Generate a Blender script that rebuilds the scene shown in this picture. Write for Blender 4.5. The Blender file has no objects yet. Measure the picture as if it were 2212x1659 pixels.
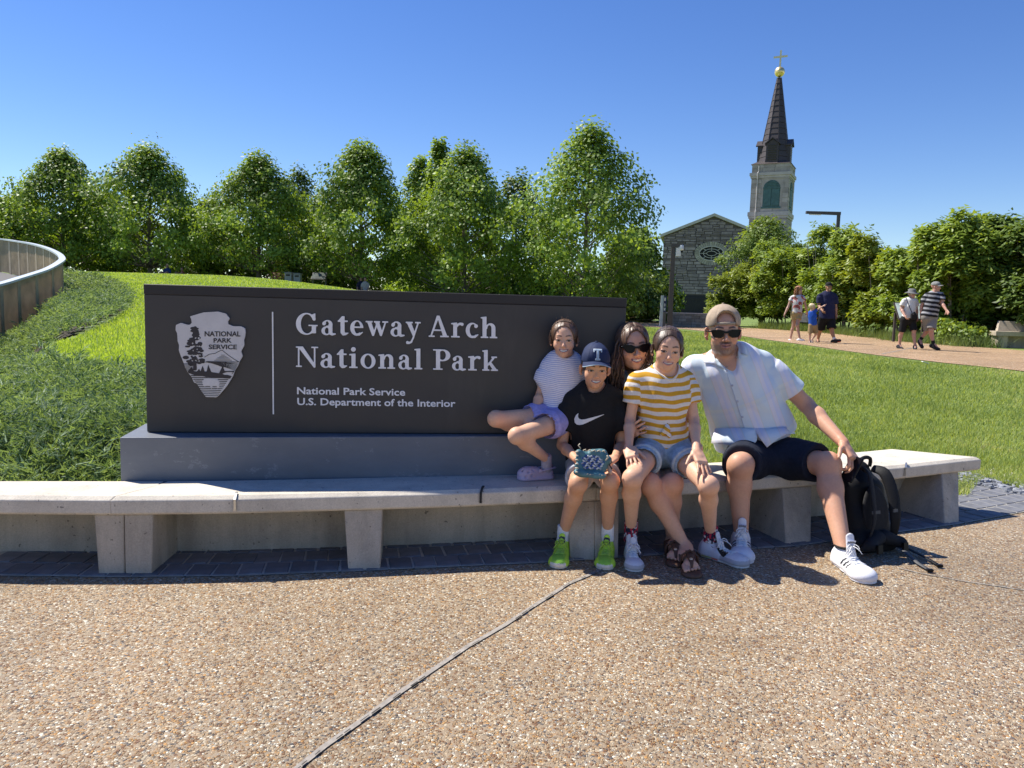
import bpy, math, random
import numpy as np
from mathutils import Vector, Matrix
from mathutils.bvhtree import BVHTree

sc = bpy.context.scene
COL = sc.collection
rnd = random.Random(7)
rng = np.random.default_rng(7)

# ------------------------------------------------------------------ camera
CAM_H, FPX, PITCH, ROLL = 1.22, 1662.0, math.radians(6.0), math.radians(1.6)
cam_d = bpy.data.cameras.new('camera'); cam = bpy.data.objects.new('camera', cam_d); COL.objects.link(cam)
cam_d.sensor_width = 36.0; cam_d.lens = 36.0 * FPX / 2212.0
cam_d.clip_start = 0.05; cam_d.clip_end = 4000
CAM_R = Matrix.Rotation(math.pi/2 - PITCH, 3, 'X') @ Matrix.Rotation(ROLL, 3, 'Z')
cam.matrix_world = Matrix.Translation((0, 0, CAM_H)) @ CAM_R.to_4x4()
sc.camera = cam
# ------------------------------------------------------------------ sky, sun, exposure
SUN_TO = Vector((-0.63, 0.35, 1.0)).normalized()
SUN_EL = math.asin(SUN_TO.z)
world = bpy.data.worlds.new('World'); sc.world = world; world.use_nodes = True
wn = world.node_tree.nodes; wl = world.node_tree.links
for n in list(wn): wn.remove(n)
wo = wn.new('ShaderNodeOutputWorld'); wb = wn.new('ShaderNodeBackground'); ws = wn.new('ShaderNodeTexSky')
ws.sky_type = 'NISHITA'; ws.sun_disc = False; ws.sun_elevation = SUN_EL
ws.sun_rotation = math.atan2(SUN_TO.x, SUN_TO.y)
ws.altitude = 150; ws.air_density = 1.0; ws.dust_density = 0.0; ws.ozone_density = 4.0
wb.inputs['Strength'].default_value = 0.096
hs = wn.new('ShaderNodeHueSaturation'); hs.inputs['Saturation'].default_value = 1.22; hs.inputs['Hue'].default_value = .515; wl.new(ws.outputs[0], hs.inputs['Color']); wl.new(hs.outputs[0], wb.inputs[0]); wl.new(wb.outputs[0], wo.inputs[0])
sun_d = bpy.data.lights.new('sun', 'SUN'); sun = bpy.data.objects.new('sun', sun_d); COL.objects.link(sun)
sun_d.energy = 5.0; sun_d.angle = math.radians(0.53); sun_d.color = (1.0, 0.945, 0.85)
sun.rotation_euler = SUN_TO.to_track_quat('Z', 'Y').to_euler(); sun.location = (-20, 12, 30)
sc.view_settings.view_transform = 'Standard'; sc.view_settings.look = 'None'
sc.view_settings.exposure = 0.62; sc.view_settings.gamma = 1.0; sc.view_settings.use_curve_mapping = False
sc.cycles.use_denoising = True
sc.cycles.max_bounces = 6; sc.cycles.diffuse_bounces = 3; sc.cycles.glossy_bounces = 2
sc.cycles.transmission_bounces = 3; sc.cycles.transparent_max_bounces = 6
sc.cycles.caustics_reflective = False; sc.cycles.caustics_refractive = False

# ------------------------------------------------------------------ measuring: a photo point (2212 px wide) to a place in the world
def ray(px, py):
    return CAM_R @ Vector(((px-1106.0)/FPX, -(py-829.5)/FPX, -1.0))
def at(px, py, Y):
    d = ray(px, py); t = Y / d.y
    return Vector((d.x*t, Y, CAM_H + d.z*t))
def on(px, py, z=0.0):
    d = ray(px, py); t = (z - CAM_H) / d.z
    return Vector((d.x*t, d.y*t, z))
def z1(x, y): return (1014.9+.27281*x, 630.9+.27281*y)
def z2(x, y): return (1042.3+.2480*x, 987.5+.2480*y)
def z3(x, y): return (1426.4+.22321*x, 630.9+.22321*y)
def z4(x, y): return (1481.2+.27281*x, 932.6+.27281*y)
def z6(x, y): return (1645.8+.25595*x, 740.6+.25595*y)
def z7(x, y): return (.248*x, 960.1+.248*y)
def zb(x, y): return (1645.8+.25595*x, 438.9+.25595*y)   # trees and path at the right
def zw(x, y): return (1645.8+.19841*x, 576.0+.19841*y)   # walkers
def zc(x, y): return (1371.5+.18185*x, 438.9+.18185*y)   # church front
def zt(x, y): return (1371.5+.26455*x, 82.3+.26455*y)    # steeple
def zf(x, y): return (.20503*x, 482.8+.20503*y)          # railing and juniper
def zs(x, y): return (274.3+.22155*x, 592.5+.22155*y)    # emblem
def zl(x, y): return (603.5+.24802*x, 630.9+.24802*y)    # lettering

def smooth(a, b, x):
    t = np.clip((x-a)/(b-a), 0, 1); return t*t*(3-2*t)
def terrain(x, y):
    x = np.asarray(x, float); y = np.asarray(y, float)
    yy = np.minimum(y, 41.0)
    left = 0.20 + 0.056*np.maximum(yy-4.0, -.5)
    left = left - 0.012*np.maximum(y-43, 0)*(y < 90) - (y >= 90)*.56
    right = 0.30*smooth(5.6, 14.0, y)
    w = 1.0 - smooth(-0.40, 0.15, x/np.maximum(y, .5))
    u = x/np.maximum(y, .5); left = left - .62*smooth(-.575, -.655, u)*smooth(5, 12, y)*(1-smooth(18.5, 22, y))
    z = right + (left-right)*w
    return z * smooth(3.85, 4.6, y)
def hit(px, py, tmax=400.0):
    d = ray(px, py); d = d / d.y; t0 = 3.0; t = t0
    while t < tmax:
        if CAM_H + d.z*t < float(terrain(d.x*t, t)):
            a, b = t0, t
            for _ in range(24):
                m = (a+b)/2
                if CAM_H + d.z*m < float(terrain(d.x*m, m)): b = m
                else: a = m
            return Vector((d.x*b, b, CAM_H + d.z*b))
        t0 = t; t += 0.05 + t*0.01
    return Vector((d.x*tmax, tmax, 0))

# ------------------------------------------------------------------ materials
MATS = {}
class NB:
    def __init__(s, m): s.nt = m.node_tree; s.n = s.nt.nodes; s.l = s.nt.links
    def new(s, t, **kw):
        x = s.n.new(t)
        for k, v in kw.items(): setattr(x, k, v)
        return x
    def link(s, a, b): s.l.new(a, b)
def base_mat(name):
    m = bpy.data.materials.new(name); m.use_nodes = True
    nb = NB(m); b = nb.n['Principled BSDF']
    return m, nb, b
def c4(c): return (c[0], c[1], c[2], 1.0)
def mixrgb(nb, fac, a, b, mode='MIX'):
    x = nb.new('ShaderNodeMix'); x.data_type = 'RGBA'; x.blend_type = mode
    for sock, v in ((x.inputs[0], fac), (x.inputs[6], a), (x.inputs[7], b)):
        if hasattr(v, 'links') or hasattr(v, 'is_linked'): nb.link(v, sock)
        elif isinstance(v, (int, float)): sock.default_value = v
        else: sock.default_value = c4(v)
    return x.outputs[2]
def math_n(nb, op, a, b=None, c=None):
    x = nb.new('ShaderNodeMath'); x.operation = op
    for i, v in enumerate((a, b, c)):
        if v is None: continue
        if hasattr(v, 'is_linked'): nb.link(v, x.inputs[i])
        else: x.inputs[i].default_value = v
    return x.outputs[0]
def ramp(nb, fac, stops, interp='LINEAR'):
    r = nb.new('ShaderNodeValToRGB'); r.color_ramp.interpolation = interp
    e = r.color_ramp.elements
    while len(e) < len(stops): e.new(0.5)
    for el, (p, c) in zip(e, stops):
        el.position = p; el.color = c4(c) if not isinstance(c, (int, float)) else (c, c, c, 1)
    nb.link(fac, r.inputs[0]); return r.outputs[0]
def noise(nb, scale, detail=4, rough=.55, coord='Object', stretch=None):
    tc = nb.new('ShaderNodeTexCoord'); n = nb.new('ShaderNodeTexNoise')
    n.inputs['Scale'].default_value = scale; n.inputs['Detail'].default_value = detail; n.inputs['Roughness'].default_value = rough
    out = tc.outputs[coord]
    if stretch:
        mp = nb.new('ShaderNodeMapping'); mp.inputs['Scale'].default_value = stretch; nb.link(out, mp.inputs[0]); out = mp.outputs[0]
    nb.link(out, n.inputs['Vector']); return n.outputs[0]
def bump(nb, b, h, strength=.3, dist=.01):
    x = nb.new('ShaderNodeBump'); x.inputs['Strength'].default_value = strength; x.inputs['Distance'].default_value = dist
    nb.link(h, x.inputs['Height']); nb.link(x.outputs[0], b.inputs['Normal'])
def M(name, col, rough=.6, var=.12, scale=12., bmp=0., bscale=150., metal=0., spec=.5, stretch=None, per=0., bdist=.004):
    """plain stuff: base colour with mottling of two sizes, fine relief, and optional shift per piece"""
    if name in MATS: return MATS[name]
    m, nb, b = base_mat(name)
    n = noise(nb, scale, 6, .6, stretch=stretch)
    lo = [max(0, c*(1-var*1.6)) for c in col]; hi = [min(1, c*(1+var*1.6)) for c in col]
    out = ramp(nb, n, [(.28, lo), (.72, hi)])
    if per:
        oi = nb.new('ShaderNodeObjectInfo'); k = math_n(nb, 'MULTIPLY_ADD', oi.outputs['Random'], 2*per, 1-per)
        cb = nb.new('ShaderNodeCombineColor')
        for i in range(3): nb.link(k, cb.inputs[i])
        out = mixrgb(nb, 1.0, out, cb.outputs[0], 'MULTIPLY')
    nb.link(out, b.inputs['Base Color'])
    b.inputs['Roughness'].default_value = rough; b.inputs['Metallic'].default_value = metal
    b.inputs['Specular IOR Level'].default_value = spec
    if bmp: bump(nb, b, noise(nb, bscale, 3), bmp, bdist)
    MATS[name] = m; return m
def MV(name, rough=.6, attr='col', bmp=0., bscale=300., sss=0., spec=.4, var=.06, sheen=0., vscale=60):
    """colour read from the vertices (flat dyes and skin marks), with a little grain"""
    if name in MATS: return MATS[name]
    m, nb, b = base_mat(name)
    a = nb.new('ShaderNodeAttribute'); a.attribute_name = attr
    g = ramp(nb, noise(nb, vscale, 4), [(.3, 1-var), (.7, 1+var)])
    nb.link(mixrgb(nb, 1.0, a.outputs['Color'], g, 'MULTIPLY'), b.inputs['Base Color'])
    b.inputs['Roughness'].default_value = rough; b.inputs['Specular IOR Level'].default_value = spec
    if sss:
        b.inputs['Subsurface Weight'].default_value = sss; b.inputs['Subsurface Scale'].default_value = .006
        b.inputs['Subsurface Radius'].default_value = (1, .35, .2)
    if sheen: b.inputs['Sheen Weight'].default_value = sheen
    if bmp: bump(nb, b, noise(nb, bscale, 3), bmp, .002)
    MATS[name] = m; return m
def leaf_mat(name, dark, light, trans=.35, scale=.9, rough=.5, dry=None):
    if name in MATS: return MATS[name]
    m, nb, b = base_mat(name)
    a = nb.new('ShaderNodeAttribute'); a.attribute_name = 'rnd'
    n = noise(nb, scale, 3)
    f = math_n(nb, 'ADD', math_n(nb, 'MULTIPLY', a.outputs['Fac'], .6), math_n(nb, 'MULTIPLY', n, .4))
    col = ramp(nb, f, [(.15, dark), (.8, light)] if dry is None else [(.12, dark), (.60, light), (.74, light), (.86, dry)])
    nb.link(col, b.inputs['Base Color']); b.inputs['Roughness'].default_value = rough; b.inputs['Specular IOR Level'].default_value = .35
    tr = nb.new('ShaderNodeBsdfTranslucent'); nb.link(mixrgb(nb, 1.0, col, (1.5, 1.35, .5), 'MULTIPLY'), tr.inputs[0])
    mx = nb.new('ShaderNodeMixShader'); mx.inputs[0].default_value = trans
    nb.link(b.outputs[0], mx.inputs[1]); nb.link(tr.outputs[0], mx.inputs[2]); nb.link(mx.outputs[0], nb.n['Material Output'].inputs[0])
    MATS[name] = m; return m

# ------------------------------------------------------------------ objects
ORG = {}
def tag(o, label=None, cat=None, group=None, kind=None):
    if label: o['label'] = label
    if cat: o['category'] = cat
    if group: o['group'] = group
    if kind: o['kind'] = kind
    return o
def thing(name, label, cat, loc, group=None):
    o = bpy.data.objects.new(name, None); COL.objects.link(o); o.location = loc; o.empty_display_size = .1
    ORG[o] = Vector(loc); return tag(o, label, cat, group)
def mesh_from(name, V, F, smooth_=False, attrs=None, sub=Vector((0, 0, 0))):
    me = bpy.data.meshes.new(name)
    V = np.asarray(V, np.float32).reshape(-1, 3) - np.array(sub, np.float32)
    if isinstance(F, np.ndarray):
        nv, nf, k = len(V), len(F), F.shape[1]
        me.vertices.add(nv); me.vertices.foreach_set('co', V.ravel())
        me.loops.add(nf*k); me.loops.foreach_set('vertex_index', F.astype(np.int32).ravel())
        me.polygons.add(nf); me.polygons.foreach_set('loop_start', np.arange(0, nf*k, k, dtype=np.int32))
        me.update(calc_edges=True)
    else:
        me.from_pydata([tuple(v) for v in V], [], F); me.update()
    if smooth_: me.polygons.foreach_set('use_smooth', np.ones(len(me.polygons), bool))
    for k, v in (attrs or {}).items():
        v = np.asarray(v, np.float32)
        if v.ndim == 1:
            at_ = me.attributes.new(k, 'FLOAT', 'POINT'); at_.data.foreach_set('value', v)
        else:
            at_ = me.attributes.new(k, 'FLOAT_COLOR', 'POINT')
            at_.data.foreach_set('color', np.hstack([v, np.ones((len(v), 1), np.float32)]).ravel())
    return me
def root_org(p):
    while p is not None:
        if p in ORG: return ORG[p]
        p = p.parent
    return Vector((0, 0, 0))
def part(name, V, F, mat, parent=None, smooth_=False, attrs=None, kind=None, label=None, cat=None, group=None, loc=None):
    """one mesh object; a child's vertices are given in the world and stored from its thing's base"""
    sub = root_org(parent) if parent is not None else Vector(loc or (0, 0, 0))
    me = mesh_from(name, V, F, smooth_, attrs, sub)
    o = bpy.data.objects.new(name, me); COL.objects.link(o)
    if parent is not None: o.parent = parent
    else: o.location = sub; ORG[o] = Vector(sub)
    if mat is not None: me.materials.append(mat)
    return tag(o, label, cat, group, kind)
def copy_tree(o, parent=None):
    c = o.copy(); COL.objects.link(c); c.parent = parent
    for ch in list(o.children): copy_tree(ch, c)
    return c

# ------------------------------------------------------------------ mesh helpers: each returns (V, F) with quads or polygons as lists
class MB:
    def __init__(s): s.V = []; s.F = []
    def add(s, V, F):
        n = len(s.V); s.V += [tuple(v) for v in V]; s.F += [tuple(i+n for i in f) for f in F]; return s
    def box(s, c, size, R=None, taper=(1, 1)):
        c = Vector(c); h = Vector(size)/2; V = []
        for zz in (-1, 1):
            tx, ty = (taper if zz < 0 else (1, 1))
            for xx, yy in ((-1, -1), (1, -1), (1, 1), (-1, 1)):
                v = Vector((xx*h.x*tx, yy*h.y*ty, zz*h.z))
                V.append(c + (R @ v if R is not None else v))
        return s.add(V, [(3, 2, 1, 0), (4, 5, 6, 7), (0, 1, 5, 4), (1, 2, 6, 5), (2, 3, 7, 6), (3, 0, 4, 7)])
    def prism(s, poly, z0, z1):
        n = len(poly); a = sum(poly[i][0]*poly[(i+1) % n][1]-poly[(i+1) % n][0]*poly[i][1] for i in range(n))
        if a < 0: poly = poly[::-1]
        f0 = (lambda p: z0) if not callable(z0) else z0; f1 = (lambda p: z1) if not callable(z1) else z1
        V = [(p[0], p[1], f0(p)) for p in poly] + [(p[0], p[1], f1(p)) for p in poly]
        F = [tuple(range(n-1, -1, -1)), tuple(range(n, 2*n))] + [(i, (i+1) % n, n+(i+1) % n, n+i) for i in range(n)]
        return s.add(V, F)
    def hexa(s, b, t):
        return s.add(list(b)+list(t), [(3, 2, 1, 0), (4, 5, 6, 7), (0, 1, 5, 4), (1, 2, 6, 5), (2, 3, 7, 6), (3, 0, 4, 7)])
    def tube(s, pts, r, n=6, cap=True, flat=1.0, up=None):
        pts = [Vector(p) for p in pts]; m = len(pts)
        rr = r if hasattr(r, '__len__') else [r]*m
        V = []; prev = None
        for i, p in enumerate(pts):
            d = (pts[min(i+1, m-1)] - pts[max(i-1, 0)])
            d = d.normalized() if d.length > 1e-9 else Vector((0, 0, 1))
            a = prev if prev is not None else (Vector(up) if up is not None else (Vector((0, 0, 1)) if abs(d.z) < .9 else Vector((1, 0, 0))))
            a = (a - d*a.dot(d)); a = a.normalized() if a.length > 1e-6 else d.orthogonal().normalized()
            prev = a; b = d.cross(a)
            for k in range(n):
                t = 2*math.pi*k/n; V.append(p + a*math.cos(t)*rr[i]*flat + b*math.sin(t)*rr[i])
        F = [(i*n+k, i*n+(k+1) % n, (i+1)*n+(k+1) % n, (i+1)*n+k) for i in range(m-1) for k in range(n)]
        if cap: F += [tuple(range(n-1, -1, -1)), tuple(range((m-1)*n, m*n))]
        return s.add(V, F)
    def lathe(s, prof, c, n=20, axis=None):
        c = Vector(c); R = axis.to_track_quat('Z', 'Y').to_matrix() if axis is not None else Matrix.Identity(3)
        V = []; m = len(prof)
        for r, z in prof:
            for k in range(n):
                t = 2*math.pi*k/n; V.append(c + R @ Vector((r*math.cos(t), r*math.sin(t), z)))
        F = [(i*n+k, i*n+(k+1) % n, (i+1)*n+(k+1) % n, (i+1)*n+k) for i in range(m-1) for k in range(n)]
        F += [tuple(range(n-1, -1, -1)), tuple(range((m-1)*n, m*n))]
        return s.add(V, F)
    def part(s, name, mat, parent=None, smooth_=False, **kw): return part(name, s.V, s.F, mat, parent, smooth_, **kw)
def bevel(o, w=.004, seg=2):
    b = o.modifiers.new('bevel', 'BEVEL'); b.width = w; b.segments = seg; b.limit_method = 'ANGLE'; b.angle_limit = .6
    return o

# ------------------------------------------------------------------ soft solids: primitives blended on a grid, then skinned as one surface
def V3(p): return np.array(p, np.float32)
class Cone:
    """round cone from a (radius ra) to b (radius rb), optionally flattened along axis fl (unit) by factor fk"""
    def __init__(s, a, b, ra, rb=None, fl=None, fk=1.0):
        s.a = V3(a); s.b = V3(b); s.ra = ra; s.rb = ra if rb is None else rb; s.fl = None if fl is None else V3(fl); s.fk = fk
        r = max(s.ra, s.rb)*max(1, fk); s.lo = np.minimum(s.a, s.b)-r; s.hi = np.maximum(s.a, s.b)+r
    def __call__(s, X, Y, Z):
        ba = s.b-s.a; L = float(ba @ ba)+1e-12
        px, py, pz = X-s.a[0], Y-s.a[1], Z-s.a[2]
        t = np.clip((px*ba[0]+py*ba[1]+pz*ba[2])/L, 0, 1)
        px = px-t*ba[0]; py = py-t*ba[1]; pz = pz-t*ba[2]
        if s.fl is not None:
            q = (px*s.fl[0]+py*s.fl[1]+pz*s.fl[2])*(1/s.fk-1)
            px = px+q*s.fl[0]; py = py+q*s.fl[1]; pz = pz+q*s.fl[2]
        return np.sqrt(px*px+py*py+pz*pz)-(s.ra+(s.rb-s.ra)*t)
class Ell:
    def __init__(s, c, r, R=None):
        s.c = V3(c); s.r = V3(r); s.R = np.eye(3, dtype=np.float32) if R is None else np.array(R, np.float32)
        e = np.abs(s.R) @ s.r; s.lo = s.c-e; s.hi = s.c+e
    def __call__(s, X, Y, Z):
        px, py, pz = X-s.c[0], Y-s.c[1], Z-s.c[2]; R = s.R; q0 = 0; q1 = 0
        for i in range(3):
            u = (px*R[0, i]+py*R[1, i]+pz*R[2, i])/s.r[i]; q0 = q0+u*u; u = u/s.r[i]; q1 = q1+u*u
        k0 = np.sqrt(q0); return k0*(k0-1)/np.maximum(np.sqrt(q1), 1e-6)
class RBox:
    def __init__(s, c, h, r=.01, R=None):
        s.c = V3(c); s.h = V3(h); s.rr = r; s.R = np.eye(3, dtype=np.float32) if R is None else np.array(R, np.float32)
        e = np.abs(s.R) @ s.h; s.lo = s.c-e; s.hi = s.c+e
    def __call__(s, X, Y, Z):
        px, py, pz = X-s.c[0], Y-s.c[1], Z-s.c[2]; R = s.R; o = 0; mx = None
        for i in range(3):
            u = np.abs(px*R[0, i]+py*R[1, i]+pz*R[2, i])-(s.h[i]-s.rr)
            o = o+np.maximum(u, 0)**2; mx = u if mx is None else np.maximum(mx, u)
        return np.sqrt(o)+np.minimum(mx, 0)-s.rr
class Half:
    """inside where (p-c).n < 0"""
    def __init__(s, c, n): s.c = V3(c); n = Vector(n).normalized(); s.n = V3(n)
    def __call__(s, X, Y, Z): return (X-s.c[0])*s.n[0]+(Y-s.c[1])*s.n[1]+(Z-s.c[2])*s.n[2]
def smin(a, b, k):
    if k <= 0: return np.minimum(a, b)
    h = np.maximum(k-np.abs(a-b), 0)/k; return np.minimum(a, b)-h*h*k*.25
def axis_steps(lo, hi, h, fine=()):
    """grid line positions with a finer step inside the given spans"""
    xs = [lo]
    while xs[-1] < hi:
        x = xs[-1]; st = h
        for a, b, f in fine:
            if a <= x < b: st = min(st, f)
        nx = x+st
        for a, b, f in fine:
            if x < a < nx: nx = a if a-x > f*.3 else nx
        xs.append(nx)
    return np.array(xs, np.float32)
class Solid:
    def __init__(s): s.ops = []
    def add(s, p, k=.01): s.ops.append(('+', p, k)); return s
    def sub(s, p, k=.004): s.ops.append(('-', p, k)); return s
    def cut(s, p, k=.002): s.ops.append(('&', p, k)); return s
    def copy(s): t = Solid(); t.ops = list(s.ops); return t
    def eval_at(s, P):
        X, Y, Z = P[:, 0], P[:, 1], P[:, 2]; D = np.full(len(P), 5., np.float32)
        for o, p, k in s.ops:
            d = p(X, Y, Z); D = smin(D, d, k) if o == '+' else -smin(-D, d, k) if o == '-' else -smin(-D, -d, k)
        return D
    def mesh(s, h, fine=None, pad=.02, warp=None, step=None):
        lo = np.min([p.lo for o, p, k in s.ops if o == '+'], axis=0)-pad; hi = np.max([p.hi for o, p, k in s.ops if o == '+'], axis=0)+pad
        fine = fine or []
        ax = [axis_steps(lo[i], hi[i], h, [(f[0][i], f[1][i], f[2]) for f in fine]) for i in range(3)]
        D = np.full([len(a) for a in ax], 1., np.float32)
        X, Y, Z = ax[0][:, None, None], ax[1][None, :, None], ax[2][None, None, :]
        for o, p, k in s.ops:
            if o == '&':
                D = -smin(-D, -p(X, Y, Z), k); continue
            m = k+2.5*h; sl = []
            for i in range(3):
                sl.append(slice(max(0, int(np.searchsorted(ax[i], p.lo[i]-m))-1), min(len(ax[i]), int(np.searchsorted(ax[i], p.hi[i]+m))+1)))
            sl = tuple(sl)
            if any(q.start >= q.stop for q in sl): continue
            d = p(X[sl[0]], Y[:, sl[1]], Z[:, :, sl[2]])
            D[sl] = smin(D[sl], d, k) if o == '+' else -smin(-D[sl], d, k)
        if warp is not None:
            I = np.nonzero(np.abs(D) < max(.03, 3*h)); P = np.stack([ax[0][I[0]], ax[1][I[1]], ax[2][I[2]]], 1)
            D[I] += warp(P)
        return surface_nets(D, ax)
def surface_nets(D, ax):
    n = D.shape; ins = D < 0; cn = (n[0]-1, n[1]-1, n[2]-1)
    acc_i = []; acc_p = []; quads = []
    for a in range(3):
        lo = [slice(None)]*3; hi = [slice(None)]*3; lo[a] = slice(0, -1); hi[a] = slice(1, None)
        E = np.argwhere(ins[tuple(lo)] ^ ins[tuple(hi)])
        b, c = (a+1) % 3, (a+2) % 3
        E = E[(E[:, b] > 0) & (E[:, b] < n[b]-1) & (E[:, c] > 0) & (E[:, c] < n[c]-1)]
        if not len(E): continue
        E2 = E.copy(); E2[:, a] += 1
        d0 = D[E[:, 0], E[:, 1], E[:, 2]]; d1 = D[E2[:, 0], E2[:, 1], E2[:, 2]]
        t = d0/(d0-d1)
        P = np.stack([ax[i][E[:, i]] for i in range(3)], 1).astype(np.float64)
        P[:, a] += t*(ax[a][E2[:, a]]-ax[a][E[:, a]])
        q = []
        for db, dc in ((-1, -1), (0, -1), (0, 0), (-1, 0)):
            C = E.copy(); C[:, b] += db; C[:, c] += dc
            q.append((C[:, 0]*cn[1]+C[:, 1])*cn[2]+C[:, 2])
        q = np.stack(q, 1)
        for j in range(4): acc_i.append(q[:, j]); acc_p.append(P)
        fl = d0 >= 0; q[fl] = q[fl][:, ::-1]; quads.append(q)
    if not quads: return np.zeros((0, 3), np.float32), np.zeros((0, 4), np.int32)
    I = np.concatenate(acc_i); P = np.concatenate(acc_p); Q = np.concatenate(quads)
    u, inv = np.unique(I, return_inverse=True)
    cnt = np.bincount(inv, minlength=len(u)).astype(float)
    V = np.stack([np.bincount(inv, P[:, i], minlength=len(u))/cnt for i in range(3)], 1)
    F = np.searchsorted(u, Q.ravel()).reshape(-1, 4)
    return V.astype(np.float32), F.astype(np.int32)
def relax(V, F, it=2, w=.5):
    """light smoothing of a skinned surface"""
    V = V.astype(np.float64); n = len(V); e = np.concatenate([F[:, [0, 1]], F[:, [1, 2]], F[:, [2, 3]], F[:, [3, 0]]])
    for _ in range(it):
        s = np.zeros_like(V); c = np.bincount(e[:, 0], minlength=n).astype(float)
        for i in range(3): s[:, i] = np.bincount(e[:, 0], V[e[:, 1], i], minlength=n)
        V = V*(1-w)+w*s/np.maximum(c, 1)[:, None]
    return V.astype(np.float32)
def rotm(yaw=0, pitch=0, roll=0):
    """degrees; yaw + turns the face towards the viewer's right, pitch + tips it down, roll + leans it clockwise as seen by the viewer"""
    return Matrix.Rotation(math.radians(yaw), 3, 'Z') @ Matrix.Rotation(math.radians(pitch), 3, 'X') @ Matrix.Rotation(math.radians(roll), 3, 'Y')
# ================================================================== THE SETTING
def interp_poly(pts, n):
    """n points evenly along a polyline of Vectors"""
    L = [0.]
    for a, b in zip(pts, pts[1:]): L.append(L[-1]+(b-a).length)
    out = []
    for i in range(n):
        s = L[-1]*i/(n-1); k = max(j for j in range(len(L)) if L[j] <= s+1e-9); k = min(k, len(pts)-2)
        t = (s-L[k])/max(1e-9, L[k+1]-L[k]); out.append(pts[k].lerp(pts[k+1], t))
    return out
def in_poly(P, poly):
    x, y = P[:, 0], P[:, 1]; c = np.zeros(len(P), bool); n = len(poly)
    for i in range(n):
        x0, y0 = poly[i][0], poly[i][1]; x1, y1 = poly[i-1][0], poly[i-1][1]
        k = ((y0 > y) != (y1 > y)) & (x < (x1-x0)*(y-y0)/((y1-y0) if abs(y1-y0) > 1e-12 else 1e-12)+x0); c ^= k
    return c

# ---- materials of the ground
def aggregate_mat(name, scale, tint, lo_scale=1.0):
    m, nb, b = base_mat(name)
    tc = nb.new('ShaderNodeTexCoord')
    mp = nb.new('ShaderNodeMapping'); mp.inputs['Scale'].default_value = (1, 1, .2); nb.link(tc.outputs['Object'], mp.inputs[0])
    nz = nb.new('ShaderNodeTexNoise'); nz.inputs['Scale'].default_value = scale*1.3; nz.inputs['Detail'].default_value = 1
    nb.link(mp.outputs[0], nz.inputs['Vector'])
    va = nb.new('ShaderNodeVectorMath'); va.operation = 'MULTIPLY_ADD'; va.inputs[1].default_value = (.5/scale,)*3
    nb.link(nz.outputs['Color'], va.inputs[0]); nb.link(mp.outputs[0], va.inputs[2])
    v = nb.new('ShaderNodeTexVoronoi'); v.inputs['Scale'].default_value = scale; nb.link(va.outputs[0], v.inputs['Vector'])
    ve = nb.new('ShaderNodeTexVoronoi'); ve.feature = 'DISTANCE_TO_EDGE'; ve.inputs['Scale'].default_value = scale; nb.link(va.outputs[0], ve.inputs['Vector'])
    sp = nb.new('ShaderNodeSeparateColor'); nb.link(v.outputs['Color'], sp.inputs[0])
    T = lambda c: tuple(a*t for a, t in zip(c, tint))
    peb = ramp(nb, sp.outputs[0], [(0, T((.44, .31, .20))), (.18, T((.66, .52, .37))), (.32, T((.30, .16, .085))), (.44, T((.74, .64, .51))), (.56, T((.52, .34, .19))),
                                   (.68, T((.15, .14, .15))), (.75, T((.64, .36, .14))), (.82, T((.95, .91, .82))), (.90, T((.26, .14, .09))), (.95, T((.42, .38, .36)))], 'CONSTANT')
    gap = ramp(nb, ve.outputs[0], [(.010, .12), (.075, 1)])
    # some cells stay bare mortar, so stones sit unevenly
    bare = ramp(nb, sp.outputs[1], [(.22, 0), (.26, 1)])
    msk = mixrgb(nb, 1.0, gap, bare, 'MULTIPLY')
    col = mixrgb(nb, msk, T((.40, .315, .235)), peb)
    big = ramp(nb, noise(nb, 1.1*lo_scale, 5, .6), [(.3, .86), (.7, 1.10)])
    spots = ramp(nb, noise(nb, 5.5*lo_scale, 3, .6), [(.66, 1), (.73, .72)]); blot = ramp(nb, noise(nb, .45*lo_scale, 6, .7), [(.35, .84), (.6, 1.06)])
    col = mixrgb(nb, 1.0, mixrgb(nb, 1.0, col, spots, 'MULTIPLY'), blot, 'MULTIPLY')
    nb.link(mixrgb(nb, 1.0, col, big, 'MULTIPLY'), b.inputs['Base Color'])
    b.inputs['Specular IOR Level'].default_value = .35
    rg = nb.new('ShaderNodeMapRange'); rg.inputs['To Min'].default_value = .45; rg.inputs['To Max'].default_value = .85; nb.link(sp.outputs[2], rg.inputs[0]); nb.link(rg.outputs[0], b.inputs['Roughness'])
    h = math_n(nb, 'MULTIPLY', math_n(nb, 'MINIMUM', ve.outputs[0], .3), sp.outputs[1])
    bump(nb, b, h, 1.0, 2.2/scale)
    return m
m_plaza = aggregate_mat('exposed_aggregate', 126., (.765, .74, .66))
m_path = aggregate_mat('path_aggregate', 70., (.95, .82, .64))
def lawn_mat():
    m, nb, b = base_mat('lawn_turf')
    f = noise(nb, 30, 6, .7); g = noise(nb, .35, 4)
    fine = ramp(nb, f, [(.25, (.09, .125, .024)), (.55, (.17, .24, .045)), (.8, (.25, .31, .085))])
    nb.link(mixrgb(nb, 1.0, fine, ramp(nb, g, [(.3, (.8, .85, .8)), (.7, (1.15, 1.1, 1.0))]), 'MULTIPLY'), b.inputs['Base Color'])
    b.inputs['Roughness'].default_value = .9; bump(nb, b, f, .7, .04); return m
m_lawn = lawn_mat()
m_soil = M('bed_soil', (.045, .036, .022), .95, .3, 25, .6, 60, bdist=.03)

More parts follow.
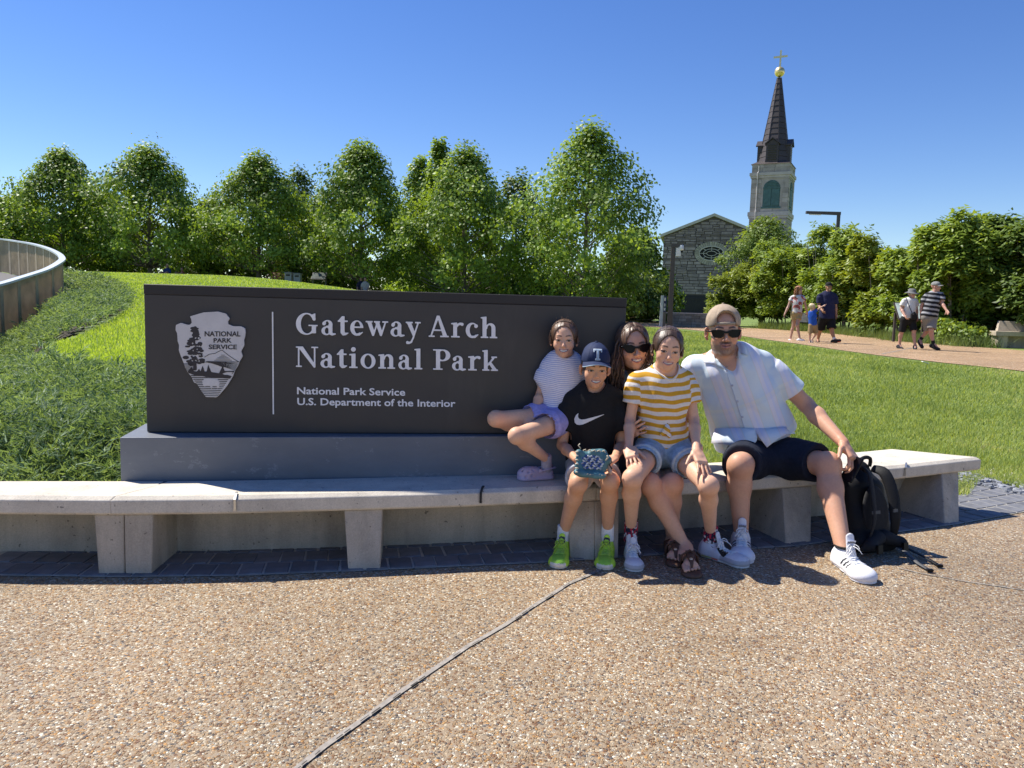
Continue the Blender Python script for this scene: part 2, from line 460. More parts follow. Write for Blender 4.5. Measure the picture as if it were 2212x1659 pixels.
# ---- ground sheets
def ground_sheet():
    ys = np.concatenate([np.arange(3.0, 12, .22), np.arange(12, 60, .8), np.geomspace(60, 1600, 26)])
    us = np.linspace(-1.6, 1.6, 150)
    V = []
    for y in ys:
        xs = us*(y+1.5); z = terrain(xs, np.full_like(xs, y)) - .03*(1-smooth(3.9, 4.6, y))
        V.append(np.stack([xs, np.full_like(xs, y), z], 1))
    V = np.concatenate(V); n = len(us); F = []
    i = np.arange(len(ys)-1)[:, None]*n+np.arange(n-1)[None, :]
    F = np.stack([i, i+1, i+n+1, i+n], -1).reshape(-1, 4)
    return part('lawn', V, F, m_lawn, None, True, kind='structure')
ground_sheet()
FRONT_PX = [(-260, 1236), (0, 1245), (240, 1248), (494, 1246), (751, 1236), (1171, 1217), (1500, 1195), (1720, 1181), (2073, 1133), (2212, 1107), (2500, 1052)]
front_edge = [on(x, y, 0) for x, y in FRONT_PX]
pl = [(-9, -7), (9, -7), (11, front_edge[-1].y)] + [(p.x, p.y) for p in front_edge[::-1]] + [(-9, front_edge[0].y)]
# expansion joints are real gaps: the slab is split along them, a sunken strip of sealant shows between
J1 = [on(1273, 1243), on(1228, 1262), on(1150, 1312), on(1090, 1352), on(1010, 1398), on(930, 1452), on(860, 1500), on(770, 1566), on(700, 1615), on(645, 1659)]
d1 = (J1[-1]-J1[-3]).normalized(); J1 = [J1[0]-(J1[1]-J1[0]).normalized()*.10] + J1 + [J1[-1]+d1*3.2]
J2 = [on(1940, 1228), on(1986, 1239), on(2085, 1257), on(2212, 1276), on(2600, 1325)]
def off_line(L, w):
    out = []
    for i, p in enumerate(L):
        d = (L[min(i+1, len(L)-1)]-L[max(i-1, 0)]).normalized(); out.append(p+Vector((-d.y, d.x, 0))*w)
    return out
def ribbon(L, w0, w1, z):
    a, b = off_line(L, w0), off_line(L, w1); V = [(p.x, p.y, z) for p in a+b]; n = len(L)
    return V, [(i, i+1, n+i+1, n+i) for i in range(n-1)]
mb = MB()
V = [(p[0], p[1], 0.) for p in pl]
import bmesh
bm = bmesh.new(); vs = [bm.verts.new(v) for v in V]; f = bm.faces.new(vs); bmesh.ops.triangulate(bm, faces=[f]); me = bpy.data.meshes.new('plaza')
bm.normal_update()
if bm.faces[:][0].normal.z < 0: bmesh.ops.reverse_faces(bm, faces=bm.faces[:])
bm.to_mesh(me); bm.free(); me.materials.append(m_plaza)
plaza = bpy.data.objects.new('plaza', me); COL.objects.link(plaza); tag(plaza, kind='structure'); ORG[plaza] = Vector((0, 0, 0))
m_seal = M('joint_sealant', (.30, .27, .235), .9, .2, 30, .4, 120)
m_crack = M('joint_dark_edge', (.05, .045, .04), .95, .2, 40)  # dark colour of the broken crack slivers along one side of each joint
for L, w in ((J1, .0095), (J2, .0045)):
    mb = MB(); mb.add(*ribbon(L, -w, w, .004)); 
    o = part('expansion_joint', mb.V, [f[::-1] if 0 else f for f in mb.F], m_seal, plaza)
    mb = MB()
    for q in range(len(L)-1):
        for s in np.linspace(0, 1, 5)[:-1]:
            a = L[q].lerp(L[q+1], s); b2 = L[q].lerp(L[q+1], min(1, s+.2)); d = (b2-a).normalized(); nrm = Vector((-d.y, d.x, 0))
            if rnd.random() < (.75 if w > .01 else .5):
                o0 = w*rnd.uniform(.35, .9); o1 = o0+.006*rnd.uniform(.4, 1.1)
                i0 = len(mb.V); mb.add([a+nrm*o0+Vector((0, 0, .008)), b2+nrm*o0*rnd.uniform(.8, 1.1)+Vector((0, 0, .008)), b2+nrm*o1+Vector((0, 0, .008)), a+nrm*o1+Vector((0, 0, .008))], [(0, 1, 2, 3)])
    o = part('joint_crack', mb.V, mb.F, m_crack, plaza)

# ---- path across the lawn
near_px = [(2600, 868), (2400, 836), (2212, 803), (2050, 786), (1902, 769), (1800, 755), (1735, 745), (1646, 733), (1560, 720), (1480, 711.5), (1400, 706), (1349, 702.5), (1250, 698)]
far_px = [(2600, 808), (2400, 778), (2212, 758), (2090, 749), (2000, 742), (1900, 731), (1800, 719.5), (1680, 712), (1570, 706.5), (1480, 701.5), (1400, 697.5), (1349, 695), (1250, 692)]
PN = interp_poly([hit(*p) for p in near_px], 60); PF = interp_poly([hit(*p) for p in far_px], 60)
V = []; F = []
for i, (a, b) in enumerate(zip(PN, PF)):
    for k in range(6):
        p = a.lerp(b, k/5); V.append((p.x, p.y, float(terrain(p.x, p.y))+.012))
for i in range(59):
    for k in range(5): F.append((i*6+k, i*6+k+1, (i+1)*6+k+1, (i+1)*6+k))
me_n = Vector(V[1])-Vector(V[0]); me_m = Vector(V[6])-Vector(V[0])
if me_n.cross(me_m).z < 0: F = [f[::-1] for f in F]
part('path', V, F, m_path, None, True, kind='structure')
path_poly = [(p.x, p.y) for p in PN]+[(p.x, p.y) for p in PF[::-1]]
# a saw-cut joint over the path by the older walkers
ja, jb = hit(1905, 766), hit(2012, 744)
mb = MB(); L = [ja.lerp(jb, t) for t in np.linspace(0, 1, 6)]; L = [Vector((p.x, p.y, float(terrain(p.x, p.y)))) for p in L]
a, b = off_line(L, -.02), off_line(L, .02); mb.add([(p.x, p.y, p.z+.017) for p in a+b], [(i, i+1, 6+i+1, 6+i) for i in range(5)])
mb.part('path_joint', m_seal, bpy.data.objects['path'])

# ---- slate setts: band under the bench and beyond its end
m_sett = M('slate_sett', (.145, .146, .155), .62, .16, 14, .35, 90, per=.22)
m_mortar = M('sett_mortar', (.46, .43, .36), .9, .15, 40, .3, 150)
def band_frame(s):
    return None
FE = interp_poly(front_edge, 400)
FL = [0.]
for a, b in zip(FE, FE[1:]): FL.append(FL[-1]+(b-a).length)
def fe_at(s):
    k = int(np.searchsorted(FL, s))-1; k = max(0, min(k, 398)); t = (s-FL[k])/(FL[k+1]-FL[k]); p = FE[k].lerp(FE[k+1], t)
    d = (FE[min(k+6, 399)]-FE[max(k-6, 0)]).normalized(); return p, Vector((-d.y, d.x, 0))
def fe_depth(s): # width of the paved band
    return None
mb = MB(); n = 120
S = np.linspace(0, FL[-1], n); Vb = []
for s in S:
    p, nr = fe_at(s); q = p+nr*1.35; Vb += [(p.x, p.y, .0045), (q.x, q.y, .0045)]
paving = part('paving', Vb, [(2*i, 2*i+2, 2*i+3, 2*i+1) for i in range(n-1)], m_mortar, None, kind='structure')
def chip_far(p):   # behind this line (in plan) the slate chips begin
    a, b = on(2078, 1043), on(2212, 1074); d = b-a
    return (p.x-a.x)*d.y-(p.y-a.y)*d.x
sett_shapes = []
for k in range(6):
    w, h = .098+.004*k % .01, .138
    v = MB(); j = [rnd.uniform(-.004, .004) for _ in range(8)]
    pb = [(-w/2+j[0], -h/2+j[1]), (w/2+j[2], -h/2+j[3]), (w/2+j[4], h/2+j[5]), (-w/2+j[6], h/2+j[7])]
    bb = [(x, y, -.01) for x, y in pb]; mm = [(x, y, .006) for x, y in pb]; tt = [(x*.93, y*.95, .0095+rnd.uniform(-.001, .001)) for x, y in pb]
    v.add(bb+mm+tt, [(8, 9, 10, 11)]+[(i, (i+1) % 4, 4+(i+1) % 4, 4+i) for i in range(4)]+[(4+i, 4+(i+1) % 4, 8+(i+1) % 4, 8+i) for i in range(4)])
    me = mesh_from('paver', v.V, v.F); me.materials.append(m_sett); sett_shapes.append(me)
nsett = 0
end_s = None
for r in range(8):
    s = .02+(r % 2)*.055
    while s < FL[-1]:
        p, nr = fe_at(s); c = p+nr*(.075+r*.148)
        sx = 1106+1662*c.x/c.y
        ok = -40 < sx < 2300 and (r < 3 or sx > 2040) and not (r >= 2 and sx < 1000 and r > 2)
        if r >= 1 and sx > 2030 and chip_far(c) < -.10: ok = False
        if r < 3 and 1290 < sx < 1960 and r > 0: ok = ok and rnd.random() < 1.1
        if ok and nsett < 298:
            o = bpy.data.objects.new('paver', sett_shapes[rnd.randrange(6)]); COL.objects.link(o); o.parent = paving
            o.location = c+Vector((0, 0, rnd.uniform(-.0008, .0012))); o.rotation_euler = (rnd.uniform(-.006, .006), rnd.uniform(-.006, .006), math.atan2(nr.y, nr.x)-math.pi/2+rnd.uniform(-.02, .02)); nsett += 1
        s += .110
# ---- strip of loose slate chips beside the setts
chips = thing('slate_chip_bed', 'strip of loose grey slate chips between the setts and the grass', 'stone chips', on(2140, 1060))
m_chip = M('slate_chip', (.26, .27, .29), .7, .2, 20, .4, 80, per=.35)
chip_shapes = []
for k in range(8):
    v = MB(); n = 7; pts = [((.5+.5*rnd.random())*math.cos(t)*.040, (.5+.5*rnd.random())*math.sin(t)*.027) for t in np.linspace(0, 2*math.pi, n+1)[:-1]]
    v.prism(pts, -.008, .007); me = mesh_from('chip', v.V, v.F); me.materials.append(m_chip); chip_shapes.append(me)
ca, cb = on(2060, 1037), on(2360, 1106); cd = (cb-ca).normalized(); cn = Vector((-cd.y, cd.x, 0))
mbb = MB(); mbb.add([ca-cn*.04-cd*.2+Vector((0, 0, .006)), cb-cn*.04+Vector((0, 0, .006)), cb+cn*.30+Vector((0, 0, .006)), ca+cn*.28-cd*.2+Vector((0, 0, .006))], [(0, 1, 2, 3)]); mbb.part('gravel_base', m_chip, chips)
for k in range(270):
    t = rnd.random(); p = ca+cd*(t*(cb-ca).length-.1)+cn*rnd.uniform(-.03, .30)*(1 if rnd.random() < .9 else 1.25)
    o = bpy.data.objects.new('slate_chip', chip_shapes[rnd.randrange(8)]); COL.objects.link(o); o.parent = chips
    sc_ = rnd.uniform(.45, .95); o.scale = (sc_, sc_, sc_*rnd.uniform(.8, 1.3)); o.location = p-ORG[chips]+Vector((0, 0, rnd.uniform(.009, .020))); o.rotation_euler = (rnd.gauss(0, .16), rnd.gauss(0, .16), rnd.uniform(0, 6.3))

# ---- concrete bench that bows round the sign
def concrete(name, col, streak):
    m, nb, b = base_mat(name); n1 = noise(nb, 4.5, 7, .68); c = ramp(nb, n1, [(.28, [v*.78 for v in col]), (.5, col), (.74, [min(1, v*1.13) for v in col])])
    sp = ramp(nb, noise(nb, 160, 2), [(.3, .88), (.7, 1.08)]); pit = ramp(nb, noise(nb, 55, 2, .4), [(.70, 1), (.75, .45)]); st = ramp(nb, noise(nb, 9, 5, .65, stretch=(1, 1, .12)), [(.35, 1-streak), (.62, 1.03)])
    for k in (sp, pit, st): c = mixrgb(nb, 1.0, c, k, 'MULTIPLY')
    nb.link(c, b.inputs['Base Color']); b.inputs['Roughness'].default_value = .84; b.inputs['Specular IOR Level'].default_value = .3; bump(nb, b, noise(nb, 120, 4), .35, .004); return m
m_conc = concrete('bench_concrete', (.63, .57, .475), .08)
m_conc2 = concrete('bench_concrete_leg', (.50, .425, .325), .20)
m_steel = M('brushed_steel', (.62, .62, .60), .35, .06, 40, metal=1.)
m_dark = M('dark_gap', (.03, .028, .025), .95, .1)
ZB, ZF, ZT = .265, .325, .340
front_px = [(-300, 1101), (0, 1110), (234, 1111.5), (494, 1109), (744, 1102), (945, 1096), (1212, 1085), (1400, 1074), (1623, 1058.6), (1790, 1047), (1956, 1032.5), (2118, 1013.5)]
ridge_px = [(-260, 1047), (0, 1048.5), (352, 1048), (640, 1045), (1000, 1037), (1161, 1031), (1350, 1023), (1530, 1012), (1700, 998), (1861, 984.5), (1968, 974)]
back_px = [(-250, 1038), (0, 1039), (352, 1039.5), (494, 1038), (760, 1033), (950, 1028), (1146, 1020.5), (1400, 1008), (1620, 994), (1861, 976), (1927, 969.8)]
Fl = [on(x, y, ZB) for x, y in front_px]; Rl = [on(x, y, ZT) for x, y in ridge_px]; Bl = [on(x, y, ZT-.006) for x, y in back_px]
bench = thing('concrete_bench', 'long pale concrete bench that bows round the foot of the park sign', 'bench', on(1000, 1225, 0))
def cut_at(L, pred):
    return min(range(len(L)), key=lambda i: pred(L[i]))
N = 360
Fi, Ri, Bi = interp_poly(Fl, N), interp_poly(Rl, N), interp_poly(Bl, N)
def sx(p):
    q = CAM_R.transposed() @ (p-Vector((0, 0, CAM_H))); return 1106+FPX*q.x/-q.z
def idx(L, x): return min(range(N), key=lambda i: abs(sx(L[i])-x))
cuts = [((0, 0, 0), (idx(Fi, 235), idx(Ri, 338), idx(Bi, 356))),
        ((idx(Fi, 237), idx(Ri, 340), idx(Bi, 358)), (idx(Fi, 1286), idx(Ri, 1305), idx(Bi, 1318))),
        ((idx(Fi, 1288), idx(Ri, 1307), idx(Bi, 1320)), (N-1, N-1, N-1))]
for (f0, r0, b0), (f1, r1, b1) in cuts:
    n = 26; V = []
    for i in range(n):
        t = i/(n-1); g = lambda L, a, b: L[int(round(a+(b-a)*t))]
        f, r, b = g(Fi, f0, f1), g(Ri, r0, r1), g(Bi, b0, b1)
        inw = (r-f); inw.z = 0; inw = inw.normalized()
        fz = f+Vector((0, 0, ZF-ZB)); ch = f+inw*.028; ch.z = ZT
        bt = b.copy(); bt.z = ZT-.006; bb = b.copy(); bb.z = ZB-.01; fu = f+inw*.012; fu.z = ZB-.006; f2 = f.copy(); f2.z = ZB+.004
        V += [fu, f2, fz, ch, r, bt, bb]
    k = 7; F = [(i*k+(j+1) % k, i*k+j, (i+1)*k+j, (i+1)*k+(j+1) % k) for i in range(n-1) for j in range(k)]
    F += [tuple(range(k)), tuple(range(n*k-1, (n-1)*k-1, -1))]
    F = [f[::-1] for f in F]
    o = part('seat_slab', V, F, m_conc, bench); bevel(o, .005, 2)
def leg(tl, tr, bl, br, depth=.31):
    p = [on(*bl, .0), on(*br, .0)]; q = [on(*tl, ZB-.002), on(*tr, ZB-.002)]
    d = (p[1]-p[0]).normalized(); nr = Vector((-d.y, d.x, 0))
    if nr.y < 0: nr = -nr
    q = [x+nr*.012 for x in q]
    for x in q: x.z = ZB-.004
    mb = MB(); mb.hexa([p[0], p[1], p[1]+nr*depth, p[0]+nr*depth], [q[0], q[1], q[1]+nr*depth, q[0]+nr*depth])
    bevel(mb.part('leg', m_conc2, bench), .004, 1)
leg((200.5, 1112), (264, 1112), (213, 1242), (268.5, 1242.3))
leg((265.5, 1112), (328, 1111.5), (270.5, 1242.5), (327, 1243))
leg((743, 1103), (826, 1100), (752, 1233), (821, 1232))
leg((1226, 1086), (1284.5, 1083), (1231, 1208), (1284.5, 1211))
leg((1287, 1083), (1340, 1079), (1287, 1211), (1336, 1206))
leg((1694, 1056), (1757, 1050), (1698, 1178), (1752, 1173))
leg((2038.6, 1024), (2075, 1018), (2041, 1135), (2072, 1131), .36)
# wall behind the legs
Wf = [p+Vector((0, 0, 0)) for p in Fi]; V = []; n = 60
for i in range(n):
    f = Fi[int(round((N-14)*i/(n-1)))]; r = Ri[int(round((N-14)*i/(n-1)))]; inw = r-f; inw.z = 0; inw = inw.normalized()
    a = f+inw*.29; b = f+inw*.36; V += [(a.x, a.y, 0), (a.x, a.y, ZB-.004), (b.x, b.y, ZB-.004), (b.x, b.y, 0)]
F = [(i*4+j, (i+1)*4+j, (i+1)*4+(j+1) % 4, i*4+(j+1) % 4) for i in range(n-1) for j in range(4)]+[(0, 1, 2, 3)[::1], tuple(range(n*4-1, n*4-5, -1))]
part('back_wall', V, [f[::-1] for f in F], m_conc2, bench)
# skate stops: bent steel clips over the front lip
def skate(px, m):
    f = Fi[idx(Fi, px)]; r = Ri[idx(Ri, px+20)]; inw = r-f; inw.z = 0; inw = inw.normalized(); sd = Vector((inw.y, -inw.x, 0))
    w = .005; mb = MB()
    path = [(f-inw*.004, ZB+.012), (f-inw*.005, ZF+.002), (f+inw*.026, ZT+.004), (f+inw*.05, ZT+.004)]
    V = []
    for (p, z) in path:
        for s in (-1, 1):
            for up in (0, .006):
                q = p+sd*s*w-inw*(up if z < ZT else 0); V.append((q.x, q.y, z+(up if z >= ZT else up*.4)))
    F = []
    for i in range(3):
        a = i*4; b = a+4
        F += [(a, b, b+1, a+1), (a+1, b+1, b+3, a+3), (a+3, b+3, b+2, a+2), (a+2, b+2, b, a)]
    F += [(0, 1, 3, 2), (12, 14, 15, 13)]
    mb.add(V, F); mb.part('skate_stop', m, bench)
skate(509, m_steel); skate(1042, m_dark); skate(1953, m_steel)

# ================================================================== PARK SIGN
m_slate = M('blue_slate', (.145, .165, .20), .55, .16, 3.5, .25, 60, spec=.45)
def slate_mat():
    m, nb, b = base_mat('slate_plinth')
    n = noise(nb, 2.2, 8, .65, stretch=(1, 1, 2.5)); v = noise(nb, 7, 8, .75, stretch=(1, 1, 1.8))
    c = ramp(nb, n, [(.3, (.135, .150, .178)), (.7, (.185, .20, .228))])
    vein = ramp(nb, v, [(.595, 0), (.617, .42), (.640, 0)]); sm = ramp(nb, noise(nb, .9, 4, .6), [(.4, .86), (.7, 1.12)]); c = mixrgb(nb, 1.0, c, sm, 'MULTIPLY')
    nb.link(mixrgb(nb, vein, c, (.36, .37, .40)), b.inputs['Base Color']); b.inputs['Roughness'].default_value = .5
    bump(nb, b, noise(nb, 60, 4), .2, .004); return m
m_slate = slate_mat()
sl_ = on(261, 1038.3, ZT-.006); sr_ = at(1146, 1020.5, 3.925)
ZPL = at(261, 945.5, sl_.y).z
sd = (sr_-sl_); sd.z = 0; sd.normalize(); sn = Vector((-sd.y, sd.x, 0))
# sign face plane: passes through its lower left corner
S0 = on(317.5, 934.5, ZPL); S1 = on(1085, 938.2, ZPL); su = (S1-S0).normalized(); snn = Vector((su.y, -su.x, 0))   # snn points at the viewer
def sgn(px, py, off=0.):
    d = ray(px, py); o = Vector((0, 0, CAM_H)); t = (S0-o).dot(snn)/d.dot(snn); return o+d*t+snn*off
ST = sgn(311, 613).z; SX1 = (sgn(1347, 800)-S0).dot(su); SH = ST-ZPL
print('sign', S0, 'w', SX1, 'h', SH, 'plinth z', ZPL, 'su', su)
sign = thing('park_sign', 'charcoal park name sign with white lettering on a blue slate plinth', 'sign', (S0.x+su.x*1.2, S0.y+su.y*1.2, ZT-.02))
def sbox(mb, u0, u1, z0, z1, f, b):
    P = lambda u, o, z: S0+su*u+snn*o+Vector((0, 0, z-S0.z))
    mb.hexa([P(u0, f, z0), P(u1, f, z0), P(u1, b, z0), P(u0, b, z0)], [P(u0, f, z1), P(u1, f, z1), P(u1, b, z1), P(u0, b, z1)])
m_sign = M('sign_charcoal', (.050, .046, .046), .48, .12, 3, .1, 400, spec=.4)
def sign_mat():
    m, nb, b = base_mat('sign_charcoal_worn'); c = ramp(nb, noise(nb, 1.3, 5, .6), [(.3, (.043, .040, .040)), (.7, (.058, .053, .052))]); d = ramp(nb, noise(nb, 6, 6, .7, stretch=(1, 1, .22)), [(.58, 0), (.72, .16)])
    nb.link(mixrgb(nb, d, c, (.12, .11, .10)), b.inputs['Base Color']); r = ramp(nb, noise(nb, 3, 4), [(.3, .40), (.7, .56)]); nb.link(r, b.inputs['Roughness']); b.inputs['Specular IOR Level'].default_value = .4; bump(nb, b, noise(nb, 400, 2), .08, .002); return m
m_sign = sign_mat()
m_band = M('sign_black_band', (.018, .015, .016), .55, .05, 8, .1, 400)
m_let = M('letter_aluminium', (.80, .80, .83), .45, .04, 20, spec=.5)
BAND = .049
mb = MB(); sbox(mb, 0, SX1, ZPL+.003, ST-BAND, 0, -.115); bevel(mb.part('sign_panel', m_sign, sign), .003, 1)
mb = MB(); sbox(mb, -.001, SX1+.001, ST-BAND, ST, .0025, -.1175); bevel(mb.part('top_band', m_band, sign), .003, 1)
pe = sl_+sd*((sgn(1378, 900)-sl_).dot(sd))
f0 = sl_+sn*.0; q = [f0, pe, pe+sn*.42, f0+sn*.42]
mb = MB(); mb.prism([(p.x, p.y) for p in q], ZT-.12, ZPL); bevel(mb.part('plinth', m_slate, sign), .004, 2)
# thin divider line
def sline(pts, w, off0, off1, name, mat, parent):
    mb = MB(); L = [sgn(*p) for p in pts]
    for a, b in zip(L, L[1:]):
        d = (b-a).normalized(); s = d.cross(snn)*w/2
        mb.hexa([a+s+snn*off0, b+s+snn*off0, b-s+snn*off0, a-s+snn*off0], [a+s+snn*off1, b+s+snn*off1, b-s+snn*off1, a-s+snn*off1])
    return mb.part(name, mat, parent)
sline([zs(1420.5, 366), zs(1428, 1364)], .0062, .0005, .004, 'divider_line', m_let, sign)

# ---- flat shapes by filling a 2-D field, so strokes may overlap freely
class F2:
    """union of outlines minus cut-outs in the plane"""
    def __init__(s): s.ops = []
    def poly(s, P, neg=False): s.ops.append(('p', np.array(P, float), neg)); return s
    def ell(s, cx, cy, rx, ry, neg=False): s.ops.append(('e', (cx, cy, rx, ry), neg)); return s
    def box(s, x0, y0, x1, y1, neg=False): return s.poly([(x0, y0), (x1, y0), (x1, y1), (x0, y1)], neg)
    def cap(s, a, b, ra, rb=None, neg=False): s.ops.append(('c', (a, b, ra, ra if rb is None else rb), neg)); return s
    def arc(s, pts, r, neg=False):
        rr = r if hasattr(r, '__len__') else [r]*len(pts)
        for i in range(len(pts)-1): s.cap(pts[i], pts[i+1], rr[i], rr[i+1], neg)
        return s
    def field(s, X, Y):
        D = np.full(X.shape, 9.)
        for t, g, neg in s.ops:
            if t == 'e':
                k0 = np.hypot((X-g[0])/g[2], (Y-g[1])/g[3]); k1 = np.hypot((X-g[0])/g[2]**2, (Y-g[1])/g[3]**2); d = k0*(k0-1)/np.maximum(k1, 1e-9)
            elif t == 'c':
                (ax, ay), (bx, by), ra, rb = g; L = (bx-ax)**2+(by-ay)**2+1e-12; u = np.clip(((X-ax)*(bx-ax)+(Y-ay)*(by-ay))/L, 0, 1)
                d = np.hypot(X-ax-u*(bx-ax), Y-ay-u*(by-ay))-(ra+(rb-ra)*u)
            else:
                d = np.full(X.shape, 1e9); ins = np.zeros(X.shape, bool)
                for i in range(len(g)):
                    a, b = g[i-1], g[i]; e = b-a; L = e @ e+1e-15; u = np.clip(((X-a[0])*e[0]+(Y-a[1])*e[1])/L, 0, 1)
                    d = np.minimum(d, (X-a[0]-u*e[0])**2+(Y-a[1]-u*e[1])**2)
                    c = (a[1] > Y) != (b[1] > Y); ins ^= c & (X < e[0]*(Y-a[1])/(e[1] if abs(e[1]) > 1e-12 else 1e-12)+a[0])
                d = np.sqrt(d)*np.where(ins, -1, 1)
            D = np.maximum(D, -d) if neg else np.minimum(D, d)
        return D
def fill2(shape, x0, x1, y0, y1, h):
    """filled outline of a 2-D field: (points, polygons, boundary edges)"""
    nx, ny = int((x1-x0)/h)+2, int((y1-y0)/h)+2
    xs = x0+h*np.arange(nx); ys = y0+h*np.arange(ny); D = shape.field(*np.meshgrid(xs, ys, indexing='ij'))
    D = np.where(np.abs(D) < 1e-6, 1e-6, D); pts = []; key = {}
    def node(i, j):
        k = (i, j)
        if k not in key: key[k] = len(pts); pts.append((xs[i], ys[j]))
        return key[k]
    def edge(i, j, i2, j2):
        k = (min((i, j), (i2, j2)), max((i, j), (i2, j2)))
        if k not in key:
            a, b = D[i, j], D[i2, j2]; t = a/(a-b); key[k] = len(pts); pts.append((xs[i]+t*(xs[i2]-xs[i]), ys[j]+t*(ys[j2]-ys[j])))
        return key[k]
    polys = []; bound = []
    S = D < 0; cells = np.argwhere(S[:-1, :-1] | S[1:, :-1] | S[:-1, 1:] | S[1:, 1:])
    runs = {}
    for i, j in cells:
        c = [(i, j), (i+1, j), (i+1, j+1), (i, j+1)]; s = [S[q] for q in c]
        if all(s): runs.setdefault(j, []).append(i); continue
        poly = []; eds = []
        for k in range(4):
            a, b = c[k], c[(k+1) % 4]
            if s[k]: poly.append(node(*a))
            if s[k] != s[(k+1) % 4]: poly.append(edge(*a, *b)); eds.append((poly[-1], s[k]))
        if len(poly) >= 3: polys.append(tuple(poly))
        m = len(eds)
        for q in range(m):
            if eds[q][1]: bound.append((eds[q][0], eds[(q+1) % m][0]))
    for j, L in runs.items():
        for i in sorted(L): polys.append((node(i, j), node(i+1, j), node(i+1, j+1), node(i, j+1)))
    return pts, polys, bound
def plate(shape, x0, x1, y0, y1, h, place, t0, t1, name, mat, parent, **kw):
    """fill a 2-D shape and give it thickness; place(x, y, off) puts a point in the world"""
    pts, polys, bound = fill2(shape, x0, x1, y0, y1, h); n = len(pts)
    V = [place(x, y, t1) for x, y in pts]+[place(x, y, t0) for x, y in pts]
    F = [p for p in polys]+[(a, b, b+n, a+n)[::-1] for a, b in bound]
    a, b, c = (Vector(V[i]) for i in F[0][:3])
    front = Vector(V[0])-Vector(V[n])
    if (b-a).cross(c-b).dot(front) < 0: F = [f[::-1] for f in F]
    return part(name, V, F, mat, parent, **kw)

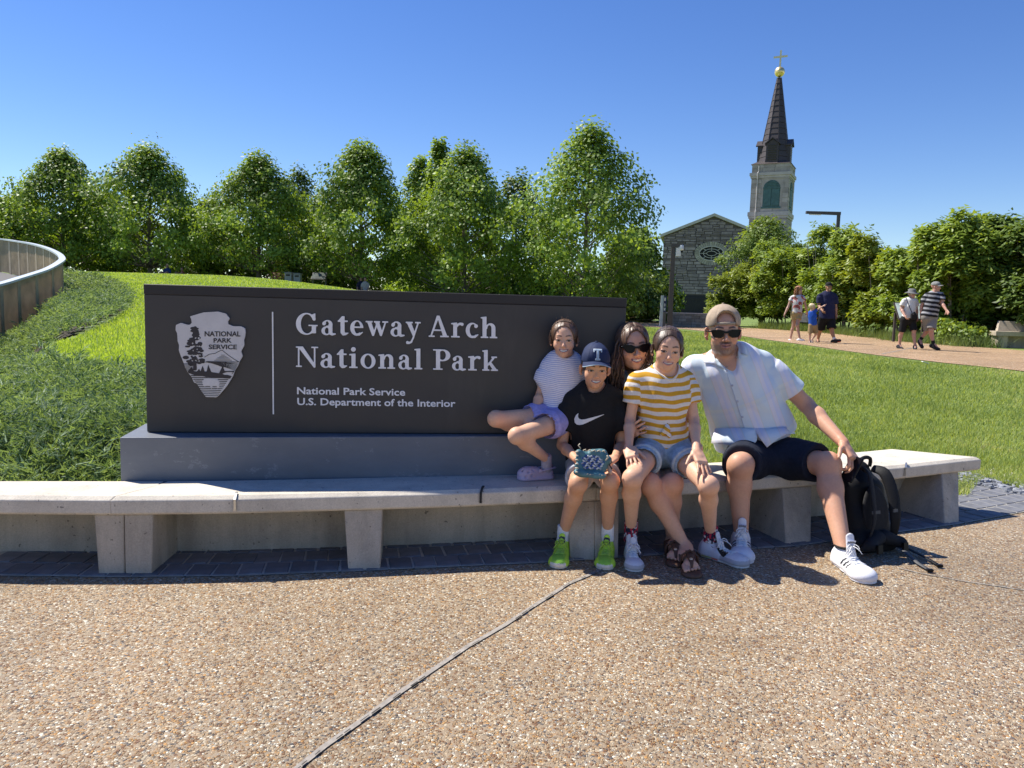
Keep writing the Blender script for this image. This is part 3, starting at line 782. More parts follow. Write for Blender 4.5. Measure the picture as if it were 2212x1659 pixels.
# ---- serif letters, unit = cap height
def G_(c):
    s = F2(); w = .11
    if c == 'G':
        s.ell(.5, .5, .5, .52).ell(.53, .5, .30, .455, True).box(.62, .40, 1.2, .70, True).box(.80, .66, 1.2, .72, True)
        s.box(.76, .06, .96, .43).box(.60, .40, 1.04, .46).poly([(.83, .66), (.93, .66), (.93, 1.0), (.88, 1.0), (.74, .93)]).box(.965, 0, 1.2, .39, True)
    elif c == 'a':
        s.ell(.24, .19, .235, .21).ell(.265, .19, .095, .14, True)
        s.box(.345, .02, .53, .50).ell(.30, .49, .235, .215); s.ell(.275, .475, .10, .165, True).box(-.05, .20, .345, .50, True)
        s.ell(.24, .19, .235, .21).ell(.27, .19, .105, .145, True).cap((.26, .40), (.40, .41), .035)
        s.cap((.13, .53), (.14, .55), .085).box(.345, .05, .53, .50).arc([(.44, .09), (.52, .03), (.66, .045)], [.09, .06, .035])
    elif c == 't':
        s.box(.13, .12, .32, .70).box(0, .625, .47, .70).poly([(0, .66), (.20, .90), (.32, .90), (.32, .66)]).arc([(.23, .14), (.27, .07), (.36, .055), (.48, .10)], [.10, .085, .06, .025])
    elif c == 'e':
        s.ell(.32, .35, .32, .365).ell(.345, .37, .145, .285, True).box(.30, .17, .8, .355, True).poly([(.4, .17), (.7, .0), (.8, .2)], True)
        s.box(.15, .355, .635, .425).arc([(.30, .04), (.44, .05), (.60, .15)], [.055, .055, .022])
    elif c == 'w':
        for x in (0.02, .40):
            s.poly([(x+.05, .66), (x+.25, .66), (x+.43, .12), (x+.36, -.01), (x+.30, -.01)]).poly([(x+.30, -.01), (x+.38, -.01), (x+.60, .66), (x+.52, .66)])
        s.box(0, .63, .34, .70).box(.40, .63, .70, .70).box(.80, .63, 1.09, .70)
    elif c == 'y':
        s.poly([(.05, .66), (.26, .66), (.46, .16), (.36, -.02)]).poly([(.30, -.12), (.38, -.12), (.64, .66), (.56, .66)])
        s.box(0, .63, .34, .70).box(.45, .63, .72, .70).arc([(.34, -.10), (.27, -.26), (.16, -.31), (.09, -.29)], [.035, .045, .05, .075])
    elif c == 'A':
        s.poly([(.08, .04), (.155, .04), (.50, .93), (.44, 1.02), (.40, 1.02)]).poly([(.40, 1.02), (.53, 1.02), (.91, .04), (.70, .04)])
        s.box(.22, .29, .72, .36).box(0, 0, .30, .07).box(.56, 0, .98, .07)
    elif c == 'r':
        s.box(.10, 0, .28, .66).box(0, 0, .41, .07).poly([(0, .62), (0, .68), (.24, .71), (.28, .71), (.28, .60)]).arc([(.26, .50), (.34, .62), (.44, .655), (.52, .63)], [.03, .05, .055, .075])
    elif c == 'c':
        s.ell(.32, .35, .32, .365).ell(.36, .36, .165, .285, True).box(.38, .15, .9, .52, True).cap((.50, .55), (.51, .56), .085).arc([(.32, .04), (.45, .05), (.60, .15)], [.055, .055, .022])
    elif c in 'hn':
        s.box(.09, 0, .28, (.98 if c == 'h' else .66)).box(0, 0, .37, .07)
        if c == 'h': s.poly([(0, .93), (0, .985), (.24, 1.02), (.28, 1.02), (.28, .90)])
        else: s.poly([(0, .62), (0, .68), (.24, .71), (.28, .71), (.28, .60)])
        s.box(.52, 0, .71, .48).box(.43, 0, .80, .07).ell(.48, .47, .23, .24); s2 = 1
        s.ell(.42, .43, .105, .185, True).box(.281, .075, .519, .44, True).box(.09, 0, .28, .66).box(0, 0, .37, .07).box(.43, 0, .80, .07).box(.372, -.1, .428, .07, True)
    elif c == 'N':
        s.box(.10, 0, .17, 1).box(0, 0, .28, .065).box(0, .935, .30, 1).poly([(.08, 1), (.33, 1), (.92, .12), (.92, -.02), (.86, -.02)]).box(.86, .0, .93, 1).box(.74, .935, 1.06, 1)
    elif c == 'i':
        s.box(.11, 0, .30, .66).box(0, 0, .40, .07).poly([(0, .62), (0, .68), (.26, .71), (.30, .71), (.30, .60)]).ell(.20, .91, .112, .112)
    elif c == 'o':
        s.ell(.36, .35, .36, .365).ell(.36, .35, .175, .30, True)
    elif c == 'l':
        s.box(.10, 0, .29, .98).box(0, 0, .39, .07).poly([(0, .93), (0, .985), (.25, 1.02), (.29, 1.02), (.29, .90)])
    elif c == 'P':
        s.ell(.48, .71, .35, .285).ell(.45, .71, .165, .225, True).box(.0, .40, .34, 1.05, True).box(.34, .935, .5, .997).box(.34, .42, .48, .485).box(.14, 0, .34, .99).box(0, 0, .46, .065).box(0, .935, .40, 1)
    elif c == 'k':
        s.box(.09, 0, .28, .98).box(0, 0, .37, .07).poly([(0, .93), (0, .985), (.24, 1.02), (.28, 1.02), (.28, .90)])
        s.poly([(.24, .26), (.30, .24), (.62, .60), (.62, .66), (.54, .66)]).poly([(.30, .38), (.42, .47), (.76, .04), (.55, .04)]).box(.46, .635, .75, .70).box(.46, 0, .54, .07, True).box(.44, 0, .80, .07)
    return s
def serif_line(txt, xs, y0, slope, cap):
    for ch, (xa, xb) in zip(txt, xs):
        g = G_(ch); wu = {'G': 1.04, 'a': .69, 't': .48, 'e': .64, 'w': 1.09, 'y': .72, 'A': .98, 'r': .595, 'c': .62, 'h': .80, 'n': .80, 'N': 1.06, 'i': .40, 'o': .72, 'l': .39, 'P': .83, 'k': .80}[ch]
        k = (xb-xa)/wu
        def place(x, y, off, xa=xa, k=k):
            X = xa+x*k; return sgn(*zl(X, y0+slope*(X-150)-y*cap), off)
        plate(g, -.05, wu+.05, -.42, 1.07, .0235, place, .001, .011, 'letter', m_let, sign)
serif_line('GatewayArch', [(147, 335), (367, 492), (510, 598), (618, 732), (752, 948), (967, 1091), (1100, 1231), (1299, 1475), (1495, 1604), (1622, 1732), (1752, 1896)], 366, .0205, 183)
serif_line('NationalPark', [(146, 339), (359, 487), (502, 588), (609, 682), (708, 838), (862, 1008), (1035, 1155), (1175, 1246), (1338, 1488), (1502, 1623), (1643, 1752), (1765, 1902)], 650, .0205, 178)
# ---- sans lettering from the built-in font, cut into letters
def sans(txt, x0, x1, yb, slope, cap, zfun, name, mat, parent, t0, t1, emb=.018, split=True):
    cu = bpy.data.curves.new('lettering', 'FONT'); cu.body = txt; cu.extrude = .05; cu.offset = emb; cu.resolution_u = 3
    to = bpy.data.objects.new('lettering', cu); COL.objects.link(to); dg = bpy.context.evaluated_depsgraph_get()
    me = bpy.data.meshes.new_from_object(to.evaluated_get(dg)); COL.objects.unlink(to); bpy.data.objects.remove(to)
    V = np.array([v.co[:] for v in me.vertices]); F = [tuple(p.vertices) for p in me.polygons]; bpy.data.meshes.remove(me)
    key = {}; rep = [key.setdefault(tuple(np.round(v, 4)), i) for i, v in enumerate(V)]
    par = list(range(len(V)))
    def find(a):
        while par[a] != a: par[a] = par[par[a]]; a = par[a]
        return a
    for f in F:
        for a, b in zip(f, f[1:]): par[find(rep[a])] = find(rep[b])
    comp = {}
    for f in F: comp.setdefault(find(rep[f[0]]), []).append(f)
    items = sorted([(V[list({i for f in fs for i in f}), 0].min(), V[list({i for f in fs for i in f}), 0].max(), fs) for fs in comp.values()], key=lambda t: t[0])
    groups = []
    for a, b, fs in items:
        if groups and a < groups[-1][1]-.02: groups[-1][1] = max(b, groups[-1][1]); groups[-1][2] += fs
        else: groups.append([a, b, list(fs)])
    X0, X1 = V[:, 0].min(), V[:, 0].max(); caph = .70 if txt.isupper() else .70
    caph = V[:, 1].max() if txt.isupper() else max(V[i, 1] for f in groups[0][2] for i in f)
    if not split: groups = [[X0, X1, F]]
    for a, b, fs in groups:
        ids = sorted({i for f in fs for i in f}); mp = {i: k for k, i in enumerate(ids)}; W = []
        for i in ids:
            x = x0+(V[i, 0]-X0)/(X1-X0)*(x1-x0); y = yb+slope*(x-x0)-V[i, 1]/caph*cap
            W.append(zfun(x, y, t1 if V[i, 2] > 0 else t0))
        part(name, W, [tuple(mp[i] for i in f) for f in fs], mat, parent)
zlp = lambda x, y, o: sgn(*zl(x, y), o)
sans('National Park Service', 155, 1096, 887, .0145, 60, zlp, 'letter', m_let, sign, .0005, .006)
sans('U.S. Department of the Interior', 157, 1533, 981, .0125, 60, zlp, 'letter', m_let, sign, .0005, .006)
# ---- arrowhead emblem
m_plate = M('emblem_silver', (.56, .55, .57), .42, .05, 14, spec=.5)
m_print = M('emblem_black', (.022, .018, .024), .5, .05)
AR = [(622, 410), (690, 390), (755, 371), (893, 363), (935, 374), (970, 382), (1008, 432), (990, 455), (992, 485), (1040, 505), (1118, 507), (1155, 524), (1162, 560), (1157, 605), (1146, 640), (1150, 690), (1118, 750), (1134, 795), (1103, 850), (1085, 895), (1052, 950), (1040, 990), (1012, 1035), (985, 1080), (940, 1135), (885, 1196), (775, 1192), (745, 1150), (715, 1105), (690, 1065), (660, 1050), (640, 1000), (600, 950), (575, 905), (563, 865), (548, 830), (528, 780), (514, 738), (517, 690), (503, 650), (500, 600), (497, 570), (483, 545), (485, 494), (535, 472), (570, 484), (600, 492), (625, 490), (640, 470), (634, 435)]
zsp = lambda x, y, o: sgn(*zs(x, y), o)
emb = plate(F2().poly(AR), 470, 1175, 350, 1205, 12, zsp, .002, .015, 'emblem', m_plate, sign)
def deco(shape, name, h=5, t=(.0155, .0165), mat=m_print, x0=540, x1=1120): return plate(shape, x0, x1, 500, 1200, h, zsp, t[0], t[1], name, mat, emb)
for tx, a, b, y, c in (('NATIONAL', 765, 1113, 602, 48), ('PARK', 852, 1028, 663, 42), ('SERVICE', 805, 1078, 727, 44)):
    sans(tx, a, b, y, .004, c, zsp, 'emblem_lettering', m_print, emb, .0155, .0166, .025, split=False)
tr = F2().poly([(655, 880), (650, 520), (668, 515), (690, 930), (652, 930)])
r2 = random.Random(3)
for yy, hw in ((530, 22), (560, 34), (585, 24), (610, 40), (640, 62), (665, 64), (690, 48), (700, 75), (730, 80), (750, 88), (775, 70), (800, 92), (830, 80), (850, 95), (868, 60)):
    for k in range(4):
        cx = 668+r2.uniform(-1, 1)*hw+(yy-520)*.02; tr.ell(cx, yy+r2.uniform(-10, 10), 16+r2.random()*16, 9+r2.random()*8)
for k in range(22): yy = r2.uniform(590, 850); tr.ell(668+r2.uniform(-55, 60), yy, 6+4*r2.random(), 5+6*r2.random(), True)
tr.box(655, 860, 684, 935); deco(tr, 'tree_print')
mt = F2()
mt.arc([(765, 805), (810, 778), (870, 768), (905, 748), (935, 738), (965, 762), (1000, 790), (1050, 825), (1098, 852)], 2.6)
for i in range(14):
    y = 786+i*6.4; a = 935-(y-745)*1.25; b = 935+(y-745)*1.35
    if i % 2 == 0: mt.cap((max(a, 690)+40, y), (min(b, 1095)-30, y), 2.2)
for i in range(8): mt.cap((780+i*10, 846+i*3), (1092-i*3, 852+i*12), 2.4)
for i in range(7): mt.cap((566+i*4, 870+i*11), (650, 868+i*11), 2.4)
mt.arc([(745, 850), (830, 862), (900, 885), (950, 905)], 2.5); deco(mt, 'mountain_print', 4)
gr = F2()
gr.poly([(600, 945), (640, 900), (660, 940), (690, 945), (712, 918), (725, 945), (746, 888), (765, 945), (785, 945), (800, 878), (830, 950), (905, 962), (940, 890), (960, 940), (1056, 938), (1030, 975), (940, 965), (1030, 990), (1012, 1015), (800, 1000), (650, 975), (610, 960)])
gr.poly([(935, 966), (985, 950), (1040, 950), (1025, 978), (960, 978)], True)
for i in range(12):
    y = 985+i*17.5; t = (y-960)/240.; a = 612+t*165; b = 1035-t*148
    gr.cap((a+4, y), (b-6, y+4), 4.2-.12*i)
gr.poly([(740, 1040), (760, 1015), (800, 1006), (850, 1010), (900, 1025), (912, 1050), (905, 1100), (892, 1112), (880, 1082), (845, 1085), (832, 1115), (815, 1082), (780, 1078), (768, 1095), (750, 1075)], True)
deco(gr, 'prairie_print', 4.5)
deco(F2().poly([(744, 1040), (762, 1018), (800, 1010), (850, 1013), (897, 1028), (907, 1050), (903, 1095), (893, 1106), (882, 1080), (845, 1082), (832, 1110), (817, 1080), (782, 1075), (768, 1090), (752, 1072)]), 'bison_print', 5, (.0150, .0168), m_plate)
# ================================================================== CHURCH
m_stone = M('church_limestone', (.265, .222, .232), .85, .16, 1.2, .4, 9, per=.20, bdist=.03)
m_joint = M('church_mortar', (.105, .09, .094), .95, .15, 3)
m_trim = M('pale_trim', (.46, .43, .41), .7, .08, 2)
m_glass = M('dark_glass', (.010, .013, .012), .3, .1, 3, spec=.15)
m_ash = M('tower_ashlar', (.345, .315, .275), .85, .14, .8, .25, 6, per=.17, bdist=.03)
m_ash2 = M('tower_mouldings', (.43, .40, .36), .8, .1, 1.2)
m_spire = M('spire_metal', (.060, .048, .047), .55, .12, .5, .15, 4, spec=.4, per=.04, bdist=.03)
m_teal = M('louvre_teal', (.055, .125, .115), .65, .15, 2)
m_gold = M('gilded_copper', (.95, .70, .30), .38, .1, 1.5, metal=.85)
m_goldp = M('gilded_cross', (.80, .70, .45), .5, .1, 1.5)
class PlaneFrame:
    """a vertical wall through c, turned by yaw degrees; uv from photo points"""
    def __init__(s, c, yaw):
        a = math.radians(yaw); s.c = Vector(c); s.u = Vector((math.cos(a), math.sin(a), 0)); s.n = Vector((math.sin(a), -math.cos(a), 0))
    def px(s, px, py):
        d = ray(px, py); o = Vector((0, 0, CAM_H)); t = (s.c-o).dot(s.n)/d.dot(s.n); p = o+d*t
        return (p-s.c).dot(s.u), p.z
    def p(s, u, z, off=0.): q = s.c+s.u*u+s.n*off; return Vector((q.x, q.y, z))
    def box(s, mb, u0, u1, za, zb_, o0, o1):
        return mb.hexa([s.p(u0, za, o1), s.p(u1, za, o1), s.p(u1, za, o0), s.p(u0, za, o0)], [s.p(u0, zb_, o1), s.p(u1, zb_, o1), s.p(u1, zb_, o0), s.p(u0, zb_, o0)])
    def prism(s, mb, poly, o0, o1):
        n = len(poly); a = sum(poly[i][0]*poly[(i+1) % n][1]-poly[(i+1) % n][0]*poly[i][1] for i in range(n))
        if a < 0: poly = poly[::-1]
        V = [s.p(u, z, o1) for u, z in poly]+[s.p(u, z, o0) for u, z in poly]
        return mb.add(V, [tuple(range(n)), tuple(range(2*n-1, n-1, -1))]+[((i+1) % n, i, n+i, n+(i+1) % n) for i in range(n)])
gc = at(1543, 560, 112.); GF = PlaneFrame((gc.x, gc.y, 0), -13)
ua, zap = GF.px(1543, 467.5); ul, zel = GF.px(1434, 510); _, zwb = GF.px(1543, 637)
ur = 2*ua-ul+1.5; zer = zap-(zap-zel)/(ua-ul)*(ur-ua)
church = thing('church', 'grey limestone church with a gabled end wall and a tall dark spire', 'church', (gc.x, gc.y, .3))
def roofz(u): return zap-(zap-zel)/(ua-ul)*abs(u-ua)
mb = MB(); GF.prism(mb, [(ul, .2), (ur, .2), (ur, zer), (ua, zap), (ul, zel)], -14., -.07); gw = mb.part('gable_wall', m_joint, church)
mb = MB()
for sgn_, ue in ((-1, ul-.5), (1, ur+.5)):
    poly = [(ua, zap+.42), (ue, roofz(ue)+.42), (ue, roofz(ue)+.02), (ua, zap+.02)]; GF.prism(mb, poly, -14.2, .35)
mb.part('roof_verge', m_trim, church)
# oval window
uo, zo = GF.px(1537, 547.5); sc_px = abs(GF.px(1563, 547.5)[0]-uo)/26.
RX, RZ = 26*sc_px, 15*sc_px; SX, SZ = 37*sc_px, 26*sc_px
def ellp(rx, rz, t): return (uo+rx*math.cos(t), zo+rz*math.sin(t))
NV = 40
for i in range(NV):
    t0, t1 = 2*math.pi*(i+.06)/NV, 2*math.pi*(i+.94)/NV; mb = MB()
    GF.prism(mb, [ellp(RX*1.07, RZ*1.09, t0), ellp(SX, SZ, t0), ellp(SX, SZ, t1), ellp(RX*1.07, RZ*1.09, t1)], -.05, .09+rnd.uniform(-.01, .03)); mb.part('voussoir', m_ash, gw)
win = None
mb = MB(); GF.prism(mb, [ellp(RX, RZ, 2*math.pi*i/36) for i in range(36)], -.04, .0); win = mb.part('window', m_glass, church)
mb = MB()
def ring(mb, rx, rz, w, o0, o1, n=40):
    for i in range(n):
        t0, t1 = 2*math.pi*i/n, 2*math.pi*(i+1)/n
        GF.prism(mb, [ellp(rx, rz, t0), ellp(rx+w, rz+w, t0), ellp(rx+w, rz+w, t1), ellp(rx, rz, t1)], o0, o1)
ring(mb, RX-.02, RZ-.02, .13, .01, .13); mb.part('window_frame', m_trim, win)
mb = MB(); ring(mb, RX*.66, RZ*.62, .075, .005, .07); ring(mb, RX*.38, RZ*.30, .075, .005, .07); mb.part('muntin_ring', m_trim, win)
for k in range(8):
    t = math.pi*k/4; c_, s_ = math.cos(t), math.sin(t); r0 = .38 if k % 2 == 0 else .64; r0z = .30 if k % 2 == 0 else .60
    a, b = Vector(ellp(RX*r0, RZ*r0z, t)), Vector(ellp(RX, RZ, t)); d = (b-a).normalized(); nrm = Vector((-d.y, d.x))*.035
    mb = MB(); GF.prism(mb, [tuple(a+nrm), tuple(b+nrm), tuple(b-nrm), tuple(a-nrm)], .004, .06); mb.part('muntin', m_trim, win)
# coursed stones, largest ones each their own piece
def course_stones(z0, z1, h0, h1, w0, w1, inside, place, parent, mat, gap, cap=295, seed=1, proud=(.02, .10)):
    r = random.Random(seed); n = 0; rest = MB(); z = z0; row = 0
    while z < z1:
        h = r.uniform(h0, h1); u = ul-3+r.uniform(0, w1)
        while u < ur+3:
            w = r.uniform(w0, w1)
            if r.random() < .28: spl = [(z, z+h*.5), (z+h*.5, z+h)]
            else: spl = [(z, z+h)]
            for a, b in spl:
                q = inside(u, u+w, a, b)
                if q:
                    u0, u1 = q; j = lambda: r.uniform(-.035, .035)
                    poly = [(u0+gap+j(), a+gap+j()*.6), (u1-gap+j(), a+gap+j()*.6), (u1-gap+j(), b-gap+j()*.6), (u0+gap+j(), b-gap+j()*.6)]
                    mb = MB(); place(mb, poly, r.uniform(*proud))
                    if n < cap: mb.part('stone', mat, parent); n += 1
                    else: rest.add(mb.V, mb.F)
            u += w
        z += h
    if rest.V: rest.part('stone_facing', mat, parent, kind='stuff')
    return n
def in_gable(u0, u1, a, b):
    uc, z_ = (u0+u1)/2, (a+b)/2
    if u0 < ul: u0 = ul
    if u1 > ur: u1 = ur
    lim = (zap-b-.05)*(ua-ul)/(zap-zel)
    if lim <= .1: return None
    u0, u1 = max(u0, ua-lim), min(u1, ua+lim)
    if u1-u0 < .3: return None
    m = (z_-zo)/(SZ+.05)
    if abs(m) < 1:
        e = (SX+.05)*math.sqrt(1-m*m)
        if u0 > uo-e and u1 < uo+e: return None
        if u0 < uo-e < u1: u1 = uo-e
        elif u0 < uo+e < u1: u0 = uo+e
        if u1-u0 < .25: return None
    return u0, u1
ns = course_stones(zwb, zap, .34, .52, .7, 1.7, in_gable, lambda mb, poly, o: GF.prism(mb, poly, -.07, o), gw, m_stone, .045)
# dark louvred opening under the wall
mb = MB(); ud0, _ = GF.px(1462, 660); ud1, _ = GF.px(1600, 660); GF.box(mb, ud0, ud1, .3, zwb-.12, -.06, .02); door = mb.part('service_door', M('door_black', (.012, .011, .013), .6, .2, 2), church)
m_slat = M('door_slat', (.020, .018, .023), .5, .2, 2)
nz = 15
for k in range(nz):
    z = .5+(zwb-.9)*k/nz; mb = MB(); GF.box(mb, ud0+.05, ud1-.05, z, z+.10, .025, .16); mb.part('slat', m_slat, door)
# ---- steeple
tc = at(1664, 430, 128.)
def tz(y, x=1664): return at(x, y, 128.).z
TW = 75*128/1662*1.0
TY = -27.0; cA = math.radians(TY); tu = Vector((math.cos(cA), math.sin(cA), 0)); tn = Vector((math.sin(cA), -math.cos(cA), 0))
tctr = Vector((tc.x, tc.y, 0))+Vector((.25, 0, 0))
def tp(u, v, z): q = tctr+tu*u+tn*v; return Vector((q.x, q.y, z))      # v towards the front
def tbox(mb, u0, u1, v0, v1, za, zb2): return mb.hexa([tp(u0, v1, za), tp(u1, v1, za), tp(u1, v0, za), tp(u0, v0, za)], [tp(u0, v1, zb2), tp(u1, v1, zb2), tp(u1, v0, zb2), tp(u0, v0, zb2)])
H2 = TW*.5
z_ledge = tz(82.3+.26455*1440); z_cor = tz(82.3+.26455*1125); z_roof = tz(82.3+.26455*1050); z_tip = tz(82.3+.26455*325, 1685); z_ball = tz(82.3+.26455*277, 1686); z_cross = tz(82.3+.26455*100, 1688)
tower = None
mb = MB(); tbox(mb, -H2, H2, -H2, H2, .3, z_roof); tower = mb.part('tower', m_ash, church)
mb = MB(); tbox(mb, -H2*1.09, H2*1.09, -H2*1.09, H2*1.09, z_ledge-.55, z_ledge+.1); tbox(mb, -H2*1.05, H2*1.05, -H2*1.05, H2*1.05, z_ledge-.9, z_ledge-.56); mb.part('ledge', m_ash2, church)
mb = MB(); tbox(mb, -H2*1.10, H2*1.10, -H2*1.10, H2*1.10, z_cor-.35, z_cor+.12); tbox(mb, -H2*1.05, H2*1.05, -H2*1.05, H2*1.05, z_cor-.7, z_cor-.36); mb.part('cornice', m_ash2, church)
# front and side: blocks around a recess with louvres
def ashlar(front, zlo, zhi, rec):
    r = random.Random(5 if front else 6); z = zlo; row = 0
    while z < zhi-.2:
        h = min(r.uniform(.62, .80), zhi-z); u = -H2
        while u < H2-.05:
            w = r.uniform(.9, 1.9); u1 = min(H2, u+w)
            if H2-u1 < .5: u1 = H2
            segs = [(u, u1)]
            if rec and rec[2] < z+h/2 < rec[3]:
                segs = []
                if u < rec[0]: segs.append((u, min(u1, rec[0])))
                if u1 > rec[1]: segs.append((max(u, rec[1]), u1))
            for a, b in segs:
                if b-a < .12: continue
                mb = MB(); o = H2+r.uniform(.03, .10); g = .018
                if front: tbox(mb, a+g, b-g, H2-.05, o, z+g, z+h-g)
                else: tbox(mb, H2-.05, o, a+g, b-g, z+g, z+h-g)
                mb.part('stone', m_ash, tower)
            u = u1
        z += h
RW = 1.62; zr0 = tz(82.3+.26455*1400); zr1 = tz(82.3+.26455*1172)
ashlar(True, z_ledge+.12, z_cor-.72, (-RW+.35, RW+.35, zr0, zr1)); ashlar(False, z_ledge+.12, z_cor-.72, (-RW, RW, zr0, zr1))
ashlar(True, z_cor+.14, z_roof, None); ashlar(False, z_cor+.14, z_roof, None); ashlar(True, z_ledge-6, z_ledge-.92, None); ashlar(False, z_ledge-6, z_ledge-.92, None)
for front in (True, False):
    uc = .35 if front else 0.
    P = (lambda u, o, z: tp(u, H2+o, z)) if front else (lambda u, o, z: tp(H2+o, u, z))
    def pr(poly, o0, o1, name, mat, par):
        mb = MB(); n = len(poly); V = [P(u, o1, z) for u, z in poly]+[P(u, o0, z) for u, z in poly]
        mb.add(V, [tuple(range(n)), tuple(range(2*n-1, n-1, -1))]+[((i+1) % n, i, n+i, n+(i+1) % n) for i in range(n)]); return mb.part(name, mat, par)
    w = 1.30; zs0 = zr0+.1; zspr = tz(82.3+.26455*1245)
    arch = [(uc-w, zs0), (uc+w, zs0), (uc+w, zspr)]+[(uc+w*math.cos(t), zspr+w*.95*math.sin(t)) for t in np.linspace(0, math.pi, 13)[1:-1]]+[(uc-w, zspr)]
    lw = pr(arch, -.02, .02, 'belfry_window', m_teal, church)
    for k in range(16):
        z = zs0+.15+k*(zspr-zs0-.3)/16
        for a, b in ((uc-w+.1, uc-.06), (uc+.06, uc+w-.1)): pr([(a, z), (b, z), (b, z+.17), (a, z+.17)], .021, .10, 'louvre', m_teal, lw)
    for k in range(4):
        z = zspr+.15+k*.26; ww = w*math.sqrt(max(0, 1-((z+.1-zspr)/(w*.95))**2))-.12; pr([(uc-ww, z), (uc+ww, z), (uc+ww, z+.13), (uc-ww, z+.13)], .021, .10, 'louvre', m_teal, lw)
    pr([(uc-w, zspr-.1), (uc+w, zspr-.1), (uc+w, zspr+.1), (uc-w, zspr+.1)], .02, .13, 'transom', m_teal, lw)
    pr([(uc-w-.2, zs0-.28), (uc+w+.2, zs0-.28), (uc+w+.2, zs0-.02), (uc-w-.2, zs0-.02)], -.02, .14, 'sill', m_teal, lw)
mb = MB(); pts = [tp(-H2*.62, H2+.16, z_roof-.3), tp(-H2*.62, H2+.16, z_cor+.3), tp(-H2*.66, H2+.45, z_cor), tp(-H2*.66, H2+.22, z_cor-1), tp(-H2*.66, H2+.22, z_ledge+.5), tp(-H2*.66, H2+.48, z_ledge), tp(-H2*.66, H2+.25, z_ledge-1.2), tp(-H2*.66, H2+.25, z_ledge-5)]
mb.tube(pts, .09, 6); mb.part('downpipe', m_trim, church)
mb = MB(); e = H2*1.07; V = [tp(-e, -e, z_roof), tp(e, -e, z_roof), tp(e, e, z_roof), tp(-e, e, z_roof)]; e2 = H2*.75; V += [tp(-e2, -e2, z_roof+.55), tp(e2, -e2, z_roof+.55), tp(e2, e2, z_roof+.55), tp(-e2, e2, z_roof+.55)]
mb.add(V, [(0, 3, 2, 1), (4, 5, 6, 7), (0, 1, 5, 4), (1, 2, 6, 5), (2, 3, 7, 6), (3, 0, 4, 7)][::1]); mb.part('tower_roof', m_spire, church)
# eight-sided spire, each face in sheets with standing seams at the hips
spire = None; rb = H2*.86; rt = .30; zb0 = z_roof+.45
mb = MB(); mb.lathe([(rb*.97, zb0), (rt*.9, z_tip)], tctr, 8); spire = mb.part('spire', m_spire, church)
def sp_pt(k, f, out=0.):
    t = cA+math.pi/8+k*math.pi/4; r = (rb+(rt-rb)*f)+out; return Vector((tctr.x+r*math.cos(t), tctr.y+r*math.sin(t), zb0+(z_tip-zb0)*f))
for k in range(8):
    mb = MB(); mb.tube([sp_pt(k, 0, .03), sp_pt(k, 1, .03)], [.13, .07], 5); mb.part('hip_seam', m_spire, spire)
    nrow = 15
    for j in range(nrow):
        f0, f1 = j/nrow, (j+1)/nrow-.004; o = .05+.012*((j*7+k*3) % 3)/3
        a, b, c, d = sp_pt(k, f0, o+.05), sp_pt(k+1, f0, o+.05), sp_pt(k+1, f1, o), sp_pt(k, f1, o); m = lambda p, q: p.lerp(q, .06)
        a, b, c, d = m(a, b), m(b, a), m(c, d), m(d, c); inn = Vector((tctr.x, tctr.y, 0)); sh = lambda p: p-(Vector((p.x, p.y, 0))-inn).normalized()*.16
        mb = MB(); mb.hexa([sh(a), sh(b), b, a], [sh(d), sh(c), c, d]); mb.part('panel', m_spire, spire)
for k in range(4):
    t = cA-math.pi/2+k*math.pi/2; d = Vector((math.cos(t), math.sin(t), 0)); s2 = Vector((-d.y, d.x, 0)); w = .95
    q = lambda a, o, z: tctr+s2*a+d*o+Vector((0, 0, z)); za = z_roof+.3; zb3 = za+2.9; zc3 = za+3.6; o = rb*1.03
    mb = MB(); poly = [(-w, za), (w, za), (w, zb3), (0, zc3), (-w, zb3)]
    V = [q(a, o, z) for a, z in poly]+[q(a, rb*.35, z) for a, z in poly]; n = 5
    mb.add(V, [tuple(range(n))[::-1], tuple(range(n, 2*n))]+[(i, (i+1) % n, n+(i+1) % n, n+i) for i in range(n)]); lu = mb.part('lucarne', m_spire, church)
    mb = MB()
    for s_ in (-1, 1):
        V = [q(s_*(w+.2), o+.25, zb3-.12), q(0, o+.25, zc3+.1), q(0, rb*.3, zc3+.1), q(s_*(w+.2), rb*.3, zb3-.12)]; V2 = [v+Vector((0, 0, .2)) for v in V]; mb.hexa(V, V2)
    mb.part('lucarne_roof', m_spire, lu)
    for j in range(7):
        z = za+.3+j*.36; mb = MB(); V = [q(-w*.7, o+.02, z), q(w*.7, o+.02, z), q(w*.7, o-.1, z), q(-w*.7, o-.1, z)]; mb.hexa(V, [v+Vector((0, 0, .2))+d*.06 for v in V]); mb.part('slat', m_slat, lu)
mb = MB(); R = 10.2*128/1662; mb.lathe([(max(.02, R*math.sin(t)), z_ball-R*math.cos(t)*1.02) for t in np.linspace(0.0, math.pi, 15)], tctr, 24); mb.part('ball', m_gold, church, True)
mb = MB(); w = .125; zc0 = z_ball+R*.95; za = tz(82.3+.26455*152, 1687); L = 1.06
tbox(mb, -w, w, -.11, .11, zc0, z_cross); mb.part('cross_post', m_goldp, church); mb = MB(); tbox(mb, -L, L, -.112, .112, za-w, za+w); mb.part('cross_arm', m_goldp, church)

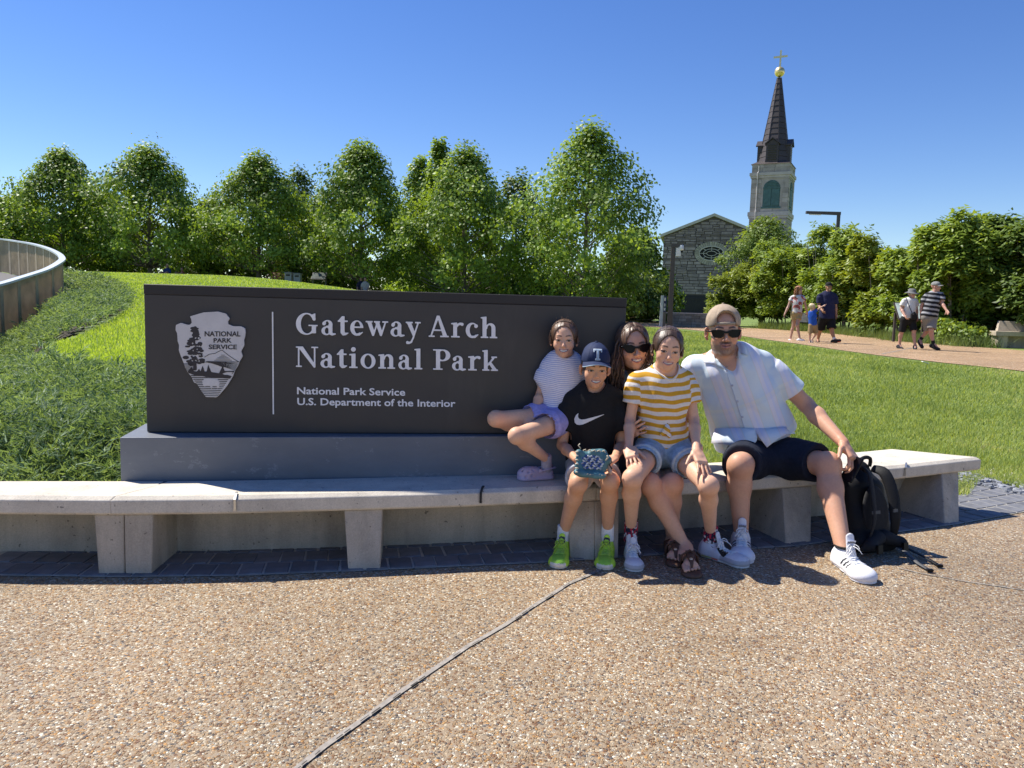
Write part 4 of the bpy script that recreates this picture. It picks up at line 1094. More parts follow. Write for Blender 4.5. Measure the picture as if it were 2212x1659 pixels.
# ---- long low building edge far behind the hedge, low stone wall by the path
m_lw = M('low_wall_stone', (.20, .21, .20), .85, .18, 3, .4, 20, per=.25, bdist=.02)
wb_ = hit(1500, 709); WF = PlaneFrame((wb_.x, wb_.y+1.0, 0), 0)
uw0, zw1 = WF.px(1446, 674.5); uw1, _ = WF.px(1585, 676); zw0 = float(terrain(wb_.x, wb_.y))-.1
lw_ = thing('stone_wall', 'low wall of grey coursed stone in shade beside the tan path', 'wall', (wb_.x, wb_.y+1, zw0))
mb = MB(); WF.box(mb, uw0, uw1, zw0, zw1-.05, -.5, -.03); mb.part('wall_core', m_joint, lw_)
mb = MB(); WF.box(mb, uw0-.05, uw1+.05, zw1-.05, zw1, -.52, .03); mb.part('coping', m_trim, lw_)
r = random.Random(9); z = zw0
while z < zw1-.1:
    h = min(r.uniform(.085, .15), zw1-.06-z); u = uw0
    while u < uw1:
        w = r.uniform(.16, .45); mb = MB(); WF.box(mb, u+.006, min(u+w, uw1)-.006, z+.006, z+h-.006, -.04, r.uniform(0, .03)); mb.part('stone', m_lw, lw_); u += w
    z += h

# ================================================================== POSTS, PANELS, RAILING
m_bronze = M('dark_bronze', (.058, .048, .044), .45, .1, 6, spec=.5)
m_white = M('white_housing', (.72, .72, .70), .4, .04, 10)
def lamp(name, label, base, ztop, w, arm_dir, arm_len, arm_h, cat='lamp post'):
    t = thing(name, label, cat, base)
    mb = MB(); mb.hexa([Vector(base)+Vector((x*w, y*w*.55, -.1)) for x, y in ((-.5, -.5), (.5, -.5), (.5, .5), (-.5, .5))], [Vector((base.x+x*w*.8, base.y+y*w*.45, ztop)) for x, y in ((-.5, -.5), (.5, -.5), (.5, .5), (-.5, .5))]); mb.part('post', m_bronze, t)
    a = Vector((base.x, base.y, ztop)); d = arm_dir.normalized(); s = Vector((-d.y, d.x, 0))*w*.4
    p = [a-d*w*.42, a+d*arm_len]; mb = MB()
    mb.hexa([p[0]-s+Vector((0, 0, -arm_h)), p[1]-s+Vector((0, 0, -arm_h*.8)), p[1]+s+Vector((0, 0, -arm_h*.8)), p[0]+s+Vector((0, 0, -arm_h))], [p[0]-s+Vector((0, 0, .004)), p[1]-s+Vector((0, 0, .004)), p[1]+s+Vector((0, 0, .004)), p[0]+s+Vector((0, 0, .004))]); mb.part('arm', m_bronze, t)
    mb = MB(); c = a+d*arm_len*.72+Vector((0, 0, -arm_h)); mb.box(c, (arm_len*.35 if abs(d.x) > .5 else w*.5, w*.5, .03)); mb.part('lamp_lens', m_white, t)
    return t
b1 = at(1446.5, 700, 35.5); b1.z = float(terrain(b1.x, b1.y)); k1 = b1.y/1662
l1 = lamp('lamp_post', 'bronze lamp post with a white dome camera beside the church wall', b1, at(1459, 526.5, b1.y).z, 10.5*k1, Vector((1, -.25, 0)), 19*k1, 7.5*k1)
mb = MB(); c = at(1461, 545, b1.y); mb.box(c+Vector((3*k1, -.08, 0)), (10*k1, .18, 17*k1)); mb.part('camera_bracket', m_white, l1)
mb = MB(); c = at(1472, 533, b1.y-.1); R = 5.2*k1; mb.lathe([(R*.4, R*1.0), (R*.9, R*.5), (R, -R*1.0), (R*.9, -R*1.5)], c, 12); mb.part('camera_housing', m_white, l1, True)
mb = MB(); mb.lathe([(R*.82, -R*1.5), (R*.7, -R*2.1), (R*.2, -R*2.5)], c, 12); mb.part('camera_dome', m_glass, l1, True)
b2 = at(1795, 700, 34.); b2.z = float(terrain(b2.x, b2.y)); k2 = 34/1662
lamp('lamp_post', 'tall bronze lamp post with a long square arm above the hedge', b2, at(1810, 458, 34.).z, 8*k2, Vector((-1, .02, 0)), 69*k2, 6.5*k2)
# wayfinding pillar
kb = at(1431, 700, 35.8); kb.z = float(terrain(kb.x, kb.y)); kk = kb.y/1662
ki = thing('wayfinding_pillar', 'slim grey wayfinding pillar with a blue graphic panel beside the lamp post', 'pillar', kb)
W_, Hk = 11*kk, at(1434, 638, kb.y).z-kb.z
mb = MB(); mb.hexa([kb+Vector((-W_*.6, 0, 0)), kb+Vector((-W_*.05, -W_*.3, 0)), kb+Vector((-W_*.05, W_*.6, 0)), kb+Vector((-W_*.6, W_*.6, 0))], [kb+Vector((-W_*.45, 0, Hk)), kb+Vector((-W_*.05, -W_*.3, Hk)), kb+Vector((-W_*.05, W_*.6, Hk)), kb+Vector((-W_*.45, W_*.6, Hk))]); mb.part('side_plate', M('pillar_grey', (.42, .42, .43), .5, .08, 4), ki)
mb = MB(); mb.box(kb+Vector((W_*.27, .02, Hk*.24)), (W_*.62, .1, Hk*.48)); mb.part('base_panel', M('pillar_bronze', (.16, .14, .125), .5, .1, 4), ki)
mb = MB(); mb.box(kb+Vector((W_*.27, .02, Hk*.73)), (W_*.62, .1, Hk*.5)); gp = mb.part('graphic_panel', M('panel_blue', (.018, .026, .10), .4, .1, 6), ki)
for zz, w, h in ((.88, .34, .10), (.70, .2, .09), (.60, .36, .02), (.555, .3, .06)):
    mb = MB(); mb.box(kb+Vector((W_*.25, -.033, Hk*zz)), (W_*w, .004, Hk*h)); mb.part('pictogram', m_white, gp)

# interpretive panels, bins
def reader(name, label, base, w, h, tilt, mtop, d=.55):
    t = thing(name, label, 'information panel', base)
    for s in (-1, 1):
        mb = MB(); mb.box(base+Vector((s*w*.46, 0, h*.5)), (.07, .07, h)); mb.part('post', m_bronze, t)
    R = Matrix.Rotation(tilt, 3, 'X'); mb = MB(); mb.box(base+Vector((0, -.1, h+.06)), (w, d, .05), R); p = mb.part('panel_frame', m_bronze, t)
    mb = MB(); mb.box(base+Vector((0, -.1, h+.06))+R @ Vector((0, 0, .03)), (w*.93, d*.88, .012), R); mb.part('panel_face', mtop, p); return t
m_pan = M('panel_pale', (.52, .60, .55), .25, .25, 3, spec=.6)
pb = hit(1963, 740); pb = pb+Vector((pb.x, pb.y, 0)).normalized()*.15; reader('information_panel', 'slanted pale green information panel on dark posts behind the older walkers', Vector((at(1963, 700, pb.y).x, pb.y, float(terrain(pb.x, pb.y)))), 1.0, .95, math.radians(52), m_pan, .7)
pb = hit(1740, 716); pb.y += .5; reader('information_panel', 'grey information panel half hidden behind the walking boy', Vector((at(1738, 700, pb.y).x, pb.y, float(terrain(pb.x, pb.y)))), .95, .55, math.radians(60), M('panel_grey', (.25, .26, .28), .35, .3, 5))
fb = at(690, 619, 43.); fb.z = float(terrain(fb.x, fb.y)); reader('information_panel', 'low glossy information panel under the trees behind the sign', fb, .78, .42, math.radians(38), M('panel_gloss', (.05, .065, .05), .3, .6, 6, spec=.4), .6)
for i, px in enumerate((624, 643)):
    p = at(px, 612, 43.); p.z = float(terrain(p.x, p.y)); t = thing('litter_bin', ['square grey litter bin under the trees, nearer the pink flowers', 'square grey litter bin under the trees, nearer the glossy panel'][i], 'bin', p, 'bins under the trees')
    mb = MB(); mb.box(p+Vector((0, 0, .20)), (.36, .36, .46)); mb.part('bin_body', M('bin_grey', (.20, .215, .24), .5, .1, 5), t)
    mb = MB(); mb.box(p+Vector((0, 0, .47)), (.40, .40, .08)); mb.part('lid', M('bin_lid', (.12, .13, .15), .5), t)
    mb = MB(); mb.box(p+Vector((0, -.186, .34)), (.22, .012, .09)); mb.part('opening', m_dark, t)

# curved railing round the sunken entrance
RP = [(-900, 810, 11.5), (-430, 742, 13.6), (0, 640, 15.5), (200, 580, 16.6), (330, 540, 17.3), (480, 490, 18.2), (580, 440, 18.8), (640, 400, 19.3), (656, 375, 20.0), (632, 335, 20.8), (560, 290, 21.8), (460, 250, 23.0), (330, 215, 24.2), (180, 190, 25.4), (0, 165, 26.6), (-400, 130, 28.5), (-900, 110, 30.)]
RT = [at(*zf(x, y), d) for x, y, d in RP]
def crom(P, n):
    out = []
    for i in range(len(P)-1):
        p0, p1, p2, p3 = P[max(i-1, 0)], P[i], P[i+1], P[min(i+2, len(P)-1)]
        for k in range(n):
            t = k/n; out.append(.5*((2*p1)+(p2-p0)*t+(2*p0-5*p1+4*p2-p3)*t*t+(3*p1-p0-3*p2+p3)*t**3))
    return out+[P[-1]]
RS = interp_poly(crom(RT, 10), 700); RH = 1.10
rail = thing('railing', 'curved bronze railing of fine upright bars with a bright steel top rail', 'railing', RS[350]-Vector((0, 0, RH)))
m_rail = M('rail_steel', (.55, .60, .62), .38, .05, 8, spec=.6); m_bar = M('railing_bars', (.40, .30, .19), .5, .15, 3, spec=.5)
mb = MB(); V = []; k = 0
for i in range(0, 700, 5):
    p = RS[i]; d = (RS[min(i+5, 699)]-RS[max(i-5, 0)]); d.z = 0; d.normalize(); s = Vector((-d.y, d.x, 0)); 
    V += [p-s*.075+Vector((0, 0, -.02)), p+s*.075+Vector((0, 0, -.02)), p+s*.075+Vector((0, 0, .025)), p-s*.075+Vector((0, 0, .025))]; k += 1
F = [(i*4+j, (i+1)*4+j, (i+1)*4+(j+1) % 4, i*4+(j+1) % 4) for i in range(k-1) for j in range(4)]; part('top_rail', V, F, m_rail, rail)
mb = MB(); tot = sum((b-a).length for a, b in zip(RS, RS[1:])); nb_ = int(tot/.042); RB = interp_poly(RS, nb_)
for i in range(1, nb_-1):
    p = RB[i]; d = (RB[i+1]-RB[i-1]); d.z = 0; d.normalize(); s = Vector((-d.y, d.x, 0)); w = .010
    q = [p-d*w-s*.012, p+d*w-s*.012, p+d*w+s*.012, p-d*w+s*.012]
    mb.hexa([v-Vector((0, 0, RH)) for v in q], [v-Vector((0, 0, .015)) for v in q])
mb.part('bars', m_bar, rail, kind='stuff')
RBp = interp_poly(RS, 24)
for i in range(24):
    p = RBp[i]; a, b = RBp[max(i-1, 0)], RBp[min(i+1, 23)]; d = b-a; d.z = 0; d.normalize(); s = Vector((-d.y, d.x, 0)); q = [p-d*.09-s*.02, p+d*.09-s*.02, p+d*.09+s*.02, p-d*.09+s*.02]
    mb = MB(); mb.hexa([v-Vector((0, 0, RH+.35)) for v in q], [v-Vector((0, 0, .012)) for v in q]); mb.part('post', m_bar, rail)
V = []; k = 0
for i in range(0, 700, 10):
    p = RS[i]-Vector((0, 0, RH+.10)); d = (RS[min(i+10, 699)]-RS[max(i-10, 0)]); d.z = 0; d.normalize(); s = Vector((-d.y, d.x, 0))
    V += [p-s*.22+Vector((0, 0, -.5)), p+s*.12+Vector((0, 0, -.5)), p+s*.12+Vector((0, 0, .04)), p-s*.22+Vector((0, 0, .04))]; k += 1
F = [(i*4+j, (i+1)*4+j, (i+1)*4+(j+1) % 4, i*4+(j+1) % 4) for i in range(k-1) for j in range(4)]; part('kerb', V, F, m_conc, rail)
inner = [(p.x, p.y, p.z-RH-.02) for p in RS[::14]]
bm = bmesh.new(); f = bm.faces.new([bm.verts.new(v) for v in inner]); bmesh.ops.triangulate(bm, faces=[f]); bm.normal_update(); me = bpy.data.meshes.new('entrance_floor'); bm.to_mesh(me); bm.free(); me.materials.append(M('entrance_floor', (.07, .068, .075), .8, .15, 1)); o = bpy.data.objects.new('entrance_floor', me); COL.objects.link(o); tag(o, kind='structure')

# second bench far along the path
fb = hit(2156, 751.5); kf = fb.y/1662; d = Vector((1, -.10, 0)).normalized(); nr = Vector((.10, 1, 0)).normalized()
b2_ = thing('concrete_bench', 'grey concrete bench with a tilted backrest at the hedge', 'bench', fb)
P = lambda u, v, z: fb+d*u+nr*v+Vector((0, 0, z)); BH = 36*kf
mb = MB(); mb.hexa([P(-.12, -.05, BH*.72), P(2.2, -.05, BH*.72), P(2.2, .5, BH*.72), P(-.05, .5, BH*.72)], [P(-.12, -.05, BH), P(2.2, -.05, BH), P(2.2, .5, BH), P(-.05, .5, BH)]); bevel(mb.part('seat_slab', m_conc2, b2_), .01)
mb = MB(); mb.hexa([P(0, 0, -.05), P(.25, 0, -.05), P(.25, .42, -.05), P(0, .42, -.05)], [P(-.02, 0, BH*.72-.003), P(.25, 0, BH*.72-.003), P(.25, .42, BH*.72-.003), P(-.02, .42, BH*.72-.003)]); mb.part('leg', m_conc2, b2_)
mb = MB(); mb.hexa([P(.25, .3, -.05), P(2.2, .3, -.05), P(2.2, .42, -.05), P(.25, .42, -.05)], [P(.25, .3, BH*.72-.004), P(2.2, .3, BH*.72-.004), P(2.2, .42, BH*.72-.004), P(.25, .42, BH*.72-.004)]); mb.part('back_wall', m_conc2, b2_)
mb = MB(); mb.hexa([P(.12, .36, BH+.002), P(2.2, .36, BH+.002), P(2.2, .5, BH+.002), P(.12, .5, BH+.002)], [P(.22, .50, BH+.30), P(2.2, .50, BH+.30), P(2.2, .60, BH+.30), P(.22, .60, BH+.30)]); bevel(mb.part('backrest', m_conc2, b2_), .01)
mb = MB(); mb.box(P(.75, -.055, BH*.92), (.03, .03, .12)); mb.part('skate_stop', m_dark, b2_)
# a scrap of paper on the grass
lp = hit(*z6(1375, 193)); mb = MB(); mb.box(lp+Vector((0, 0, .06)), (.11, .07, .012), Matrix.Rotation(.3, 3, 'Y')); mb.part('paper_scrap', m_white, None, loc=lp, label='small white scrap of paper lying on the lawn near the path', cat='litter')

# ================================================================== VEGETATION
def leaves_mesh(C, N, size, aspect=.55, up=.35, seed=0, fold=0., bias=None, rsoft=None):
    """one quad (or folded pair) per leaf at points C; N = outward hints; returns V, F, rnd"""
    r = np.random.default_rng(seed); n = len(C)
    nrm = r.normal(size=(n, 3)); nrm /= np.linalg.norm(nrm, axis=1)[:, None]
    nrm = nrm*.85+N*.9+np.array([0, 0, up]); nrm /= np.linalg.norm(nrm, axis=1)[:, None]
    t = r.normal(size=(n, 3)) if bias is None else bias+r.normal(size=(n, 3))*.35
    t -= nrm*(t*nrm).sum(1)[:, None]; t /= np.linalg.norm(t, axis=1)[:, None]+1e-9; b = np.cross(nrm, t)
    s = size*r.uniform(.6, 1.25, n)[:, None]; a = s*aspect
    V = np.stack([C-t*s*.5, C+b*a*.5+t*s*.05-nrm*s*fold, C+t*s*.5, C-b*a*.5+t*s*.05-nrm*s*fold], 1).reshape(-1, 3)
    if fold: F = (np.arange(n)[:, None]*4+np.array([[0, 1, 2, 0, 2, 3]])).reshape(-1, 3)
    else: F = np.arange(n*4).reshape(-1, 4)
    q = r.random(n) if rsoft is None else np.clip(rsoft+r.normal(size=n)*.16, 0, 1)
    return V.astype(np.float32), F.astype(np.int32), np.repeat(q, 4)
m_bark = M('plane_bark', (.20, .175, .14), .9, .25, 6, .5, 20, bdist=.03)
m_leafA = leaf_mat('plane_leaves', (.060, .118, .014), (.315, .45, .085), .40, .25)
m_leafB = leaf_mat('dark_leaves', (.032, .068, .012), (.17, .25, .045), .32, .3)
m_leafC = leaf_mat('locust_leaves', (.085, .15, .025), (.25, .34, .07), .45, .4)
m_leafD = leaf_mat('magnolia_leaves', (.075, .14, .018), (.31, .41, .065), .42, .5, .42)
m_leafE = leaf_mat('yellow_green_leaves', (.10, .16, .014), (.30, .36, .045), .4, .6, .42)
def crown_tree(name, label, base, h, rad, nleaf, seed, mleaf, group=None, trunk_h=.13, leaf=.21, prof=None, nclump=120, lean=(0, 0), wsc=1.0):
    r = np.random.default_rng(seed); t = thing(name, label, 'tree', base, group)
    prof = prof or [(0, .45), (.08, .85), (.20, 1.0), (.36, .98), (.52, .80), (.68, .56), (.82, .34), (.92, .17), (1.0, .03)]
    px_, pr_ = zip(*prof); z0 = trunk_h*h
    B = np.array(base)
    mb = MB(); pts = [Vector(base)+Vector((lean[0]*s*s*h+.05*math.sin(s*7+seed), lean[1]*s*s*h, s*h*.93-.1)) for s in np.linspace(0, 1, 9)]
    mb.tube(pts, [max(.02, .017*h*(1-s)**.9+.015) for s in np.linspace(0, 1, 9)], 7); 
    C = []; W = []; lob = r.uniform(0, 6.28, 2)
    for i in range(nclump):
        s = (i+.5)/nclump; s = s**.82 if h > 5 else s; tt = s; az = i*2.39996+r.uniform(-.5, .5); f = r.uniform(.45, 1.0)**.6
        R = rad*np.interp(tt, px_, pr_)*r.uniform(.78, 1.20)*(1+.20*math.sin(az*2+lob[0]+tt*5)+.16*math.sin(az*3+lob[1]-tt*9))
        zc_ = z0+tt*(h-z0)
        p = np.array([math.cos(az)*R*f, math.sin(az)*R*f, zc_+.10*R*f])
        C.append(p); W.append(.6+.6*R/rad)
        if i % 2 == 0:
            zt_ = max(z0*.8, zc_-R*f*.75); a = Vector(base)+Vector((0, 0, zt_)); e = Vector(base)+Vector(p); mid = a.lerp(e, .55)+Vector((0, 0, -.06*R))
            mb.tube([a, mid, e], [.035*(1-tt)+.02, .024, .008], 4, cap=False)
    mb.part('trunk', m_bark, t, True)
    for q in range(9 if h > 5 else 3):     # leading shoots break the outline
        tt = r.uniform(.55, 1.0); az = r.uniform(0, 6.28); R = rad*np.interp(tt, px_, pr_)*.75; C.append(np.array([math.cos(az)*R, math.sin(az)*R, z0+tt*(h-z0)+r.uniform(.3, .75)*(rad*.25)])); W.append(.30)
    C = np.array(C); W = np.array(W); W /= W.sum(); k = r.choice(len(C), nleaf, p=W); tone = r.normal(.5, .2, len(C))
    cs = rad*.235*wsc; off = r.normal(size=(nleaf, 3)); off /= np.linalg.norm(off, axis=1)[:, None]; off *= (r.random(nleaf)**.5)[:, None]*np.array([1.25, 1.25, .85])*cs*r.uniform(.7, 1.3, len(C))[k][:, None]
    off[:, 2] -= .25*(off[:, 0]**2+off[:, 1]**2)/cs*.5
    P = C[k]+off; P[:, 2] = np.maximum(P[:, 2], z0*.5+.1); out = P.copy(); out[:, 2] = (P[:, 2]-h*.4)*.3; out /= np.linalg.norm(out, axis=1)[:, None]+1e-6
    V, F, q = leaves_mesh(P+B, out, leaf, .75, .45, seed, rsoft=tone[k])
    part('crown', V, F, mleaf, t, attrs={'rnd': q}); return t
TR = [ # px, base py, top py, width px, depth, label
    (-40, 585, 400, 190, 47., 'leafy plane tree farthest along the row, behind the steel railing'),
    (140, 586, 324, 225, 49., 'pointed plane tree rising just behind the curved railing'),
    (325, 590, 320, 250, 48., 'broad plane tree shading the two people resting on the grass'),
    (560, 608, 336, 225, 48., 'plane tree with a double top between the pointed tree and the dark crown'),
    (778, 626, 312, 240, 46., 'plane tree standing over the walking couple behind the sign'),
    (1000, 640, 322, 270, 44., 'wide plane tree behind the sign with a bare trunk showing'),
    (1262, 648, 272, 300, 41., 'tallest plane tree of the row, nearest the church')]
for i, (px, by, ty, wpx, Y, lab) in enumerate(TR):
    g = at(px, by, Y); g.z = float(terrain(g.x, g.y)); h = (at(px, ty, Y).z-g.z)*.975
    crown_tree('plane_tree', lab, g, h, wpx*Y/1662*.54, 22000, 20+i, m_leafA, 'plane trees in a row behind the lawn', trunk_h=.09, leaf=.20, nclump=190, wsc=.84)
BK = [(645, 372, 150, 70., 'dark round-topped tree far behind the row, beside the double top'), (60, 430, 170, 58., 'dark tree filling the gap behind the railing trees'), (235, 420, 150, 58., 'dark tree between the pointed tree and the broad tree'),
      (455, 440, 170, 58., 'dark tree behind the broad tree and the double top'), (690, 440, 150, 58., 'dark tree glimpsed over the litter bins'), (905, 345, 150, 56., 'slim tree top showing beside the wide plane tree'), (945, 306, 110, 52., 'narrow leader tree rising above the wide plane tree'), (1110, 388, 200, 55., 'dark tree between the wide tree and the tallest tree'), (1370, 500, 150, 52., 'small dark tree against the church wall')]
for i, (px, ty, wpx, Y, lab) in enumerate(BK):
    g = at(px, 640, Y); g.z = float(terrain(g.x, g.y)); h = at(px, ty, Y).z-g.z
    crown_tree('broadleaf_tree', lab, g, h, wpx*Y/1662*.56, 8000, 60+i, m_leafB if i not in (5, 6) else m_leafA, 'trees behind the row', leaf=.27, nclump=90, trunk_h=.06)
# shrubs under the row
proto = None; sh_lab = ['low dark shrub at the foot of the row, %s']
spots = [(60, 'behind the railing end'), (200, 'under the pointed tree'), (300, 'behind the person in blue'), (430, 'beside the person in red'), (500, 'at the crest of the lawn'), (600, 'behind the litter bins'), (690, 'behind the glossy panel'), (740, 'beside the glossy panel'), (850, 'beside the walking couple'), (930, 'over the sign top, near the lettering'), (1060, 'past the bare trunk'), (1150, 'between the two largest trees'), (1340, 'at the end of the sign'), (1395, 'beside the wayfinding pillar'), (1240, 'under the tallest tree')]
for i, (px, where) in enumerate(spots):
    Y = (52 if px < 1330 else 46)+(i % 3)*1.5; g = at(px, 640, Y); g.z = float(terrain(g.x, g.y)); s = rnd.uniform(.85, 1.15)*(1.12 if px > 800 else 1)
    if i % 4 == 0:
        o = crown_tree('shrub', 'low shrub at the foot of the tree row, '+where, g, 2.7, 2.3, 4200, 90+i, m_leafB if i % 8 else m_leafA, 'shrubs under the tree row', 0.02, .24, [(0, .8), (.3, 1), (.7, .8), (1, .25)], 60); proto = o; o['category'] = 'shrub'
    else:
        o = copy_tree(proto); o['label'] = 'low shrub at the foot of the tree row, '+where; o.location = g
    o.scale = (s, s, s*rnd.uniform(.85, 1.1)); o.rotation_euler = (0, 0, rnd.uniform(0, 6))
pf_ = at(604, 617, 44.); pf_.z = float(terrain(pf_.x, pf_.y)); t = thing('flowering_plant', 'small pink flowering plant at the foot of the trees', 'plant', pf_); n = 260
P = np.array(pf_)+np.array([0, 0, .25])+rng.normal(size=(n, 3))*np.array([.28, .2, .13]); V, F, q = leaves_mesh(P, np.zeros((n, 3)), .09, .8, .5, 3); part('blossom', V[:560], F[:140], M('pink_petals', (.45, .12, .14), .6, .2), t); part('foliage', V, F[140:], m_leafA, t, attrs={'rnd': q})

# ---- tall shrubs along the far side of the path
def rosette_shrub(label, base, h, rad, nros, seed, mleaf, group, stems=5, leaf=.20, skirt=.10, lush=1.0, nlf=9):
    r = np.random.default_rng(seed); t = thing('tall_shrub', label, 'shrub', base, group); B = np.array(base)
    mb = MB(); 
    for k in range(stems):
        a = r.uniform(0, 6.28); e = np.array([math.cos(a)*rad*.5, math.sin(a)*rad*.5, h*.75]); s0 = Vector((math.cos(a)*.12*rad, math.sin(a)*.12*rad, -.1)); mb.tube([Vector(base)+s0, Vector(base)+Vector((e[0]*.5, e[1]*.5, h*.3)), Vector(base)+Vector(tuple(e))], [.035, .026, .010], 5, cap=False)
    mb.part('stem', m_bark, t, True)
    # lumpy volume: several lobes
    nl = 15; lob = np.stack([r.uniform(-.62, .62, nl)*rad, r.uniform(-.62, .62, nl)*rad, r.uniform(.16, .82, nl)*h], 1); lr = r.uniform(.34, .55, nl)*rad*.95
    k = r.integers(0, nl, nros); d = r.normal(size=(nros, 3)); d /= np.linalg.norm(d, axis=1)[:, None]; d[:, 2] = np.where(d[:, 2] < -.4, -d[:, 2], d[:, 2])
    C = lob[k]+d*lr[k][:, None]*(r.uniform(.55, 1.08, nros)**.7)[:, None]*np.array([1, 1, h/rad*.36 if h > rad else .8]); C[:, 2] = np.clip(C[:, 2], h*skirt, h*1.02)
    tops = r.random(nros) < .06; C[tops, 2] += r.uniform(.1, .4, tops.sum())
    ax = d*.7+np.array([0, 0, .75])+r.normal(size=(nros, 3))*.25; ax /= np.linalg.norm(ax, axis=1)[:, None]
    m = nlf; az = (np.arange(m)*2.4)[None, :]+r.uniform(0, 6.28, nros)[:, None]
    e1 = np.cross(ax, np.array([.3, .9, .1])); e1 /= np.linalg.norm(e1, axis=1)[:, None]; e2 = np.cross(ax, e1)
    el = r.uniform(-.25, .75, (nros, m))
    dirs = (np.cos(az)*np.cos(el))[..., None]*e1[:, None]+(np.sin(az)*np.cos(el))[..., None]*e2[:, None]+np.sin(el)[..., None]*ax[:, None]
    P = C[:, None]+dirs*leaf*.5+ax[:, None]*(np.linspace(-.14, .06, m))[None, :, None]
    dirs = dirs.reshape(-1, 3); P = P.reshape(-1, 3)+B; nh = np.repeat(ax, m, 0)
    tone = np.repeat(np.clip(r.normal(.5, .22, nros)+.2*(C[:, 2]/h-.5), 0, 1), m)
    V, F, q = leaves_mesh(P, nh*1.4, leaf, .42, .5, seed, .10, bias=dirs*1.5, rsoft=tone)
    part('foliage', V, F, mleaf, t, attrs={'rnd': q}); return t
PFx = [(p, sx(p)) for p in interp_poly([hit(*q) for q in far_px], 200)]
def beyond(px, push):
    p = min(PFx, key=lambda q: abs(q[1]-px))[0].copy(); d = Vector((p.x, p.y, 0)).normalized(); p = p+d*push; p.z = float(terrain(p.x, p.y)); return p
HS = [(1588, 590, 110, 2.6, m_leafE, 'low yellow-green shrub beside the end of the stone wall'), (1655, 520, 150, 4.0, m_leafE, 'loose yellow-green tall shrub under the light feathery tree'), (1705, 512, 150, 1.7, m_leafD, 'tall shrub behind the curly haired walker'), (1775, 486, 150, 1.8, m_leafD, 'tall shrub with bare stems behind the man in navy'), (1835, 490, 140, 1.8, m_leafD, 'tall shrub to which the boy seems to point'),
      (1895, 512, 125, 1.7, m_leafE, 'bright yellow-green tall shrub beside the sky gap'), (1948, 548, 110, 1.8, m_leafD, 'lowest tall shrub under the gap of sky'), (2005, 500, 130, 1.8, m_leafD, 'tall shrub behind the woman in the wide hat'), (2062, 462, 165, 2.0, m_leafD, 'highest tall shrub behind the man in stripes'),
      (2135, 470, 150, 3.1, m_leafD, 'tall shrub beside the small concrete bench'), (2205, 466, 160, 3.4, m_leafB, 'dark tall shrub rising behind the small concrete bench'), (2290, 470, 160, 3.4, m_leafB, 'dark tall shrub past the small concrete bench')]
for i, (px, ty, wpx, push, ml, lab) in enumerate(HS):
    g = beyond(px, push); h = at(px, ty, g.y).z-g.z; rad = wpx*g.y/1662*.5
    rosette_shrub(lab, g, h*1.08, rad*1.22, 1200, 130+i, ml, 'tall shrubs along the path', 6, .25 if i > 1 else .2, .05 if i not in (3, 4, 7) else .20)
for i, px in enumerate((1690, 1760, 1830, 1900, 1985, 2070, 2150, 2240)):
    g = beyond(px, 4.6); h = at(px, 505+(30 if px in (1900, 1985) else 0), g.y).z-g.z
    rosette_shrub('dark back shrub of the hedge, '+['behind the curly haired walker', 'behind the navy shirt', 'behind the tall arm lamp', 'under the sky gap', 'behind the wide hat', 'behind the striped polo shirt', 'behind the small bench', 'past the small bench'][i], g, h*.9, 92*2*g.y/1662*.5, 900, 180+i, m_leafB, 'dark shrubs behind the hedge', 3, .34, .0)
g = beyond(1640, 5.5); h = at(1640, 474, g.y).z-g.z
crown_tree('locust_tree', 'light green feathery tree in front of the church corner', g, h, 78*g.y/1662, 15000, 77, m_leafC, None, .10, .15, [(0, .62), (.15, .95), (.4, 1.0), (.65, .80), (.85, .5), (1, .12)], 130, wsc=.9)
# low growth at the foot of the hedge
def tuft_mesh(P, hgt, wid, seed, spread=.5, nb=1):
    r = np.random.default_rng(seed); n = len(P); a = r.uniform(0, 2*math.pi, n); l = r.uniform(.15, 1, n)*spread; h = hgt*r.uniform(.6, 1.15, n); w = wid*r.uniform(.7, 1.3, n)
    d = np.stack([np.cos(a), np.sin(a), 0*a], 1); s = np.stack([-np.sin(a+1.2), np.cos(a+1.2), 0*a], 1)
    top = P+d*(l*h)[:, None]+np.array([0, 0, 1])*(h*np.sqrt(np.clip(1-l*l*.8, .1, 1)))[:, None]
    V = np.stack([P-s*w[:, None]*.5, P+s*w[:, None]*.5, top], 1).reshape(-1, 3); return V.astype(np.float32), np.arange(n*3, dtype=np.int32).reshape(-1, 3), np.repeat(r.random(n), 3)
m_blade = leaf_mat('grass_blades', (.105, .175, .034), (.37, .45, .15), .42, .8, .6, (.62, .56, .33))
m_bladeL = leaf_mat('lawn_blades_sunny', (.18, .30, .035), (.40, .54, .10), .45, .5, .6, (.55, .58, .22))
m_sedge = leaf_mat('sedge_blades', (.10, .155, .05), (.22, .30, .11), .35, .8, .6)
P = []
r = np.random.default_rng(44)
for k in range(60):
    px = r.uniform(1655, 1770) if k < 34 else r.uniform(1770, 2120); g = beyond(px, r.uniform(.05, 1.0) if k < 34 else r.uniform(0, .5)); q = r.normal(size=(260, 3))*np.array([.30, .30, 0]); P.append(np.array(g)+q)
V, F, q = tuft_mesh(np.concatenate(P), .42, .022, 5, .85); part('sedge', V, F, m_sedge, None, attrs={'rnd': q}, kind='stuff', loc=beyond(1700, .5), label='pale arching sedge growing along the foot of the hedge', cat='ground cover')
